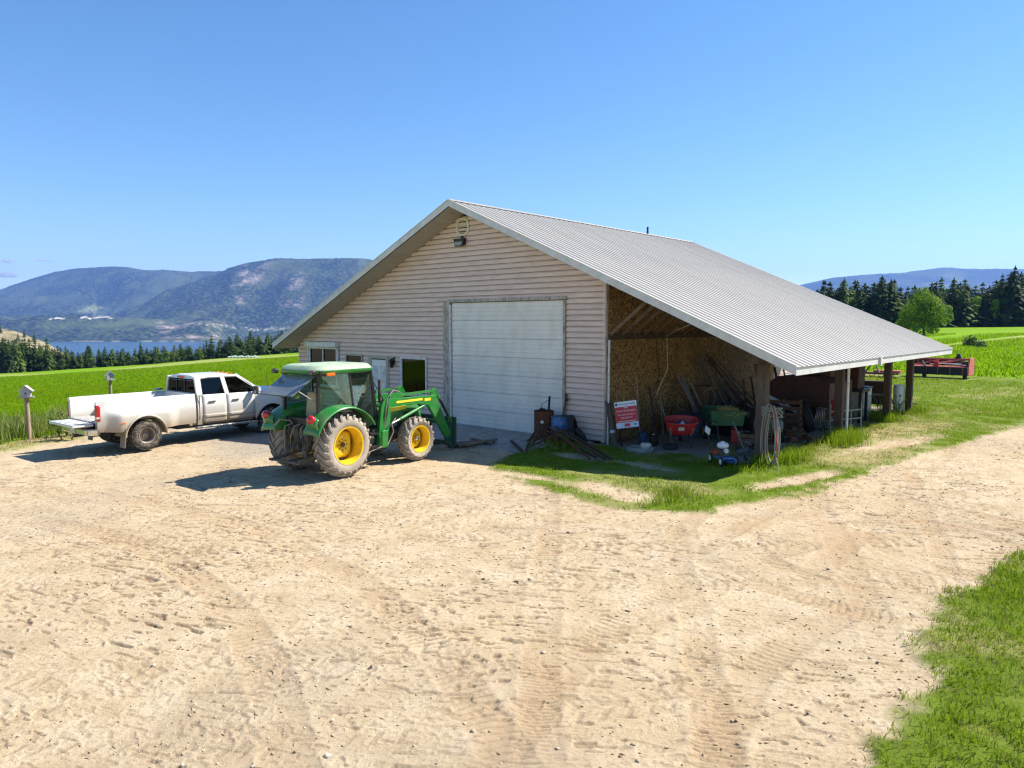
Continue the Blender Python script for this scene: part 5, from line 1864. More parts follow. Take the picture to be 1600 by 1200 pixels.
M_WOODB = pbr('brown_board', (.17, .10, .055), .85, 0, .25, 4, .3, 40, stretch=(3, 3, .4))
M_BIN = pbr('red_brown_machine', (.060, .017, .015), .6, .1, .25, 2, .1, 30, dirt=(.06, .035, .025), dirt_amt=.7)
M_GREYP = pbr('grey_plastic_pipe', (.14, .14, .14), .55, 0, .15, 4)
M_CLOTH = pbr('grey_tarpaulin', (.10, .11, .115), .85, 0, .25, 4, .3, 20)
M_SIGNW = pbr('sign_white', (.78, .79, .80), .45, 0, .03)
M_SIGNR = pbr('sign_red', (.55, .020, .028), .45, 0, .04)
M_SIGNB = pbr('sign_blue', (.04, .06, .18), .45)
M_PALEBLUE = pbr('sign_pale_blue', (.55, .62, .76), .45)

def GP(x, y):
    w = BL(x, y)
    return BL(x, y, gz(w))

def arc(c, r, a0, a1, n, ax=(1, 0, 0), ay=(0, 0, 1)):
    ax, ay, c = Vector(ax), Vector(ay), Vector(c)
    return [c + ax * r * math.cos(a0 + (a1 - a0) * i / n) + ay * r * math.sin(a0 + (a1 - a0) * i / n) for i in range(n + 1)]

def drum(name, label, x, y, r, h, mat, z=0.0):
    t = thing(name, label, 'drum', GP(x, y) + Vector((0, 0, z)), BROT)
    prof = [(0, .012), (r - .012, .012), (r, 0), (r, .02)]
    for zz in (h * .33, h * .66):
        prof += [(r, zz - .025), (r + .012, zz), (r, zz + .025)]
    prof += [(r, h - .02), (r + .008, h - .008), (r + .006, h), (r - .012, h), (r - .012, h - .05), (r - .016, .10), (0, .10)]
    MB().lathe(prof, 28).build('shell', mat, t, smooth=40)
    MB().lathe([(0, .11), (r - .02, .11)], 20).build('contents', M_RUSTD, t)
    return t
# rusty drum with irons standing in it
t = drum('rusty_drum', 'rusty open steel drum in front of the garage door holding iron bars', -1.86, -.55, .30, .88, M_RUST)
MB().tube([(-.10, .02, .86), (-.10, .0, 1.05), (.10, .02, 1.18), (.16, .05, 1.22)], .010, 5).build('wire', M_BLACK, t)
MB().box((-.02, -.05, .90), (.16, .10, .09), (.2, .1, .4)).build('scrap', M_BLACK, t)
tag(MB().bar((0, 0, .12), (.10, .0, 1.33), .07, .03).build('iron_bar', M_BLACK, loc=GP(-1.74, -.55), rot=(0, 0, BROT)), 'flat dark iron bar leaning up out of the rusty drum', 'bar')
t = drum('blue_drum', 'faded blue drum standing between the rusty drum and the old tyre', -1.30, -.46, .27, .74, M_BLUE)
MB().box((.0, -.272, .32), (.20, .01, .09)).build('drum_sticker', M_BLACK, t)
MB().lathe([(0, .75), (.22, .75), (.24, .735), (.24, .70)], 20).build('lid', M_BLACK, t)
ib = thing('iron_bar', 'dark iron post leaning on the garage trim behind the blue drum', 'bar', GP(-1.42, -.2), BROT)
MB().bar((-.08, -.02, .02), (.08, .10, 1.38), .08, .05).build('shaft', M_BLACK, ib); MB().cyl((.08, .05, 1.22), (.16, .03, 1.20), .04, n=8).build('hook', M_RUSTD, ib)

def tyre_thing(name, label, loc, r, w, rot, mat=M_RUBBER):
    prof = [(r * .62, -w / 2 + .01), (r * .70, -w / 2), (r * .90, -w / 2 + .01), (r * .98, -w / 2 + .035), (r, 0), (r * .98, w / 2 - .035), (r * .90, w / 2 - .01), (r * .70, w / 2), (r * .62, w / 2 - .01), (r * .66, w / 2 - .04), (r * .80, w / 2 - .05), (r * .86, 0), (r * .80, -w / 2 + .05), (r * .66, -w / 2 + .04)]
    o = MB().lathe(prof, 36, closed=True).build(name, mat, smooth=45, loc=loc)
    o.rotation_euler = rot
    return tag(o, label, 'tyre' if label else None)
tyre_thing('discarded_car_tyre', 'black bald tyre standing against the siding by the blue drum', GP(-.86, -.42) + Vector((0, 0, .40)), .42, .19, (Matrix.Rotation(BROT + R(28), 3, 'Z') @ Matrix.Rotation(R(80), 3, 'Y')).to_euler())
tyre_thing('discarded_car_tyre', 'small black tyre half hidden behind the long rusty iron bars', GP(-.42, -.62) + Vector((0, 0, .20)), .27, .16, (Matrix.Rotation(BROT + R(60), 3, 'Z') @ Matrix.Rotation(R(62), 3, 'Y')).to_euler())
# rusty cultivator frame lying in front of the drums
hw = thing('cultivator_frame', 'rusty cultivator frame with cross bars lying before the rusty drum', 'farm implement', GP(-.75, -2.15), BROT)
f1 = MB()
f1.bar((-.95, .75, .05), (.10, -.62, .06), .07, .05); f1.bar((-1.05, .05, .10), (.02, -.70, .04), .06, .06); f1.bar((-.55, .25, .12), (-.35, .55, .62), .07, .07); f1.bar((-.15, -.1, .10), (-.35, .55, .62), .06, .06)
f1.build('frame', M_RUSTD, hw)
for q, (a, b) in enumerate((((-.75, .4, .08), (-.55, .75, .40)), ((-.40, .15, .08), (-.20, .60, .35)), ((-.1, -.25, .08), (.2, .3, .32)), ((.2, .9, .30), (-.45, .60, .42)))):
    MB().bar(a, b, .055, .045).build('tine', M_RUSTD, hw)
MB().ball((-.32, .55, .66), .05, 8, 6).build('knob', M_CLEARL, hw)
# long rusty bars running from the drums out to the grass
bb = thing('iron_rail', 'bundle of long rusty iron rails sloping from the blue drum to the grass', 'rails', GP(-.2, -1.5), BROT)
for q, (a, b, w_, m_) in enumerate((((-.80, .40, .50), (1.83, -.87, .05), .06, M_RUSTD), ((-.95, .34, .48), (1.50, -1.05, .04), .045, M_RUST), ((-.62, .55, .42), (1.95, -.72, .04), .05, M_RUSTD), ((-.70, .20, .30), (1.62, -.95, .08), .05, M_BLACK))):
    MB().bar(a, b, w_, .05).build('rail', m_, bb)
MB().box((-.45, .12, .20), (.30, .28, .36), (.2, .1, .5)).build('plough_share', M_RUST, bb)
wi = thing('scrap_pile', 'low heap of dark scrap iron in weeds below the blue drum', 'scrap', GP(-1.0, -1.0), BROT)
for q in range(7):
    a = random.uniform(0, 6)
    MB().bar((-.2 + .5 * math.cos(a), .1 + .3 * math.sin(a), .05), (-.2 - .3 * math.cos(a + .6), .1 - .2 * math.sin(a), random.uniform(.10, .34)), .05, .04).build('scrap', random.choice([M_RUSTD, M_RUST, M_BLACK]), wi)

# corner of the wall: white pipe, log, rods
tag(MB().cyl((0, 0, 0), (-.02, .06, 3.05), .030, n=8).build('white_pipe', M_WHITE, loc=GP(.17, -.10), rot=(0, 0, BROT), smooth=40), 'tall thin white pipe standing at the corner of the siding', 'pipe')
lg = thing('fence_post', 'grey weathered round post leaning at the corner below the white pipe', 'post', GP(.52, -.28), BROT)
MB().cyl((.06, -.05, 0), (-.42, .25, 1.28), .085, .075, 12).build('shaft', M_POSTL, lg, smooth=40); MB().cyl((-.085, .04, .38), (-.11, .056, .46), .092, .092, 12).build('band', M_STEEL, lg, smooth=40)

# estate agent's board
sg = thing('sale_sign', 'red and white estate agent board leaning at the front of the lean-to', 'sign', GP(.80, -.02), BROT + R(24))
SGM = Matrix.Translation((0, 0, .56)) @ Matrix.Rotation(R(-9), 4, 'Y') @ Matrix.Rotation(R(-12), 4, 'X') @ Matrix.Diagonal((.80, 1, .76, 1))
def sgbox(c, s, nm, m_):
    return MB().box(c, s, None, SGM).build(nm, m_, sg)
sgbox((0, 0, .50), (.80, .022, 1.0), 'board', M_SIGNW)
sgbox((0, -.013, .50), (.795, .006, .60), 'red_panel', M_SIGNR)
sgbox((0, -.013, .095), (.795, .006, .185), 'footer_panel', M_PALEBLUE)
sgbox((.0, -.017, .10), (.20, .004, .12), 'footer_box', M_SIGNR)
sgbox((.28, -.017, .11), (.09, .004, .05), 'footer_mark', M_SIGNB)
sgbox((-.33, -.014, .90), (.08, .004, .10), 'emblem', M_SIGNB)
def sgt(body, z, size, m_, x=0, sx=1):
    text_part(body, size, m_, sg, SGM @ Matrix.Translation((x, -.0185, z)) @ Matrix.Rotation(PI / 2, 4, 'X'), 'lettering', sx=sx)
sgt('Downtown Realty', .90, .095, M_SIGNB, .05, .85)
sgbox((0, -.017, .755), (.14, .004, .022), 'rule', M_SIGNW)
sgt('Pearson & DiLongolla', .645, .098, M_SIGNW, 0, .80)
sgt('Farm, Ranch, Residential', .50, .085, M_SIGNW, 0, .74)
sgt('250-545-5371', .375, .085, M_SIGNW, 0, .9)
sgbox((0, -.017, .25), (.66, .004, .018), 'rule', M_SIGNW)
for x in (-.36, .36):
    MB().bar((x * .74 + .10, .02, 0), (x * .74, .06, .62), .04, .04).build('leg', M_BLACK, sg)

# long handled tools and rods against the strand board
for (x, y, dx, dy, h_, r_, m_, lab) in ((.75, .75, -.55, .4, 1.9, .02, M_WOODG, 'thin grey pole leaning on the board wall behind the estate agent sign'), (1.25, .9, -.85, .5, 1.6, .025, M_BLACK, 'dark pole leaning behind the right edge of the estate agent sign'),
                                   (1.7, 1.0, -1.1, .6, 1.25, .02, M_WOODG, 'short slanting pole between the sign and the red wheelbarrow'), (.45, 2.1, -.3, .1, 1.65, .03, M_WOODB, 'brown handle upright on the board wall left of the wheelbarrow'),
                                   (.5, 2.5, -.38, .2, 1.35, .025, M_WOODG, 'lower grey handle on the board wall behind the wheelbarrow')):
    tag(MB().cyl((0, 0, 0), (dx * .75, dy, h_), r_, n=7).build('pole', m_, loc=GP(x, y), rot=(0, 0, BROT), smooth=40), lab, 'pole')
# jugs and buckets under the sign
for (x, y, r_, h_, m_, lab, nm) in ((.95, .55, .13, .42, M_BLUED, 'dark blue canister standing behind the foot of the estate agent sign', 'canister'), (1.25, .62, .11, .34, M_BLACK, 'small black can right of the blue canister under the sign', 'canister'),
                                 (1.45, -.10, .15, .22, M_CREAM, 'cream plastic tub sitting inside the white hose ring', 'tub')):
    t = thing(nm, lab, nm, GP(x, y), BROT)
    MB().lathe([(0, 0), (r_ * .9, 0), (r_, .03), (r_, h_ * .8), (r_ * .55, h_ * .93), (r_ * .35, h_ * .95)], 18).build('shell', m_, t, smooth=40)
    MB().lathe([(r_ * .38, h_ * .95), (r_ * .38, h_), (0, h_)], 14).build('lid', M_BLACK if m_ is not M_BLACK else M_WHITE, t, smooth=40)
hc = MB()
for q in range(3):
    hc.tube([(.36 * math.cos(a) + .02 * q, .30 * math.sin(a) + .015 * q, .03 + .035 * q) for a in [2 * PI * i / 28 for i in range(28)]], .025, 6, True)
tag(hc.build('white_hose_ring', M_HOSEW, loc=GP(1.42, -.42), rot=(0, 0, BROT), smooth=60), 'flat ring of pale hose on the ground at the edge of the grass', 'hose')
tag(MB().lathe([(0, .14), (.20, .14), (.22, .12), (.22, .02), (.18, 0), (0, 0)], 20).build('black_bowl', M_RUBBER, loc=GP(1.9, .45), rot=(0, 0, BROT), smooth=40), 'low black rubber bowl on the gravel left of the wheelbarrow', 'bowl')

# red wheelbarrow, tray towards the yard
wb = thing('wheelbarrow', 'red plastic wheelbarrow full of rags standing in the lean-to', 'wheelbarrow', GP(1.95, .95), R(-12))
def tray(u, v):
    a = 2 * PI * u
    e = 3.2
    rr_ = (abs(math.cos(a)) ** e + abs(math.sin(a)) ** e) ** (-1 / e)
    prof = [(.62, .40), (.80, .46), (1.0, .78), (1.045, .785), (1.05, .765)]
    q = v * 4
    i = min(int(q), 3)
    f = q - i
    k = prof[i][0] * (1 - f) + prof[i + 1][0] * f
    z = prof[i][1] * (1 - f) + prof[i + 1][1] * f
    return (.46 * k * rr_ * math.cos(a), .58 * k * rr_ * math.sin(a) + .05, z + .05 * math.sin(a) * k)
tm = MB(); tm.grid(tray, 40, 8)
tm.add([(.46 * .62 * math.cos(a), .58 * .62 * math.sin(a) + .05, .405) for a in [2 * PI * i / 20 for i in range(20)]], [tuple(range(20))])
tm.build('tray', M_RED, wb, smooth=50, solid=.008)
MB().box((0, -.60, .60), (.16, .02, .10), (.5, 0, 0)).build('tray_badge', M_CREAM, wb)
for s in (-1, 1):
    MB().tube([(s * .30, -1.05, .66), (s * .28, -.55, .42), (s * .20, .35, .36), (s * .06, .98, .24)], .022, 7).build('handle', M_WOODG, wb, smooth=50)
    MB().tube([(s * .24, -.15, .40), (s * .28, -.30, .02), (s * .28, -.15, .01), (s * .22, .10, .38)], .018, 6).build('leg', M_BLACK, wb, smooth=50)
whl = tyre_thing('wheel', None, (0, .98, .20), .20, .09, (0, PI / 2, 0))
whl.parent = wb
MB().lathe([(.125, -.03), (.125, .03), (.05, .04), (.02, .05), (0, .05)], 16, Matrix.Rotation(PI / 2, 4, 'Y')).build('rim', M_STEEL, whl, rot=(0, -PI / 2, 0))
# rags in it
rg = thing('rag_heap', 'blue and white rags heaped in the red wheelbarrow tray', 'rags', wb.location + Vector((0, 0, .52)), BROT)
for q, m_ in enumerate((M_SIGNW, M_BLUED, M_SIGNW, M_BLUE, M_CLOTH)):
    b = MB()
    cx, cy = random.uniform(-.16, .22), random.uniform(-.25, .2)
    b.grid(lambda u, v: (cx + (u - .5) * .34, cy + (v - .5) * .30, .12 * math.sin(PI * u) * math.sin(PI * v) + .05 * math.sin(9 * u + 5 * v + q) + .06), 9, 9)
    b.build('rag', m_, rg, smooth=60, solid=.008)

# green tipping cart with straw
ct = thing('garden_cart', 'green steel dump cart carrying straw behind the wheelbarrow', 'cart', GP(2.15, 3.1), BROT + R(38))
bx_ = MB()
W_, L_, H_ = .92, 1.55, .40
for (c, s_, r_) in (((-W_ / 2, 0, .72), (.025, L_, H_), (0, -.12, 0)), ((W_ / 2, 0, .72), (.025, L_, H_), (0, .12, 0)), ((0, L_ / 2, .72), (W_, .025, H_), (-.12, 0, 0)), ((0, -L_ / 2, .72), (W_, .025, H_), (.12, 0, 0)), ((0, 0, .53), (W_ - .03, L_, .03), None)):
    bx_.box(c, s_, r_)
bx_.build('box', M_CARTG, ct)
for s in (-1, 1):
    MB().box((s * (W_ / 2 + .03), 0, .92), (.05, L_ + .06, .035)).build('box_rim', M_CARTG, ct); MB().box((0, s * (L_ / 2 + .03), .92), (W_ + .1, .05, .035)).build('box_rim', M_CARTG, ct)
    w = tyre_thing('wheel', None, (s * .50, -.05, .25), .25, .14, (0, PI / 2, 0))
    w.parent = ct
    MB().lathe([(.155, -.05), (.155, .05), (.14, .055), (.08, .02), (.05, .05), (0, .05)], 20).build('rim', M_YELLOW, w, smooth=40)
    MB().lathe([(.155, .05), (.155, -.05), (.14, -.055), (.08, -.02), (.05, -.05), (0, -.05)], 20).build('rim', M_YELLOW, w, smooth=40)
for i in range(4):
    MB().box((W_ / 2 + .055, -.6 + .4 * i, .72), (.02, .03, .36), (0, .12, 0)).build('box_rib', M_CARTG, ct)
MB().box((W_ / 2 + .06, 0, .76), (.008, .55, .03), (0, .12, 0)).build('decal', M_TYL, ct)
MB().bar((0, L_ / 2, .45), (0, L_ / 2 + .8, .28), .05, .05).build('tow_bar', M_BLACK, ct)
st = MB()
for i in range(240):
    x, y = random.gauss(.1, .18), random.gauss(-.35, .26)
    a, b = random.uniform(0, 6.28), random.uniform(-.5, .5)
    l = random.uniform(.08, .2)
    z0 = .86 + .16 * math.exp(-((x - .1) ** 2 + (y + .35) ** 2) / .12) * random.random()
    st.bar((x - l * math.cos(a), y - l * math.sin(a), z0 - l * b), (x + l * math.cos(a), y + l * math.sin(a), z0 + l * b), .006, .006)
so = st.build('straw', M_STRAW, loc=ct.location, rot=ct.rotation_euler)
tag(so, kind='stuff')
so['label'] = 'loose straw heaped in the green cart'

# lawn edger with a small engine
ed = thing('lawn_edger', 'wheeled lawn edger with white fuel tank and blue deck at the lean-to front', 'lawn edger', GP(4.06, -.78), BROT + R(-38))
MB().box((.02, 0, .17), (.62, .34, .06)).build('deck', M_BLUE, ed, bevel=.015)
MB().box((.36, -.02, .15), (.34, .20, .05), (0, .1, 0)).build('blade_guard', M_BLUED, ed, bevel=.01)
MB().box((-.02, .02, .28), (.24, .26, .16)).build('engine', M_GREYMETAL, ed, bevel=.02)
MB().lathe([(0, 0), (.10, 0), (.135, .03), (.145, .08), (.12, .13), (.05, .15), (.05, .17), (0, .17)], 20).build('fuel_tank', M_SIGNW, ed, smooth=50, loc=(-.06, .02, .38))
MB().lathe([(0, 0), (.10, 0), (.10, .10), (.04, .12), (0, .12)], 16).build('starter_cover', M_RED, ed, smooth=40, loc=(-.16, -.10, .22))
MB().cyl((.13, -.02, .34), (.22, -.02, .36), .06, n=12).build('muffler', M_STEEL, ed, smooth=40)
for (x, y) in ((-.28, -.20), (-.28, .20), (.30, -.20), (.30, .20)):
    w = tyre_thing('wheel', None, (x, y, .115), .115, .05, (PI / 2, 0, 0)); w.parent = ed
    MB().lathe([(.072, -.02), (.072, .02), (.03, .03), (0, .03)], 14).build('hub', M_SIGNW, w); MB().lathe([(.072, .02), (.072, -.02), (.03, -.03), (0, -.03)], 14).build('hub', M_SIGNW, w)
for s in (-1, 1):
    MB().tube([(-.26, s * .13, .20), (-.55, s * .14, .62), (-.66, s * .14, .95)], .014, 6).build('handle', M_BLACK, ed, smooth=50)
MB().tube([(-.66, -.14, .95), (-.68, 0, .98), (-.66, .14, .95)], .016, 6).build('grip', M_BLACK, ed, smooth=50)
MB().box((-.56, -.155, .76), (.22, .012, .16), (0, .3, .1)).build('instruction_plate', M_SIGNW, ed)

# fuel can, bucket, dark things along the wall
gc = thing('fuel_can', 'red plastic fuel can on the gravel beside the white bucket', 'fuel can', GP(2.78, 2.75), BROT + R(20))
MB().prism([(-.14, 0), (.14, 0), (.14, .30), (.06, .38), (-.14, .38)], .20, Matrix.Translation((0, .10, 0)) @ Matrix.Rotation(PI / 2, 4, 'X')).build('body', M_RED, gc, bevel=.025)
MB().tube([(.02, 0, .38), (.0, 0, .44), (-.10, 0, .44), (-.12, 0, .38)], .018, 6).build('handle', M_RED, gc, smooth=50)
MB().cyl((.11, 0, .33), (.17, 0, .42), .025, n=8).build('spout', M_BLACK, gc, smooth=40)
bk = thing('bucket', 'pale plastic bucket with bail right of the red fuel can', 'bucket', GP(3.02, 2.75), BROT)
MB().lathe([(0, .01), (.135, .01), (.14, 0), (.165, .34), (.172, .345), (.172, .33), (.160, .33), (.138, .03), (0, .03)], 24).build('shell', M_CREAM, bk, smooth=40)
MB().tube(arc((0, 0, .33), .17, 0, PI, 12, (.8, .6, 0), (.2, -.2, .25)), .006, 5).build('bail', M_STEEL, bk)
# things along the strand board: boards, sheets, tarpaulined bench, dark crate
ln_ = thing('lumber_bundle', 'long dark iron and timber lengths leaning high against the board wall', 'lumber', GP(.9, 6.0), BROT)
for i in range(8):
    a = i * .09
    MB().bar((.35 + .09 * i, -.35 + .30 * i, 0), (-.70 + .03 * i, -.75 + .10 * i, 2.35 + .12 * math.sin(i * 2.1)), .07, .05).build('length', random.choice([M_RUSTD, M_WOODB, M_BLACK]), ln_)
pn = thing('panel_stack', 'grey sheets propped against the board wall behind the green cart', 'panels', GP(.62, 6.6), BROT)
for i, (w_, h_, m_) in enumerate(((1.3, 1.25, M_CLOTH), (1.1, 1.05, M_GREYP), (.9, 1.15, M_WOODG))):
    MB().box((.05 + .10 * i, .2 * i, h_ / 2), (.02, w_, h_), (0, -.22, 0)).build('sheet', m_, pn)
ld = thing('propped_board', 'narrow grey boards propped on the wall above the green cart', 'boards', GP(.72, 3.9), BROT)
MB().bar((.55, -.15, .0), (-.45, .15, 1.72), .30, .03, up=(1, 0, 0)).build('board', M_GREYP, ld); MB().bar((.62, .35, 0), (-.36, .55, 1.55), .16, .03, up=(1, 0, 0)).build('board', M_WOODG, ld); MB().tube([(.25, -.4, .9), (-.35, -.4, 1.85), (-.45, 0, 1.88)], .02, 5).build('bent_pipe', M_STEEL, ld)
cb_ = thing('dark_cabinet', 'dark brown cabinet with wire loops beside the propped boards', 'cabinet', GP(.52, 5.2), BROT)
MB().box((0, 0, .70), (.55, .65, 1.40)).build('case', M_WOODB, cb_, bevel=.01); MB().box((.285, 0, .9), (.02, .55, .8)).build('door', M_RUSTD, cb_)
cb_w = MB().tube([(.35, -.3, .6)] + arc((.42, -.55, 1.05), .30, -1.2, 2.6, 14, (.25, 1, 0)), .012, 5)
cb_w.build('wire_loop', M_HOSEW, cb_, smooth=60)
bn_ = thing('covered_bench', 'tarpaulin covered bench with grey bundles near the front post', 'bench', GP(2.3, 5.6), BROT)
MB().box((0, 0, .40), (1.1, 1.5, .06)).build('top', M_WOODG, bn_)
for x in (-.5, .5):
    for y in (-.7, .7):
        MB().box((x, y, .19), (.08, .08, .37)).build('leg', M_WOODG, bn_)
MB().grid(lambda u, v: ((u - .5) * 1.2, (v - .5) * 1.6, .44 + .40 * math.sin(PI * u) ** .6 * math.sin(PI * v) ** .6 + .05 * math.sin(11 * u) * math.cos(9 * v)), 18, 18).build('tarpaulin', M_CLOTH, bn_, smooth=60)
bt = thing('blue_tote', 'blue plastic tote behind the red wheelbarrow', 'tote', GP(1.1, 2.9), BROT)
MB().box((0, 0, .34), (.5, .75, .68)).build('tub', M_BLUE, bt, bevel=.04); MB().box((0, 0, .70), (.54, .79, .05)).build('lid', M_BLUED, bt, bevel=.02)
# grey tank and seat shaped heap near the post
tk_ = thing('grey_tank', 'rounded grey tank lying behind the front timber post', 'tank', GP(3.55, 3.2), BROT + R(30))
MB().lathe([(0, -.42), (.16, -.40), (.24, -.30), (.25, 0), (.24, .30), (.16, .40), (0, .42)], 20, Matrix.Translation((0, 0, .52)) @ Matrix.Rotation(PI / 2, 4, 'Y')).build('shell', M_GREYP, tk_, smooth=50)
for s in (-.25, .25):
    MB().box((s, 0, .15), (.06, .34, .30)).build('stand', M_BLACK, tk_)

# hose coils hung on the front post
hz = thing('hose_coil', 'pale looped garden hoses hanging from the front timber post', 'hose', BL(5.10, -.30), BROT)
for q in range(6):
    w_, h_ = .135 + .02 * (q % 3), .62 + .035 * q
    pts = []
    for i in range(25):
        a = 2 * PI * i / 25
        pts.append((.05 * math.sin(q * 2.1) + w_ * math.cos(a) * (1 - .25 * math.sin(a)), -.05 - .022 * q + .02 * math.sin(a * 2 + q), .80 + h_ * math.sin(a) + (.02 * math.cos(3 * a + q))))
    MB().tube(pts, .014, 6, True).build('coil', M_HOSEW if q != 3 else M_RED, hz, smooth=60)
MB().tube([(.10, -.1, .5), (.2, -.2, .2), (.34, -.35, .03), (.10, -.5, .03), (-.3, -.4, .03)], .014, 6).build('loose_end', M_HOSEW, hz, smooth=60)
tg_ = MB()
for q in range(7):
    tg_.tube([(.25 * math.sin(q * 1.7 + i * .7), -.08 + .05 * math.cos(q + i), 1.38 + .12 * math.sin(i * .8 + q)) for i in range(7)], .013, 5)
tg_.build('tangle', M_HOSEW, hz, smooth=60)
MB().box((0, -.02, 1.36), (.12, .18, .05)).build('hook', M_BLACK, hz)
tag(MB().bar((0, 0, 0), (-.70, .50, .95), .03, .03).build('crowbar', M_GREYP, loc=GP(4.55, -.30), rot=(0, 0, BROT)), 'thin grey rod leaning left of the front timber post', 'rod')

# wire gate panels leaning between the first posts, and timber
rk = thing('steel_rack', 'tall rusty lattice of bars standing behind the front post', 'rack', GP(2.9, 9.0), BROT + R(12))
for x in (-.55, -.1, .35):
    MB().bar((x, 0, 0), (x + .08, .12, 2.45), .05, .05).build('upright', M_RUST, rk)
for i in range(7):
    MB().bar((-.6, .02 + .015 * i, .3 + .33 * i), (.45, .03 + .015 * i, .3 + .33 * i), .025, .025).build('rung', M_RUSTD, rk)
MB().bar((-.5, 0, 1.9), (.40, .1, .4), .03, .03).build('brace', M_BLACK, rk)
lt_ = thing('timber_strip', 'pale timber strips lying on the ground inside the second post', 'timber', GP(4.3, 3.3), BROT)
MB().box((-.2, .2, .06), (.09, 2.6, .07), (0, 0, -.05)).build('strip', M_WOODG, lt_); MB().box((-.5, .3, .05), (.12, 2.2, .05), (0, 0, .03)).build('strip', M_WOODB, lt_)
sp = thing('scrap_heap', 'jumble of small rusty parts and wood inside the second post', 'scrap', GP(3.3, 4.1), BROT)
for q in range(16):
    a, b = random.uniform(-.6, .6), random.uniform(-.8, .8)
    MB().box((a, b, random.uniform(.08, .30)), (random.uniform(.1, .4), random.uniform(.08, .3), random.uniform(.08, .3)), (random.uniform(-.4, .4), random.uniform(-.4, .4), random.uniform(0, 3))).build('scrap', random.choice([M_RUSTD, M_BLACK, M_WOODB, M_RUST, M_GREYP]), sp)

# more stored things that fill the right half of the lean-to
def junk(name, label, cat, x, y, rz=0):
    return thing(name, label, cat, GP(x, y), BROT + R(rz))
t = junk('tarp_pile', 'black tarpaulin heaped over stored gear behind the grey tank', 'tarpaulin', 2.2, 4.6)
MB().grid(lambda u, v: ((u - .5) * 1.5, (v - .5) * 1.6, .02 + .95 * (math.sin(PI * u) * math.sin(PI * v)) ** .5 + .06 * math.sin(13 * u + 3) * math.cos(11 * v)), 20, 20).build('sheet', M_BLACK, t, smooth=60)
t = junk('tyre_stack_base', 'big black tractor tyre leaning on the old hay machine', 'tyre', 3.6, 6.1)
tt = tyre_thing('tyre_ring', None, (0, 0, .52), .52, .30, (0, R(70), R(30))); tt.parent = t
t.name = 'spare_tyre'
t = junk('pallet', 'dark wooden pallet standing on edge between the first two posts', 'pallet', 3.3, 5.0, -70)
for i in range(6):
    MB().box((-.19 * i * .18, 0, .09 + .19 * i), (.025, 1.1, .11), (0, -.18, 0)).build('slat', M_RUSTD, t)
for y in (-.5, 0, .5):
    MB().box((-.155, y, .56), (.08, .06, 1.14), (0, -.18, 0)).build('stringer', M_WOODB, t)
t = junk('spoked_iron_hoop', 'rusty spoked iron wheel leaning by the first post', 'wheel', 4.15, 1.6, 20)
MB().tube([(.45 * math.cos(a) * .3, .45 * math.cos(a), .46 + .45 * math.sin(a)) for a in [2 * PI * i / 28 for i in range(28)]], .025, 6, True).build('rim', M_RUST, t, smooth=60)
for i in range(8):
    a = PI * i / 8
    MB().bar((-.42 * math.cos(a) * .3, -.42 * math.cos(a), .46 - .42 * math.sin(a)), (.42 * math.cos(a) * .3, .42 * math.cos(a), .46 + .42 * math.sin(a)), .018, .018).build('spoke', M_RUSTD, t)
t = junk('crate', 'dark wooden crate with tangled cable beside the white bucket', 'crate', 3.5, 2.2, 15)
for i in range(3):
    for s in (-1, 1):
        MB().box((s * .30, 0, .08 + .14 * i), (.02, .5, .11)).build('slat', M_WOODB, t); MB().box((0, s * .25, .08 + .14 * i), (.6, .02, .11)).build('slat', M_WOODB, t)
MB().tube([(.22 * math.cos(i * .9), .17 * math.sin(i * 1.1), .40 + .05 * math.sin(i * 2.3)) for i in range(26)], .014, 5).build('cable', M_BLACK, t, smooth=60)
t = junk('fuel_drum', 'dark steel drum lying on its side before the old hay machine', 'drum', 3.1, 5.9, 60)
MB().lathe([(0, -.42), (.27, -.42), (.285, -.41), (.28, -.14), (.29, -.13), (.28, -.12), (.28, .12), (.29, .13), (.28, .14), (.285, .41), (.27, .42), (0, .42)], 24, Matrix.Translation((0, 0, .29)) @ Matrix.Rotation(PI / 2, 4, 'Y')).build('shell', M_RUSTD, t, smooth=40)
t = junk('wire_roll', 'loose roll of fencing wire hanging low on the second post', 'wire', 4.45, 5.35)
for q in range(6):
    MB().tube([(.05 * q - .2 + .02 * math.sin(3 * a), .30 * math.cos(a + q * .1), .62 + .32 * math.sin(a)) for a in [2 * PI * i / 20 for i in range(20)]], .006, 4, True).build('strand', M_STEEL, t)
for nm_, lab_, x_, y_, sd in (('engine_heap', 'dark heap of engine parts and chain just behind the front timber post', 4.1, 1.05, 5), ('parts_heap', 'dark heap of rusty parts on the strip of ground left of the second post', 4.15, 3.7, 6), ('rubble_heap', 'low dark heap of broken boards and iron in front of the hay machine', 2.3, 6.5, 8)):
    t = junk(nm_, lab_, 'scrap', x_, y_)
    q_ = random.Random(sd)
    for i in range(14):
        a_, b_ = q_.gauss(0, .28), q_.gauss(0, .32)
        h_ = .42 * math.exp(-(a_ * a_ + b_ * b_) / .18)
        if i % 3 == 0:
            MB().cyl((a_, b_, .04 + h_ * .5), (a_ + q_.uniform(-.3, .3), b_ + q_.uniform(-.3, .3), .06 + h_), q_.uniform(.03, .08), n=9).build('pipe', q_.choice([M_RUSTD, M_BLACK, M_GREYP]), t, smooth=40)
        else:
            MB().box((a_, b_, .06 + h_ * .6), (q_.uniform(.08, .35), q_.uniform(.06, .22), q_.uniform(.06, .22)), (q_.uniform(-.5, .5), q_.uniform(-.5, .5), q_.uniform(0, 3))).build('part', q_.choice([M_RUSTD, M_BLACK, M_BLACK, M_RUST, M_WOODB]), t, bevel=.008)
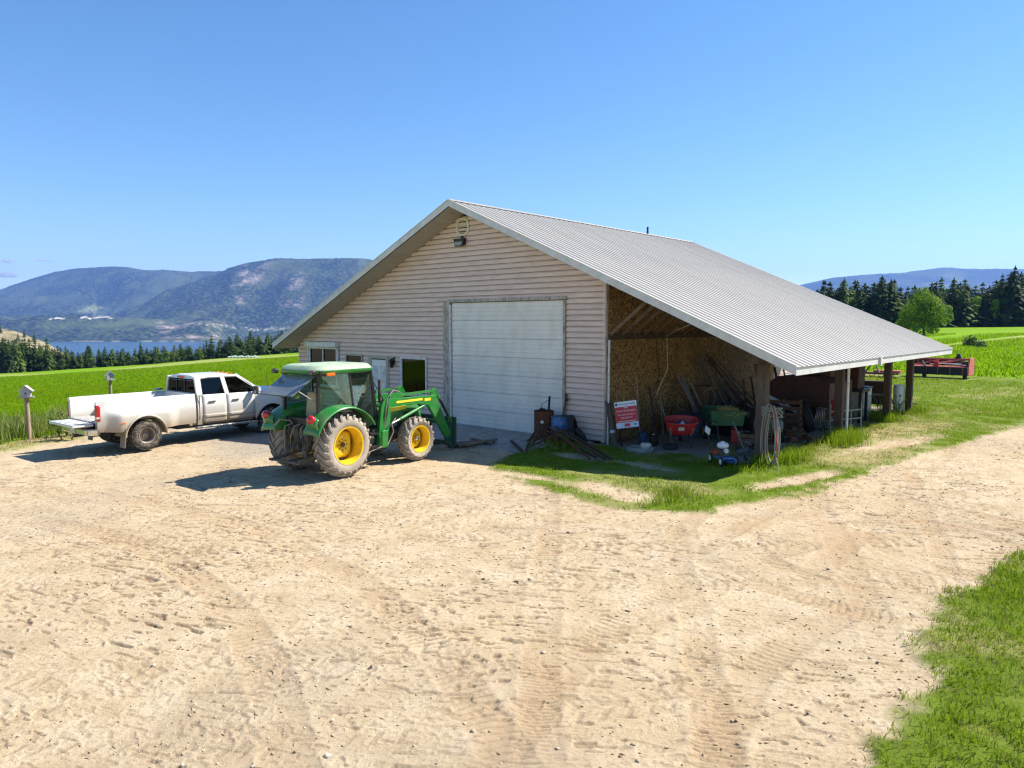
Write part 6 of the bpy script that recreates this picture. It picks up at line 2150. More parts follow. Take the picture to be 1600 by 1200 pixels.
for i in range(6):
    tag(MB().bar((0, 0, 0), (-.35 - .05 * i, .25, 1.5 + .12 * i), .045 if i % 2 else .08, .035).build('board', (M_WOODB, M_RUSTD, M_BLACK)[i % 3], loc=GP(1.3 + .28 * i, 7.0 + .12 * i), rot=(0, 0, BROT)), ('first', 'second', 'third', 'fourth', 'fifth', 'sixth')[i] + ' upright dark length from the left leaning by the hay machine', 'board')
# old hay machine: tall box with sloping pale stripe
bl = thing('old_baler', 'big dark red brown hay machine stored under the back of the lean-to', 'farm machine', GP(3.05, 7.7), BROT)
MB().prism([(-1.1, .35), (1.0, .35), (1.0, 1.55), (.55, 1.78), (-.75, 1.72), (-1.1, 1.45)], 2.3, Matrix.Translation((0, 1.5, 0)) @ Matrix.Rotation(PI / 2, 4, 'X')).build('body', M_BIN, bl, bevel=.02)
MB().box((0, -.83, 1.0), (1.9, .05, .07)).build('seam', M_RUSTD, bl)
MB().box((-.2, -.83, .55), (1.7, .12, .34)).build('feeder', M_BLACK, bl, bevel=.03)
MB().bar((-1.0, -.86, 1.02), (.15, -.88, .50), .04, .13, up=(0, 0, 1)).build('pale_chute', M_PALEBLUE, bl)
MB().box((1.05, -.3, .75), (.10, .5, .55)).build('red_guard', M_RED, bl, bevel=.02)
MB().bar((1.11, -.55, .95), (1.11, -.05, .70), .012, .13).build('white_stripe', M_SIGNW, bl)
for (x, y) in ((-.8, -.5), (.85, -.5), (-.8, 1.2), (.85, 1.2)):
    w = tyre_thing('wheel', None, (x, y, .34), .34, .2, (0, PI / 2, 0)); w.parent = bl
    MB().lathe([(.21, -.06), (.21, .06), (.1, .03), (0, .05)], 16).build('rim', M_RUSTD, w)
MB().box((.3, .3, 1.98), (1.0, .9, .5)).build('top_hopper', M_RUSTD, bl, bevel=.02)
# second machine with upright red cabinet, boom, white box
b2 = thing('feed_mixer', 'red cabinet machine with black boom arm between the middle posts', 'farm machine', GP(3.45, 10.0), BROT)
MB().box((.25, 0, 1.62), (.85, .75, .85)).build('cabinet', M_BIN, b2, bevel=.02)
MB().bar((-.1, -.39, 1.3), (.5, -.39, 2.0), .02, .09, up=(0, 1, 0)).build('diagonal_strap', M_WOODG, b2)
MB().box((.1, 0, 1.14), (1.5, .9, .10)).build('platform', M_BLACK, b2)
MB().tube([(-.45, 0, 1.6), (-.30, .1, 2.05), (.5, .3, 2.32), (.9, .35, 2.42), (1.0, .35, 2.25)], .06, 8).build('boom', M_BLACK, b2, smooth=50)
MB().box((-.5, 0, 1.5), (.4, .5, .8)).build('gearbox', M_RUSTD, b2, bevel=.03)
for (x, y) in ((-.6, -.35), (.75, -.35), (-.6, .35), (.75, .35)):
    MB().box((x, y, .55), (.09, .09, 1.1)).build('leg', M_BLACK, b2)
for x in (-.35, -.05):
    MB().ball((x, -.48, 1.24), .06, 8, 6).build('lamp', M_CLEARL, b2)
wx = thing('white_cabinet', 'dented white metal cabinet standing in the sun between the posts', 'cabinet', GP(3.55, 11.6), BROT + R(-6))
MB().box((0, 0, .56), (.75, .7, 1.08)).build('case', M_WHITE, wx, bevel=.03); MB().box((0, 0, 1.13), (.9, .5, .06)).build('top', M_BLACK, wx)
MB().tube([(-.36, -.4, 0), (-.36, -.42, .85)], .035, 8).build('pipe', M_GREYP, wx, smooth=50)
gp = thing('gate_panel', 'low pipe gate panel in the grass beside the second post', 'gate', GP(4.55, 7.0), BROT + R(70))
for z_ in (.08, .42, .70):
    MB().cyl((-.75, 0, z_), (.75, .0, z_), .022, n=7).build('rail', M_HOSEW, gp, smooth=40)
for x in (-.75, -.25, .25, .75):
    MB().cyl((x, 0, .0), (x, 0, .72 if abs(x) < .5 else .95), .022, n=7).build('upright', M_HOSEW, gp, smooth=40)
bx2 = thing('dark_bin', 'dark wooden bin with pale roller end beside the third post', 'bin', GP(3.85, 13.9), BROT)
MB().box((-.55, 0, .75), (1.5, .8, .9)).build('box', M_RUSTD, bx2, bevel=.02); MB().box((-.55, -.42, .70), (1.5, .05, .10)).build('rail', M_WOODG, bx2)
MB().lathe([(0, 0), (.17, 0), (.20, .03), (.20, 1.05), (.17, 1.08), (.10, 1.08), (.10, .98), (0, .98)], 24, Matrix.Translation((.55, 0, .02))).build('white_roll', M_SIGNW, bx2, smooth=45)
tag(MB().box((0, 0, .30), (1.5, .06, .06)).build('pale_rail', M_WOODG, loc=GP(4.2, 14.6), rot=(0, 0, BROT)), 'pale horizontal rail beside the last post', 'rail')

# ---------------------------------------------------------------- bird boxes at the field edge
def birdbox(label, px, Y, hp, lean, face):
    X = (px - 800) / FOC * Y
    t = thing('bird_house', label, 'bird house', (X, Y, float(ground_z(X, Y)) - .03), face)
    MB().cyl((0, 0, 0), (lean, 0, hp), .072, .062, 12).build('post', M_POSTL2, t, smooth=40)
    MB().box((lean, -.02, hp + .02), (.42, .36, .03)).build('floor', M_WOODG, t)
    bx = MB().prism([(-.13, 0), (.13, 0), (.13, .22), (0, .33), (-.13, .22)], .24, Matrix.Translation((lean, .12, hp + .035)) @ Matrix.Rotation(PI / 2, 4, 'X')).build('box', M_GREYBOX, t)
    MB().cyl((lean, -.121, hp + .15), (lean, -.126, hp + .15), .028, n=12).build('entrance', M_BLACK, t)
    for s in (-1, 1):
        MB().bar((lean, 0, hp + .385), (lean + s * .20, 0, hp + .20), .32, .02, up=(0, 0, 1)).build('roof', M_WOODG2, t)
    MB().cyl((lean, -.12, hp + .09), (lean, -.18, hp + .09), .008, n=6).build('perch', M_WOODG, t)
    return t
M_POSTL2 = pbr('cedar_post', (.32, .23, .17), .9, 0, .2, 4, .3, 40, stretch=(3, 3, .3))
M_GREYBOX = pbr('grey_painted_wood', (.38, .38, .41), .7, 0, .15, 5)
M_WOODG2 = pbr('silvered_shingle', (.42, .40, .38), .8, 0, .15, 6)
birdbox('grey bird house on a cedar post at the field edge left of the truck', 39, 22.6, 1.36, -.03, R(25))
birdbox('pale bird house on a post in the field behind the truck bed', 170, 31.5, 1.40, 0, R(40))

# ---------------------------------------------------------------- mower conditioner on the lawn
M_MRED = pbr('faded_red_paint', (.55, .085, .075), .55, 0, .15, 2, dirt=(.45, .27, .24), dirt_amt=.5)
mw = thing('mower_conditioner', 'faded red hay mower parked on the lawn beyond the lean-to', 'mower', BL(1.45, 36.0), BROT - R(2))
mw.scale = (.86, .86, .95)
def at_mow(px):
    return None
MB().box((0, 0, .78), (4.0, 1.5, .10)).build('deck', M_MRED, mw, bevel=.02)
MB().box((0, -.78, .52), (3.8, .06, .52)).build('skirt', M_RUBBER, mw)
MB().box((-.1, .65, 1.28), (3.9, .10, .12)).build('top_beam', M_MRED, mw, bevel=.02)
MB().box((-.3, .62, 1.05), (3.4, .06, .40)).build('rear_shield', M_RUSTD, mw)
MB().prism([(-.85, .25), (.75, .25), (.85, .62), (.70, 1.42), (-.55, 1.42), (-.85, .8)], .10, Matrix.Translation((1.92, 0, 0)) @ Matrix(((0, 0, 1, 0), (1, 0, 0, 0), (0, 1, 0, 0), (0, 0, 0, 1)))).build('side_panel', M_MRED, mw, bevel=.02)
MB().prism([(-.8, .35), (.7, .35), (.7, 1.0), (-.8, .95)], .10, Matrix.Translation((-2.05, 0, 0)) @ Matrix(((0, 0, 1, 0), (1, 0, 0, 0), (0, 1, 0, 0), (0, 0, 0, 1)))).build('side_panel', M_RUSTD, mw, bevel=.02)
MB().bar((-.4, -.4, .95), (1.5, .3, 1.32), .14, .12).build('tongue', M_MRED, mw)
MB().bar((-1.3, .2, 1.12), (-.75, -.95, .78), .09, .09).build('jack_arm', M_BLACK, mw)
MB().bar((-.75, -1.0, .85), (-.72, -1.05, .02), .08, .08).build('jack_leg', M_BLACK, mw)
MB().box((-.15, -.70, .98), (.34, .16, .38)).build('gear_cover', M_RED, mw, bevel=.03)
MB().bar((.4, -.2, .98), (1.7, -.1, 1.08), .05, .05).build('drive_shaft', M_STEEL, mw)
MB().prism([(-.22, 0), (.22, 0), (.10, .30), (-.06, .34)], .20, Matrix.Translation((1.05, .55, 1.34)) @ Matrix.Rotation(PI / 2, 4, 'X')).build('hitch_cap', M_BLACK, mw)
MB().tube([(-1.9, .55, .9), (-1.2, .2, 1.15), (-.3, .1, 1.10), (.6, .25, 1.22), (1.6, .4, 1.12)], .025, 6).build('hydraulic_hose', M_BLACK, mw, smooth=60)
MB().tube([(-.6, -.5, .95), (.2, -.45, 1.02), (1.1, -.3, .98), (1.75, -.4, .92)], .03, 6).build('white_hose', M_SIGNW, mw, smooth=60)
for x in (-1.7, -.9, .5, 1.3):
    MB().bar((x, .60, .84), (x, .60, 1.26), .06, .06).build('upright', M_MRED, mw)
MB().bar((-1.9, -.1, .86), (-.2, .45, 1.22), .10, .08).build('frame_arm', M_MRED, mw)
MB().box((1.55, .1, 1.0), (.5, .5, .34)).build('gearbox', M_RUSTD, mw, bevel=.04)
for i in range(5):
    MB().box((-1.6 + .8 * i, -.815, .55), (.03, .012, .44)).build('skirt_seam', M_MRED, mw)
for (x, y) in ((-1.1, .1), (1.65, -.2)):
    w = tyre_thing('wheel', None, (x, y, .30), .30, .22, (0, PI / 2, 0)); w.parent = mw
    MB().lathe([(.185, -.08), (.185, .08), (.08, .03), (0, .05)], 16).build('rim', M_RUSTD, w)
# small harrow farther left on the lawn
hr = thing('harrow', 'small rusty harrow with A frame on the lawn left of the red mower', 'harrow', BL(-1.6, 33.6), BROT)
MB().box((0, 0, .30), (2.2, 1.0, .12)).build('frame', M_RUSTD, hr); MB().box((.5, .1, .42), (1.6, .5, .14)).build('weight_box', M_MRED, hr)
for s in (-1, 1):
    MB().bar((-.3 + s * .45, -.4, .3), (-.3, 0, 1.15), .07, .07).build('mast', M_BLACK, hr)
for i in range(8):
    MB().bar((-1.0 + i * .28, -.4, .3), (-1.0 + i * .28, -.45, 0), .03, .03).build('tine', M_BLACK, hr)
# white pipe stack out on the mown field
wp = thing('pipe_stack', 'row of pale irrigation pipes lying far out on the mown field', 'pipes', (0, 0, 0), 0)
g_ = (380 - 800) / FOC
Yp = 205.0
Xp = g_ * Yp
wp.location = (Xp, Yp, float(terrain(Xp, Yp)))
for i in range(9):
    MB().cyl((-4.2 + i * .95, -.6 + .1 * (i % 3), .30), (-3.4 + i * .95, .8, .38 + .20 * (i % 2)), .26, n=8).build('pipe', pbr('pale_aluminium', (.20, .29, .26), .6, .1) if i == 0 else bpy.data.materials['pale_aluminium'], wp)
# ================================================================ TREES
M_BARK = pbr('bark', (.10, .075, .055), .95, 0, .25, 2)
M_CON = [leaf_mat('conifer_needles_dark', (.024, .046, .013), (.064, .102, .026), .15, .7, .25, .3), leaf_mat('conifer_needles_mid', (.042, .074, .016), (.10, .145, .030), .2, .7, .25, .3)]
M_BROAD = [leaf_mat('broad_leaves_bright', (.10, .19, .012), (.21, .32, .03), .4, .6, .5, .15), leaf_mat('broad_leaves_olive', (.07, .115, .025), (.135, .19, .05), .3, .6, .4, .25)]

def conifer_mesh(seed, h=12.0, w=2.6, droop=.25, dens=1.0, bare=.05):
    """whorls of drooping sprays, each spray a few ragged leaf-sized faces"""
    r_ = random.Random(seed)
    vs, fs = [], []
    n_w = int(22 * dens)
    lean = [r_.uniform(.75, 1.2) for _ in range(6)]
    for i in range(n_w):
        t = min(.985, max(0, (i + r_.uniform(-.4, .4)) / n_w))
        z = h * (bare + (1 - bare) * t)
        R_ = w * (1 - t) ** .75 * r_.uniform(.70, 1.12) + .18
        nb = max(5, int((13 - 6 * t) * dens))
        a0 = r_.uniform(0, 6.28)
        for b in range(nb):
            a = a0 + 2 * PI * b / nb + r_.uniform(-.35, .35)
            L = R_ * r_.uniform(.60, 1.15) * lean[int(a / 6.29 * 6) % 6]
            ca, sa = math.cos(a), math.sin(a)
            for q in range(3):
                f0, f1 = q / 3 + .05, (q + 1.4) / 3
                wd = (.42 * L + .18) * (1 - .55 * f0) * r_.uniform(.75, 1.25)
                tw = r_.uniform(-.5, .5)
                z0 = z - droop * L * f0 ** 1.3 + .12
                z1 = z - droop * L * f1 ** 1.3 - r_.uniform(.05, .38) * L * .6 - .1
                k = len(vs)
                px, py = -sa * wd * .5, ca * wd * .5
                sp = r_.uniform(.1, .55)
                vs += [(ca * L * f0 + px, sa * L * f0 + py, z0 - .2 * wd + tw * .25), (ca * L * f0 - px, sa * L * f0 - py, z0 - .2 * wd - tw * .25), (ca * L * f1 - px * sp, sa * L * f1 - py * sp, z1 - tw * .2), (ca * L * f1 + px * sp, sa * L * f1 + py * sp, z1 + tw * .2)]
                fs.append((k, k + 1, k + 2, k + 3))
    for a in (0, 1.05, 2.1):
        k = len(vs)
        vs += [(.20 * math.cos(a), .20 * math.sin(a), h * .93), (-.20 * math.cos(a), -.20 * math.sin(a), h * .93), (0, 0, h * 1.02)]
        fs.append((k, k + 1, k + 2))
    me = bpy.data.meshes.new('crown')
    me.from_pydata([tuple(p) for p in vs], [], fs)
    return me

def broad_mesh(seed, h=7.0, w=3.0, n=900, leaf=.34, lobes=14):
    r_ = random.Random(seed)
    vs, fs = [], []
    cs = []
    for i in range(lobes):
        a, zz = r_.uniform(0, 6.28), r_.uniform(.25, 1.0)
        rad = w * (1 - abs(zz - .5) * 1.25) * r_.uniform(.15, .85)
        cs.append((rad * math.cos(a), rad * math.sin(a), h * zz * .9, w * r_.uniform(.26, .48)))
    for i in range(n):
        c = r_.choice(cs)
        d = Vector((r_.gauss(0, 1), r_.gauss(0, 1), r_.gauss(0, .85))).normalized()
        q = c[3] * r_.uniform(.55, 1.0) ** .6
        p = Vector(c[:3]) + d * q
        nrm = (d + Vector((r_.uniform(-.6, .6), r_.uniform(-.6, .6), r_.uniform(-.2, .8)))).normalized()
        s = nrm.cross(Vector((r_.uniform(-1, 1), r_.uniform(-1, 1), r_.uniform(-1, 1)))).normalized()
        t = nrm.cross(s)
        l = leaf * r_.uniform(.6, 1.3)
        k = len(vs)
        vs += [p - s * l * .5 - t * l * .3, p + s * l * .5 - t * l * .25, p + s * l * .35 + t * l * .45, p - s * l * .4 + t * l * .4]
        fs.append((k, k + 1, k + 2, k + 3))
    me = bpy.data.meshes.new('crown')
    me.from_pydata([tuple(p) for p in vs], [], fs)
    return me

def trunk_mesh(h, r0):
    mb = MB()
    mb.tube([(0, 0, -.5), (.03, .02, h * .3), (-.02, .03, h * .65), (0, 0, h * .97)], r0, 7, rr=[r0 * 1.2, r0, r0 * .6, r0 * .12])
    return mb.mesh('trunk', M_BARK, 60)

def broad_trunk(h, r0, seed):
    r_ = random.Random(seed)
    mb = MB()
    mb.tube([(0, 0, -.4), (.05, .02, h * .25), (-.05, .05, h * .5), (.05, 0, h * .85)], r0, 7, rr=[r0 * 1.2, r0, r0 * .7, r0 * .15])
    for i in range(6):
        a, z = r_.uniform(0, 6.28), h * r_.uniform(.22, .55)
        mb.tube([(0, 0, z), (h * .12 * math.cos(a), h * .12 * math.sin(a), z + h * .12), (h * .24 * math.cos(a), h * .24 * math.sin(a), z + h * .3)], r0 * .4, 5, rr=[r0 * .5, r0 * .3, r0 * .1])
    return mb.mesh('trunk', M_BARK, 60)

def proto(crowns, trunk):
    return crowns, trunk
CON = []
for i in range(7):
    me = conifer_mesh(100 + i, 12.0, (2.6, 3.0, 2.2, 3.3, 2.7, 2.0, 2.9)[i], (.25, .35, .2, .3, .4, .3, .25)[i], (1.0, .95, 1.1, .9, 1.0, .9, 1.15)[i], (.05, .10, .04, .14, .07, .2, .03)[i])
    me.materials.append(M_CON[i % 2 if i != 4 else 0])
    CON.append((me, trunk_mesh(12.0, .20), 12.0))
BRO = []
for i in range(4):
    me = broad_mesh(300 + i, 7.0, (2.6, 3.2, 2.2, 2.9)[i], 1000, .42, (14, 16, 12, 15)[i])
    me.materials.append(M_BROAD[(0, 1, 1, 0)[i]])
    BRO.append((me, broad_trunk(7.0, .16, 300 + i), 7.0))

def plant_tree(kind, X, Y, h, label, group, wide=1.0, dz=0.0, name=None, zb=None):
    crown, trunk, h0 = kind
    t = thing(name or ('conifer_tree' if kind in CON else 'broadleaf_tree'), label, 'tree', (X, Y, (float(terrain(X, Y)) if zb is None else zb) + dz), random.uniform(0, 6.28), group)
    k = h / h0
    t.scale = (k * wide, k * wide, k)
    link('trunk', trunk, t)
    link('crown', crown, t)
    return t

ORDN = ['first', 'second', 'third', 'fourth', 'fifth', 'sixth', 'seventh', 'eighth', 'ninth', 'tenth']
rr = random.Random(5)
# far edge of the left field
G1 = 'conifers along the far edge of the green field'
px = -30.0
while px < 474:
    for row in range(2):
        q = px + rr.uniform(-4, 4)
        D = 262 + row * 12 + rr.uniform(-4, 6)
        X = (q - 800) / FOC * D
        top = np.interp(q, [-40, 20, 70, 110, 170, 210, 240, 300, 370, 400, 440, 480], [548, 536, 549, 553, 551, 553, 551, 547, 534, 531, 524, 520]) + rr.gauss(0, 3.6) - 5.5 - (6 if rr.random() < .12 else 0) + (1 - row) * 3.0
        z0 = float(terrain(X, D))
        h = max(3.5, zpx(top, D) - z0)
        if row == 0 and rr.random() < .40:
            plant_tree(rr.choice(BRO[1:3]), X, D - 3, max(3.6, h * rr.uniform(.65, .85)), 'rounded olive green tree among the conifers along the far edge of the left field', 'broadleaf trees along the far edge of the left field', rr.uniform(1.1, 1.45))
        else:
            plant_tree(rr.choice(CON), X, D, h, 'dark conifer in the tree line along the far edge of the left field', G1, rr.uniform(1.15, 1.6) * float(np.clip(9.5 / h, .95, 1.35)))
    px += rr.uniform(5.8, 8.6)
# taller pines that break the line
for i, (q, top, D) in enumerate(((14, 530, 256), (27, 527, 259), (74, 527, 258), (141, 541, 262), (190, 549, 258), (220, 535, 258), (247, 540, 262), (268, 546, 262))):
    X = (q - 800) / FOC * D
    plant_tree(CON[rr.choice([0, 1, 3])], X, D, zpx(top, D) - float(terrain(X, D)), ORDN[i] + ' tall pine from the left rising above the left tree line', 'tall pines rising above the left tree line', 1.0)
# scattered trees on and under the dry hillside
for i in range(44):
    q = rr.uniform(-20, 92)
    D = rr.uniform(950, 1240)
    j, k2 = int(np.argmin(np.abs(HILL[1] - D))), int(np.argmin(np.abs(HILL[0] - q)))
    zb = float(HILL[2][j, k2])
    if rr.random() < (D - 950) / 380: continue
    plant_tree(rr.choice(CON), (q - 800) / FOC * CP * D, D, rr.uniform(10, 17), 'small distant pine on the dry hillside at the far left', 'distant pines on the dry hillside', rr.uniform(1.0, 1.5), zb=zb)
for i in range(26):
    q = rr.uniform(-20, 75); D = rr.uniform(640, 820)
    top = np.interp(q, [-20, 30, 75], [532, 540, 560]) + rr.uniform(-5, 8)
    X = (q - 800) / FOC * D
    plant_tree(rr.choice(CON), X, D, max(8, zpx(top, D) - float(terrain(X, D))), 'distant conifer between the hillside and the left tree line', 'distant conifers below the dry hillside', 1.3)
# right edge of the fields
G2 = 'conifers behind the right field'
px = 1225.0
while px < 1660:
    for row in range(2):
        q = px + rr.uniform(-6, 6)
        D = 232 + row * 14 + rr.uniform(-4, 5)
        X = (q - 800) / FOC * D
        top = np.interp(q, [1225, 1285, 1330, 1345, 1375, 1395, 1420, 1470, 1500, 1540, 1580, 1600, 1690], [452, 438, 440, 444, 432, 440, 444, 440, 436, 446, 424, 432, 430]) + abs(rr.gauss(0, 6.5)) - 3 + (row == 0) * 9
        h = zpx(top, D) - float(terrain(X, D))
        plant_tree(rr.choice(CON), X, D, max(8, h), 'dark conifer in the wood behind the right field', G2, rr.uniform(1.6, 2.1))
    px += rr.uniform(7.6, 10.6)
for i, (q, top, D) in enumerate(((1283, 437, 228), (1315, 434, 230), (1362, 441, 231), (1373, 431, 228), (1388, 436, 229), (1466, 432, 232), (1485, 433, 231), (1560, 428, 230), (1579, 415, 228), (1597, 430, 230))):
    X = (q - 800) / FOC * D
    plant_tree(CON[rr.choice([0, 1, 2, 6])], X, D, zpx(top, D) - float(terrain(X, D)), ORDN[i] + ' tall conifer spire from the left above the right wood', 'tall conifers above the right wood', 1.05)
for i, (q, top, D) in enumerate(((1262, 474, 229), (1330, 468, 230), (1398, 470, 228), (1476, 478, 226), (1519, 462, 229), (1549, 468, 228), (1588, 480, 226))):
    X = (q - 800) / FOC * D
    plant_tree(BRO[rr.choice([0, 3])], X, D, zpx(top, D) - float(terrain(X, D)), ORDN[i] + ' light green young tree from the left along the right wood', 'light green trees at the front of the right wood', rr.uniform(.62, .85))
# the bright broadleaf tree beyond the lean-to roof
me = broad_mesh(901, 8.6, 3.7, 5200, .26, 30); me.materials.append(M_BROAD[0])
Dt = 118.0
Xt = (1442 - 800) / FOC * Dt
plant_tree((me, broad_trunk(8.6, .2, 9), 8.6), Xt, Dt, zpx(452, Dt) - float(terrain(Xt, Dt)), 'bright green broadleaf tree just beyond the lean-to roof', None, 1.02, name='broadleaf_tree')
me = broad_mesh(905, 8.6, 3.3, 3600, .26, 22); me.materials.append(M_BROAD[0])
Xt = (1418 - 800) / FOC * 121
plant_tree((me, broad_trunk(8.6, .2, 12), 8.6), Xt, 121, zpx(474, 121) - float(terrain(Xt, 121)), 'lower bright tree half hidden by the lean-to roof edge', None, 1.0, name='broadleaf_tree')

# ================================================================ GRASS, CROP, WEEDS (nobody could count them)
M_GRASS = leaf_mat('lawn_blades', (.14, .225, .008), (.23, .31, .02), .5, .55, 1.3, 0)
M_GRASSDRY = leaf_mat('dry_blades', (.24, .22, .06), (.40, .34, .14), .3, .7, 1.3, 0)
M_CROP = leaf_mat('crop_leaves', (.15, .265, .003), (.235, .36, .006), .55, .5, .8, 0)
M_WEED = leaf_mat('weed_leaves', (.14, .20, .03), (.28, .30, .09), .35, .6, 1.0, 0)

def blades(name, X, Y, Z, hgt, width, per, mat, lean=.5, seed=1, spread=.05):
    g = np.random.default_rng(seed)
    n = len(X) * per
    bx = np.repeat(X, per) + g.normal(0, spread, n)
    by = np.repeat(Y, per) + g.normal(0, spread, n)
    bz = np.repeat(Z, per) - .01
    hh = np.repeat(hgt, per) * g.uniform(.55, 1.2, n)
    a = g.uniform(0, 6.283, n)
    ln = g.uniform(.1, 1, n) * lean * hh
    la = g.uniform(0, 6.283, n)
    wx, wy = np.cos(a) * width * .5, np.sin(a) * width * .5
    wx, wy = wx * g.uniform(.7, 1.3, n), wy * g.uniform(.7, 1.3, n)
    dx, dy = np.cos(la) * ln, np.sin(la) * ln
    v = np.empty((n, 5, 3))
    v[:, 0] = np.stack([bx - wx, by - wy, bz], 1)
    v[:, 1] = np.stack([bx + wx, by + wy, bz], 1)
    v[:, 2] = np.stack([bx + wx * .75 + dx * .4, by + wy * .75 + dy * .4, bz + hh * .6], 1)
    v[:, 3] = np.stack([bx + dx, by + dy, bz + hh], 1)
    v[:, 4] = np.stack([bx - wx * .75 + dx * .4, by - wy * .75 + dy * .4, bz + hh * .6], 1)
    k = (np.arange(n) * 5)[:, None]
    tri = np.concatenate([k + np.array([[0, 1, 2]]), k + np.array([[0, 2, 4]]), k + np.array([[4, 2, 3]])], 0)
    me = np_mesh(name, v.reshape(-1, 3), tri, mat)
    return tag(link(name, me), kind='stuff')

def scatter(n, x0, x1, y0, y1, seed, local=True):
    g = np.random.default_rng(seed)
    a, b = g.uniform(x0, x1, n), g.uniform(y0, y1, n)
    if local:
        return BC.x + BX.x * a + BY.x * b, BC.y + BX.y * a + BY.y * b, g
    return a, b, g

def in_view(X, Y, m=.06):
    return (np.abs(X / Y) < .72 + m) & (Y > 4)

# lawn strip in front of and beside the lean-to
X, Y, g = scatter(52000, -2.5, 12.5, -7, 18, 1)
lx, ly, ga, ve, cr = masks(X, Y)
keep = (g.uniform(size=len(X)) < ga * (.25 + .75 * sstep(.36, .58, fbm(X * 1.6, Y * 1.6, 12, 3)))) & in_view(X, Y)
X, Y = X[keep], Y[keep]
n1 = fbm(X * .6, Y * .6, 19, 4); lx, ly = to_local(X, Y)
drym = np.clip(sstep(.54, .70, n1) * .45 + sstep(1.6, .3, np.abs(lx - 6.0 - (n1 - .5) * 2)) * sstep(0, 2, ly) * sstep(14, 9, ly) * .75, 0, .9)
isd = np.random.default_rng(4).uniform(size=len(X)) < drym
Z = ground_z(X, Y)
H_ = .03 + .055 * fbm(X * 1.2, Y * 1.2, 33, 3)
H_ = H_ + .16 * np.exp(-((lx - 4.9) ** 2) / .16) * sstep(.45, .6, vnoise(ly * .9, lx * 0, 8))
blades('lawn_grass', X[~isd], Y[~isd], Z[~isd], H_[~isd], .013, 5, M_GRASS, 1.0, 2, .06)
blades('dry_grass', X[isd], Y[isd], Z[isd], H_[isd] * .8, .012, 4, M_GRASSDRY, .9, 3, .06)
# lawn in the bottom right corner, close to the camera
X, Y, g = scatter(30000, 9.3, 18, -15, 6, 5)
lx, ly, ga, ve, cr = masks(X, Y)
keep = (g.uniform(size=len(X)) < ga * .95) & in_view(X, Y) & (lx > 9.3)
X, Y = X[keep], Y[keep]
isd = np.random.default_rng(6).uniform(size=len(X)) < sstep(.46, .7, fbm(X * .9, Y * .9, 19, 4)) * .45 + .07
Z = ground_z(X, Y)
H_ = .045 + .09 * fbm(X * 1.6, Y * 1.6, 34, 4) ** 1.3
blades('lawn_grass', X[~isd], Y[~isd], Z[~isd], H_[~isd], .009, 9, M_GRASS, 1.1, 7, .05)
blades('dry_grass', X[isd], Y[isd], Z[isd], H_[isd] * .8, .008, 7, M_GRASSDRY, .9, 8, .05)
# lawn beyond, out to the mower
X, Y, g = scatter(26000, -12, 32, 15, 34, 9)
lx, ly, ga, ve, cr = masks(X, Y)
keep = (g.uniform(size=len(X)) < ga * (1 - cr)) & in_view(X, Y)
X, Y = X[keep], Y[keep]
Z = terrain(X, Y)
blades('lawn_grass', X, Y, Z, .09 + .06 * fbm(X, Y, 35, 3), .03, 3, M_GRASS, .8, 10, .12)
# tall growth round the posts
X, Y = [], []
for (cx, cy, n_, s_) in ((5.1, 5.2, 150, .45), (5.3, 4.2, 80, .4), (4.9, 10.6, 60, .35), (4.3, 12.2, 90, .5), (5.0, 14.2, 60, .5), (4.9, -.3, 40, .2), (3.9, -.6, 40, .3), (5.2, .6, 60, .3), (-.9, -1.3, 22, .4), (-.2, -1.9, 22, .4)):
    for i in range(n_):
        p = BL(cx + RNG.normal(0, s_ * .5), cy + RNG.normal(0, s_))
        X.append(p.x); Y.append(p.y)
X, Y = np.array(X), np.array(Y)
blades('tall_grass', X, Y, ground_z(X, Y), .22 + .25 * RNG.uniform(size=len(X)), .016, 6, M_GRASS, .7, 11, .06)
# crop in the left field and in the right field
X, Y, g = scatter(60000, -46, -6, 23, 66, 12, False)
lx, ly, ga, ve, cr = masks(X, Y)
keep = (g.uniform(size=len(X)) < cr) & in_view(X, Y, .05) & (X / Y < -.25)
X, Y = X[keep], Y[keep]
blades('field_crop', X, Y, terrain(X, Y), (.16 + .14 * fbm(X * .12, Y * .12, 36, 4)), .05, 5, M_CROP, 1.3, 13, .12)
X, Y, g = scatter(36000, -110, -18, 66, 150, 14, False)
keep = in_view(X, Y, .05) & (X / Y < -.25)
X, Y = X[keep], Y[keep]
blades('field_crop', X, Y, terrain(X, Y), .22 + .15 * fbm(X * .1, Y * .1, 37, 3), .11, 3, M_CROP, 1.3, 15, .25)
X, Y, g = scatter(52000, 12, 110, 42, 150, 16, False)
lx, ly, ga, ve, cr = masks(X, Y)
px_, py_ = px_of(X, Y, terrain(X, Y))
keep = (g.uniform(size=len(X)) < cr) & in_view(X, Y, .05) & (X / Y > .3) & (np.abs(py_ - np.interp(px_, [1440, 1500, 1600, 1700], [547, 537, 526, 520])) > 2.5)
X, Y = X[keep], Y[keep]
blades('field_crop', X, Y, terrain(X, Y), .22 + .18 * fbm(X * .12, Y * .12, 38, 3), .10, 3, M_CROP, 1.3, 17, .25)
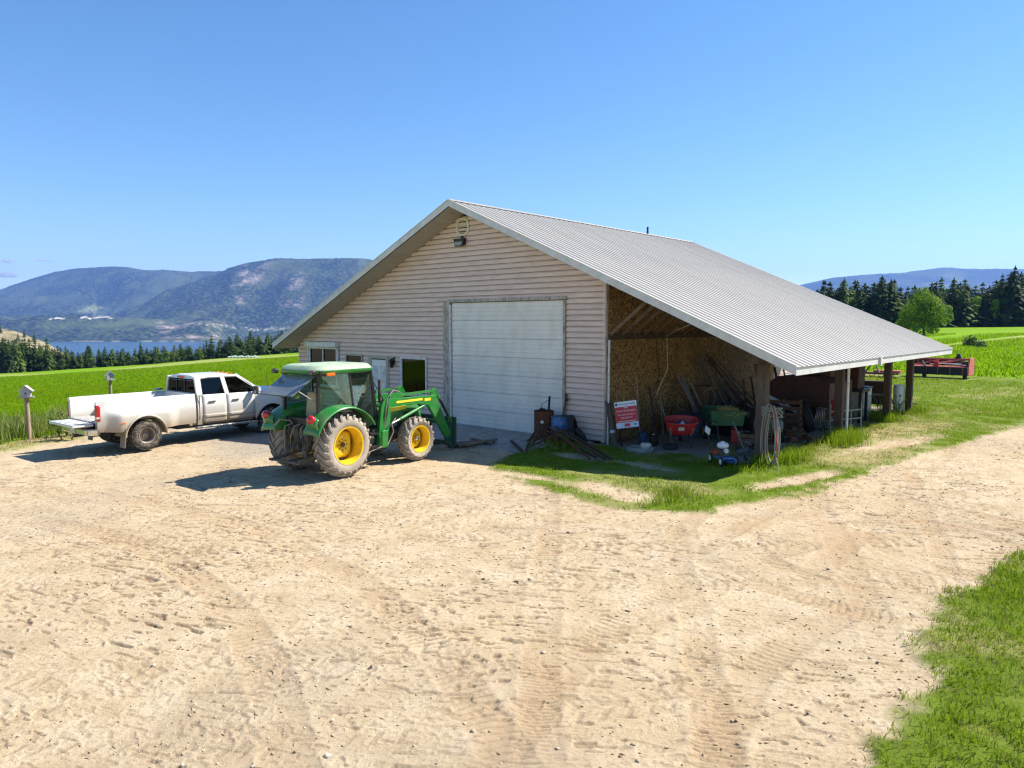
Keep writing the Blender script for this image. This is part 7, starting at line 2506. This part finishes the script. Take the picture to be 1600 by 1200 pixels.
# rank weeds between the yard and the left field
X, Y, g = scatter(9000, -24, -8.5, 17, 31, 18, False)
lx, ly, ga, ve, cr = masks(X, Y)
e = ve * (1 - cr * .4)
keep = (g.uniform(size=len(X)) < e * .8) & in_view(X, Y, .05)
X, Y, cr, ve = X[keep], Y[keep], cr[keep], ve[keep]
Z = ground_z(X, Y)
tall = (cr > .1)
blades('verge_grass', X[~tall], Y[~tall], Z[~tall], np.full((~tall).sum(), .07), .014, 5, M_GRASSDRY, .9, 19, .08)
pick = tall & (sstep(1.6, .2, np.abs(to_local(X, Y)[0] + 15.0 - 0 * X)) > -1)
lx, ly = to_local(X, Y)
edge_d = np.interp(ly, [-20, -12.2, -11, -9.7, -6, -3, 0, 20, 40], [-9.5, -11.7, -12.5, -13.0, -14.6, -16.2, -17.3, -17.6, -17.6]) - lx
pk = tall & (edge_d < 5.5)
blades('tall_weeds', X[pk], Y[pk], Z[pk], .45 + .45 * fbm(X[pk] * .9, Y[pk] * .9, 39, 3), .03, 6, M_WEED, .55, 20, .10)

# broad leaved weeds by the truck's tail, one plant each
def weed(X, Y, h, label, group=None, n=60, seed=1):
    r_ = random.Random(seed)
    t = thing('weed_plant', label, 'plant', (X, Y, float(ground_z(X, Y))), 0, group)
    st, lf = MB(), MB()
    for q in range(6):
        a = r_.uniform(0, 6.28)
        top = Vector((.35 * h * math.cos(a), .35 * h * math.sin(a), h * r_.uniform(.7, 1)))
        st.tube([(0, 0, 0), top * .5 + Vector((0, 0, .1 * h)), top], .010, 5)
        for i in range(n // 6):
            f = r_.uniform(.25, 1)
            p = top * f + Vector((r_.gauss(0, .08), r_.gauss(0, .08), r_.gauss(0, .05)))
            d = Vector((r_.gauss(0, 1), r_.gauss(0, 1), r_.uniform(-.2, .7))).normalized()
            s = d.cross(Vector((0, 0, 1))).normalized()
            l = h * r_.uniform(.10, .20)
            lf.add([p, p + d * l * .5 + s * l * .28, p + d * l, p + d * l * .5 - s * l * .28], [(0, 1, 2, 3)])
    st.build('stem', M_WEED, t)
    lf.build('foliage', M_BROAD[1], t)
    return t
for i, (px, py) in enumerate(((104, 662), (120, 660), (96, 668), (112, 668))):
    p = ground_at(px, py + 14)
    weed(p.x, p.y, .85, 'broad leaved weed at the field edge behind the open tailgate', 'broad leaved weeds behind the tailgate', 70, 40 + i)
for i, (lx_w, ly_w, h) in enumerate(((4.35, 11.6, .9), (4.6, 12.9, .8), (4.1, 9.2, .7))):
    p = BL(lx_w, ly_w)
    weed(p.x, p.y, h, ('leafy weed beside the white cabinet under the lean-to', 'leafy weed beside the pale roller at the third post', 'leafy weed by the pipe gate under the lean-to')[i], None, 80, 60 + i)
bm_ = broad_mesh(950, 1.4, 1.15, 500, .20, 9); bm_.materials.append(M_BROAD[1])
BUSH = (bm_, trunk_mesh(.9, .04), 1.4)
for i, (px, h_, w_) in enumerate(((1513, 1.5, 1.3), (1531, 1.1, 1.2))):
    D = 92.0 - i * 3
    X = (px - 800) / FOC * D
    t = plant_tree(BUSH, X, D, h_, ('larger low bush on the path between the right fields', 'smaller low bush on the path between the right fields')[i], None, w_, dz=-.25, name='bush')
    t['category'] = 'bush'

# small stones strewn over the yard
n = 7000
X, Y, g = scatter(n, -13, 13, 4.2, 26, 21, False)
lx, ly, ga, ve, cr = masks(X, Y)
dens = .35 + .65 * sstep(.45, .65, fbm(X * .5, Y * .5, 23, 3))
keep = (g.uniform(size=n) < dens * (1 - ga) * (1 - ve)) & in_view(X, Y)
X, Y = X[keep], Y[keep]
Z = ground_z(X, Y)
n = len(X)
oc = np.array([(1, 0, 0), (-1, 0, 0), (0, 1, 0), (0, -1, 0), (0, 0, .7), (0, 0, -.7)], float)
of = np.array([(0, 2, 4), (2, 1, 4), (1, 3, 4), (3, 0, 4), (2, 0, 5), (1, 2, 5), (3, 1, 5), (0, 3, 5)])
s = np.minimum(.006 + g.gamma(1.6, .0048, n), .034)
a = g.uniform(0, 6.283, n)
v = oc[None] * (s[:, None, None] * g.uniform(.6, 1.3, (n, 1, 3)))
ca, sa = np.cos(a)[:, None], np.sin(a)[:, None]
vx, vy = v[:, :, 0] * ca - v[:, :, 1] * sa, v[:, :, 0] * sa + v[:, :, 1] * ca
P_ = np.stack([vx + X[:, None], vy + Y[:, None], v[:, :, 2] + Z[:, None] + (s * .2)[:, None]], -1).reshape(-1, 3)
F_ = (of[None] + (np.arange(n) * 6)[:, None, None]).reshape(-1, 3)
m, nt, out = nodes_of('pebble')
k = NT(nt)
pos = k.n('ShaderNodeNewGeometry').outputs['Position']
k.bsdf(out, k.ramp(k.noise(pos, 9, 2), [(.3, (.34, .28, .21)), (.5, (.46, .38, .28)), (.7, (.60, .53, .44))]), .9, 0, None, .2)
tag(link('pebbles', np_mesh('pebbles', P_, F_, m)), kind='stuff')

# dark crumbs and bars of dirt dropped from the tyre treads
n = 15000
X, Y, g = scatter(n, -13, 15, 4.2, 27, 31, False)
lx, ly, ga, ve, cr = masks(X, Y)
dens = sstep(.36, .62, fbm(X * .38, Y * .38, 44, 3)) * .8 + .12
keep = (g.uniform(size=n) < dens * (1 - ga) * (1 - ve)) & in_view(X, Y) & ~((lx < .5) & (ly > -3.2))
X, Y = X[keep], Y[keep]
n = len(X)
Z = ground_z(X, Y)
ln = .008 + g.gamma(1.8, .009, n)
wd = .006 + g.gamma(2.0, .0035, n)
a = -.30 + (vnoise(X * .22, Y * .22, 45) - .5) * 2.4 + g.normal(0, .35, n)
v = oc[None] * np.stack([ln, wd, np.minimum(wd * .9, .017)], 1)[:, None, :] * g.uniform(.7, 1.2, (n, 6, 1))
ca, sa = np.cos(a)[:, None], np.sin(a)[:, None]
bend = v[:, :, 0] ** 2 * g.normal(0, 4, n)[:, None]
vy_ = v[:, :, 1] + bend
vx, vy = v[:, :, 0] * ca - vy_ * sa, v[:, :, 0] * sa + vy_ * ca
P_ = np.stack([vx + X[:, None], vy + Y[:, None], v[:, :, 2] + Z[:, None] + .003], -1).reshape(-1, 3)
F_ = (of[None] + (np.arange(n) * 6)[:, None, None]).reshape(-1, 3)
m, nt, out = nodes_of('dirt_clod')
k = NT(nt)
pos = k.n('ShaderNodeNewGeometry').outputs['Position']
k.bsdf(out, k.ramp(k.noise(pos, 3, 3), [(.35, (.24, .175, .11)), (.65, (.38, .29, .19))]), .95, 0, None, .1)
tag(link('dirt', np_mesh('dirt', P_, F_, m)), kind='stuff')

# house among the trees at the left edge
hs = thing('farmhouse', 'pale house half hidden by trees at the far left edge of the field', 'house', ((3 - 800) / FOC * 263, 263, float(terrain((3 - 800) / FOC * 263, 263)) - .8), R(30))
MB().box((0, 0, 1.3), (7, 5, 2.8)).build('wall', M_SIGNW, hs)
MB().prism([(-4, 2.7), (4, 2.7), (0, 4.6)], 5.6, Matrix.Translation((0, 2.8, 0)) @ Matrix.Rotation(PI / 2, 4, 'X')).build('roof', M_GREYP, hs)
MB().box((1.5, -2.55, 1.5), (1.2, .12, 1.1)).build('window', M_WINGLASS, hs); MB().box((-1.5, -2.55, 1.1), (1.0, .12, 2.0)).build('door', M_GREYP, hs)
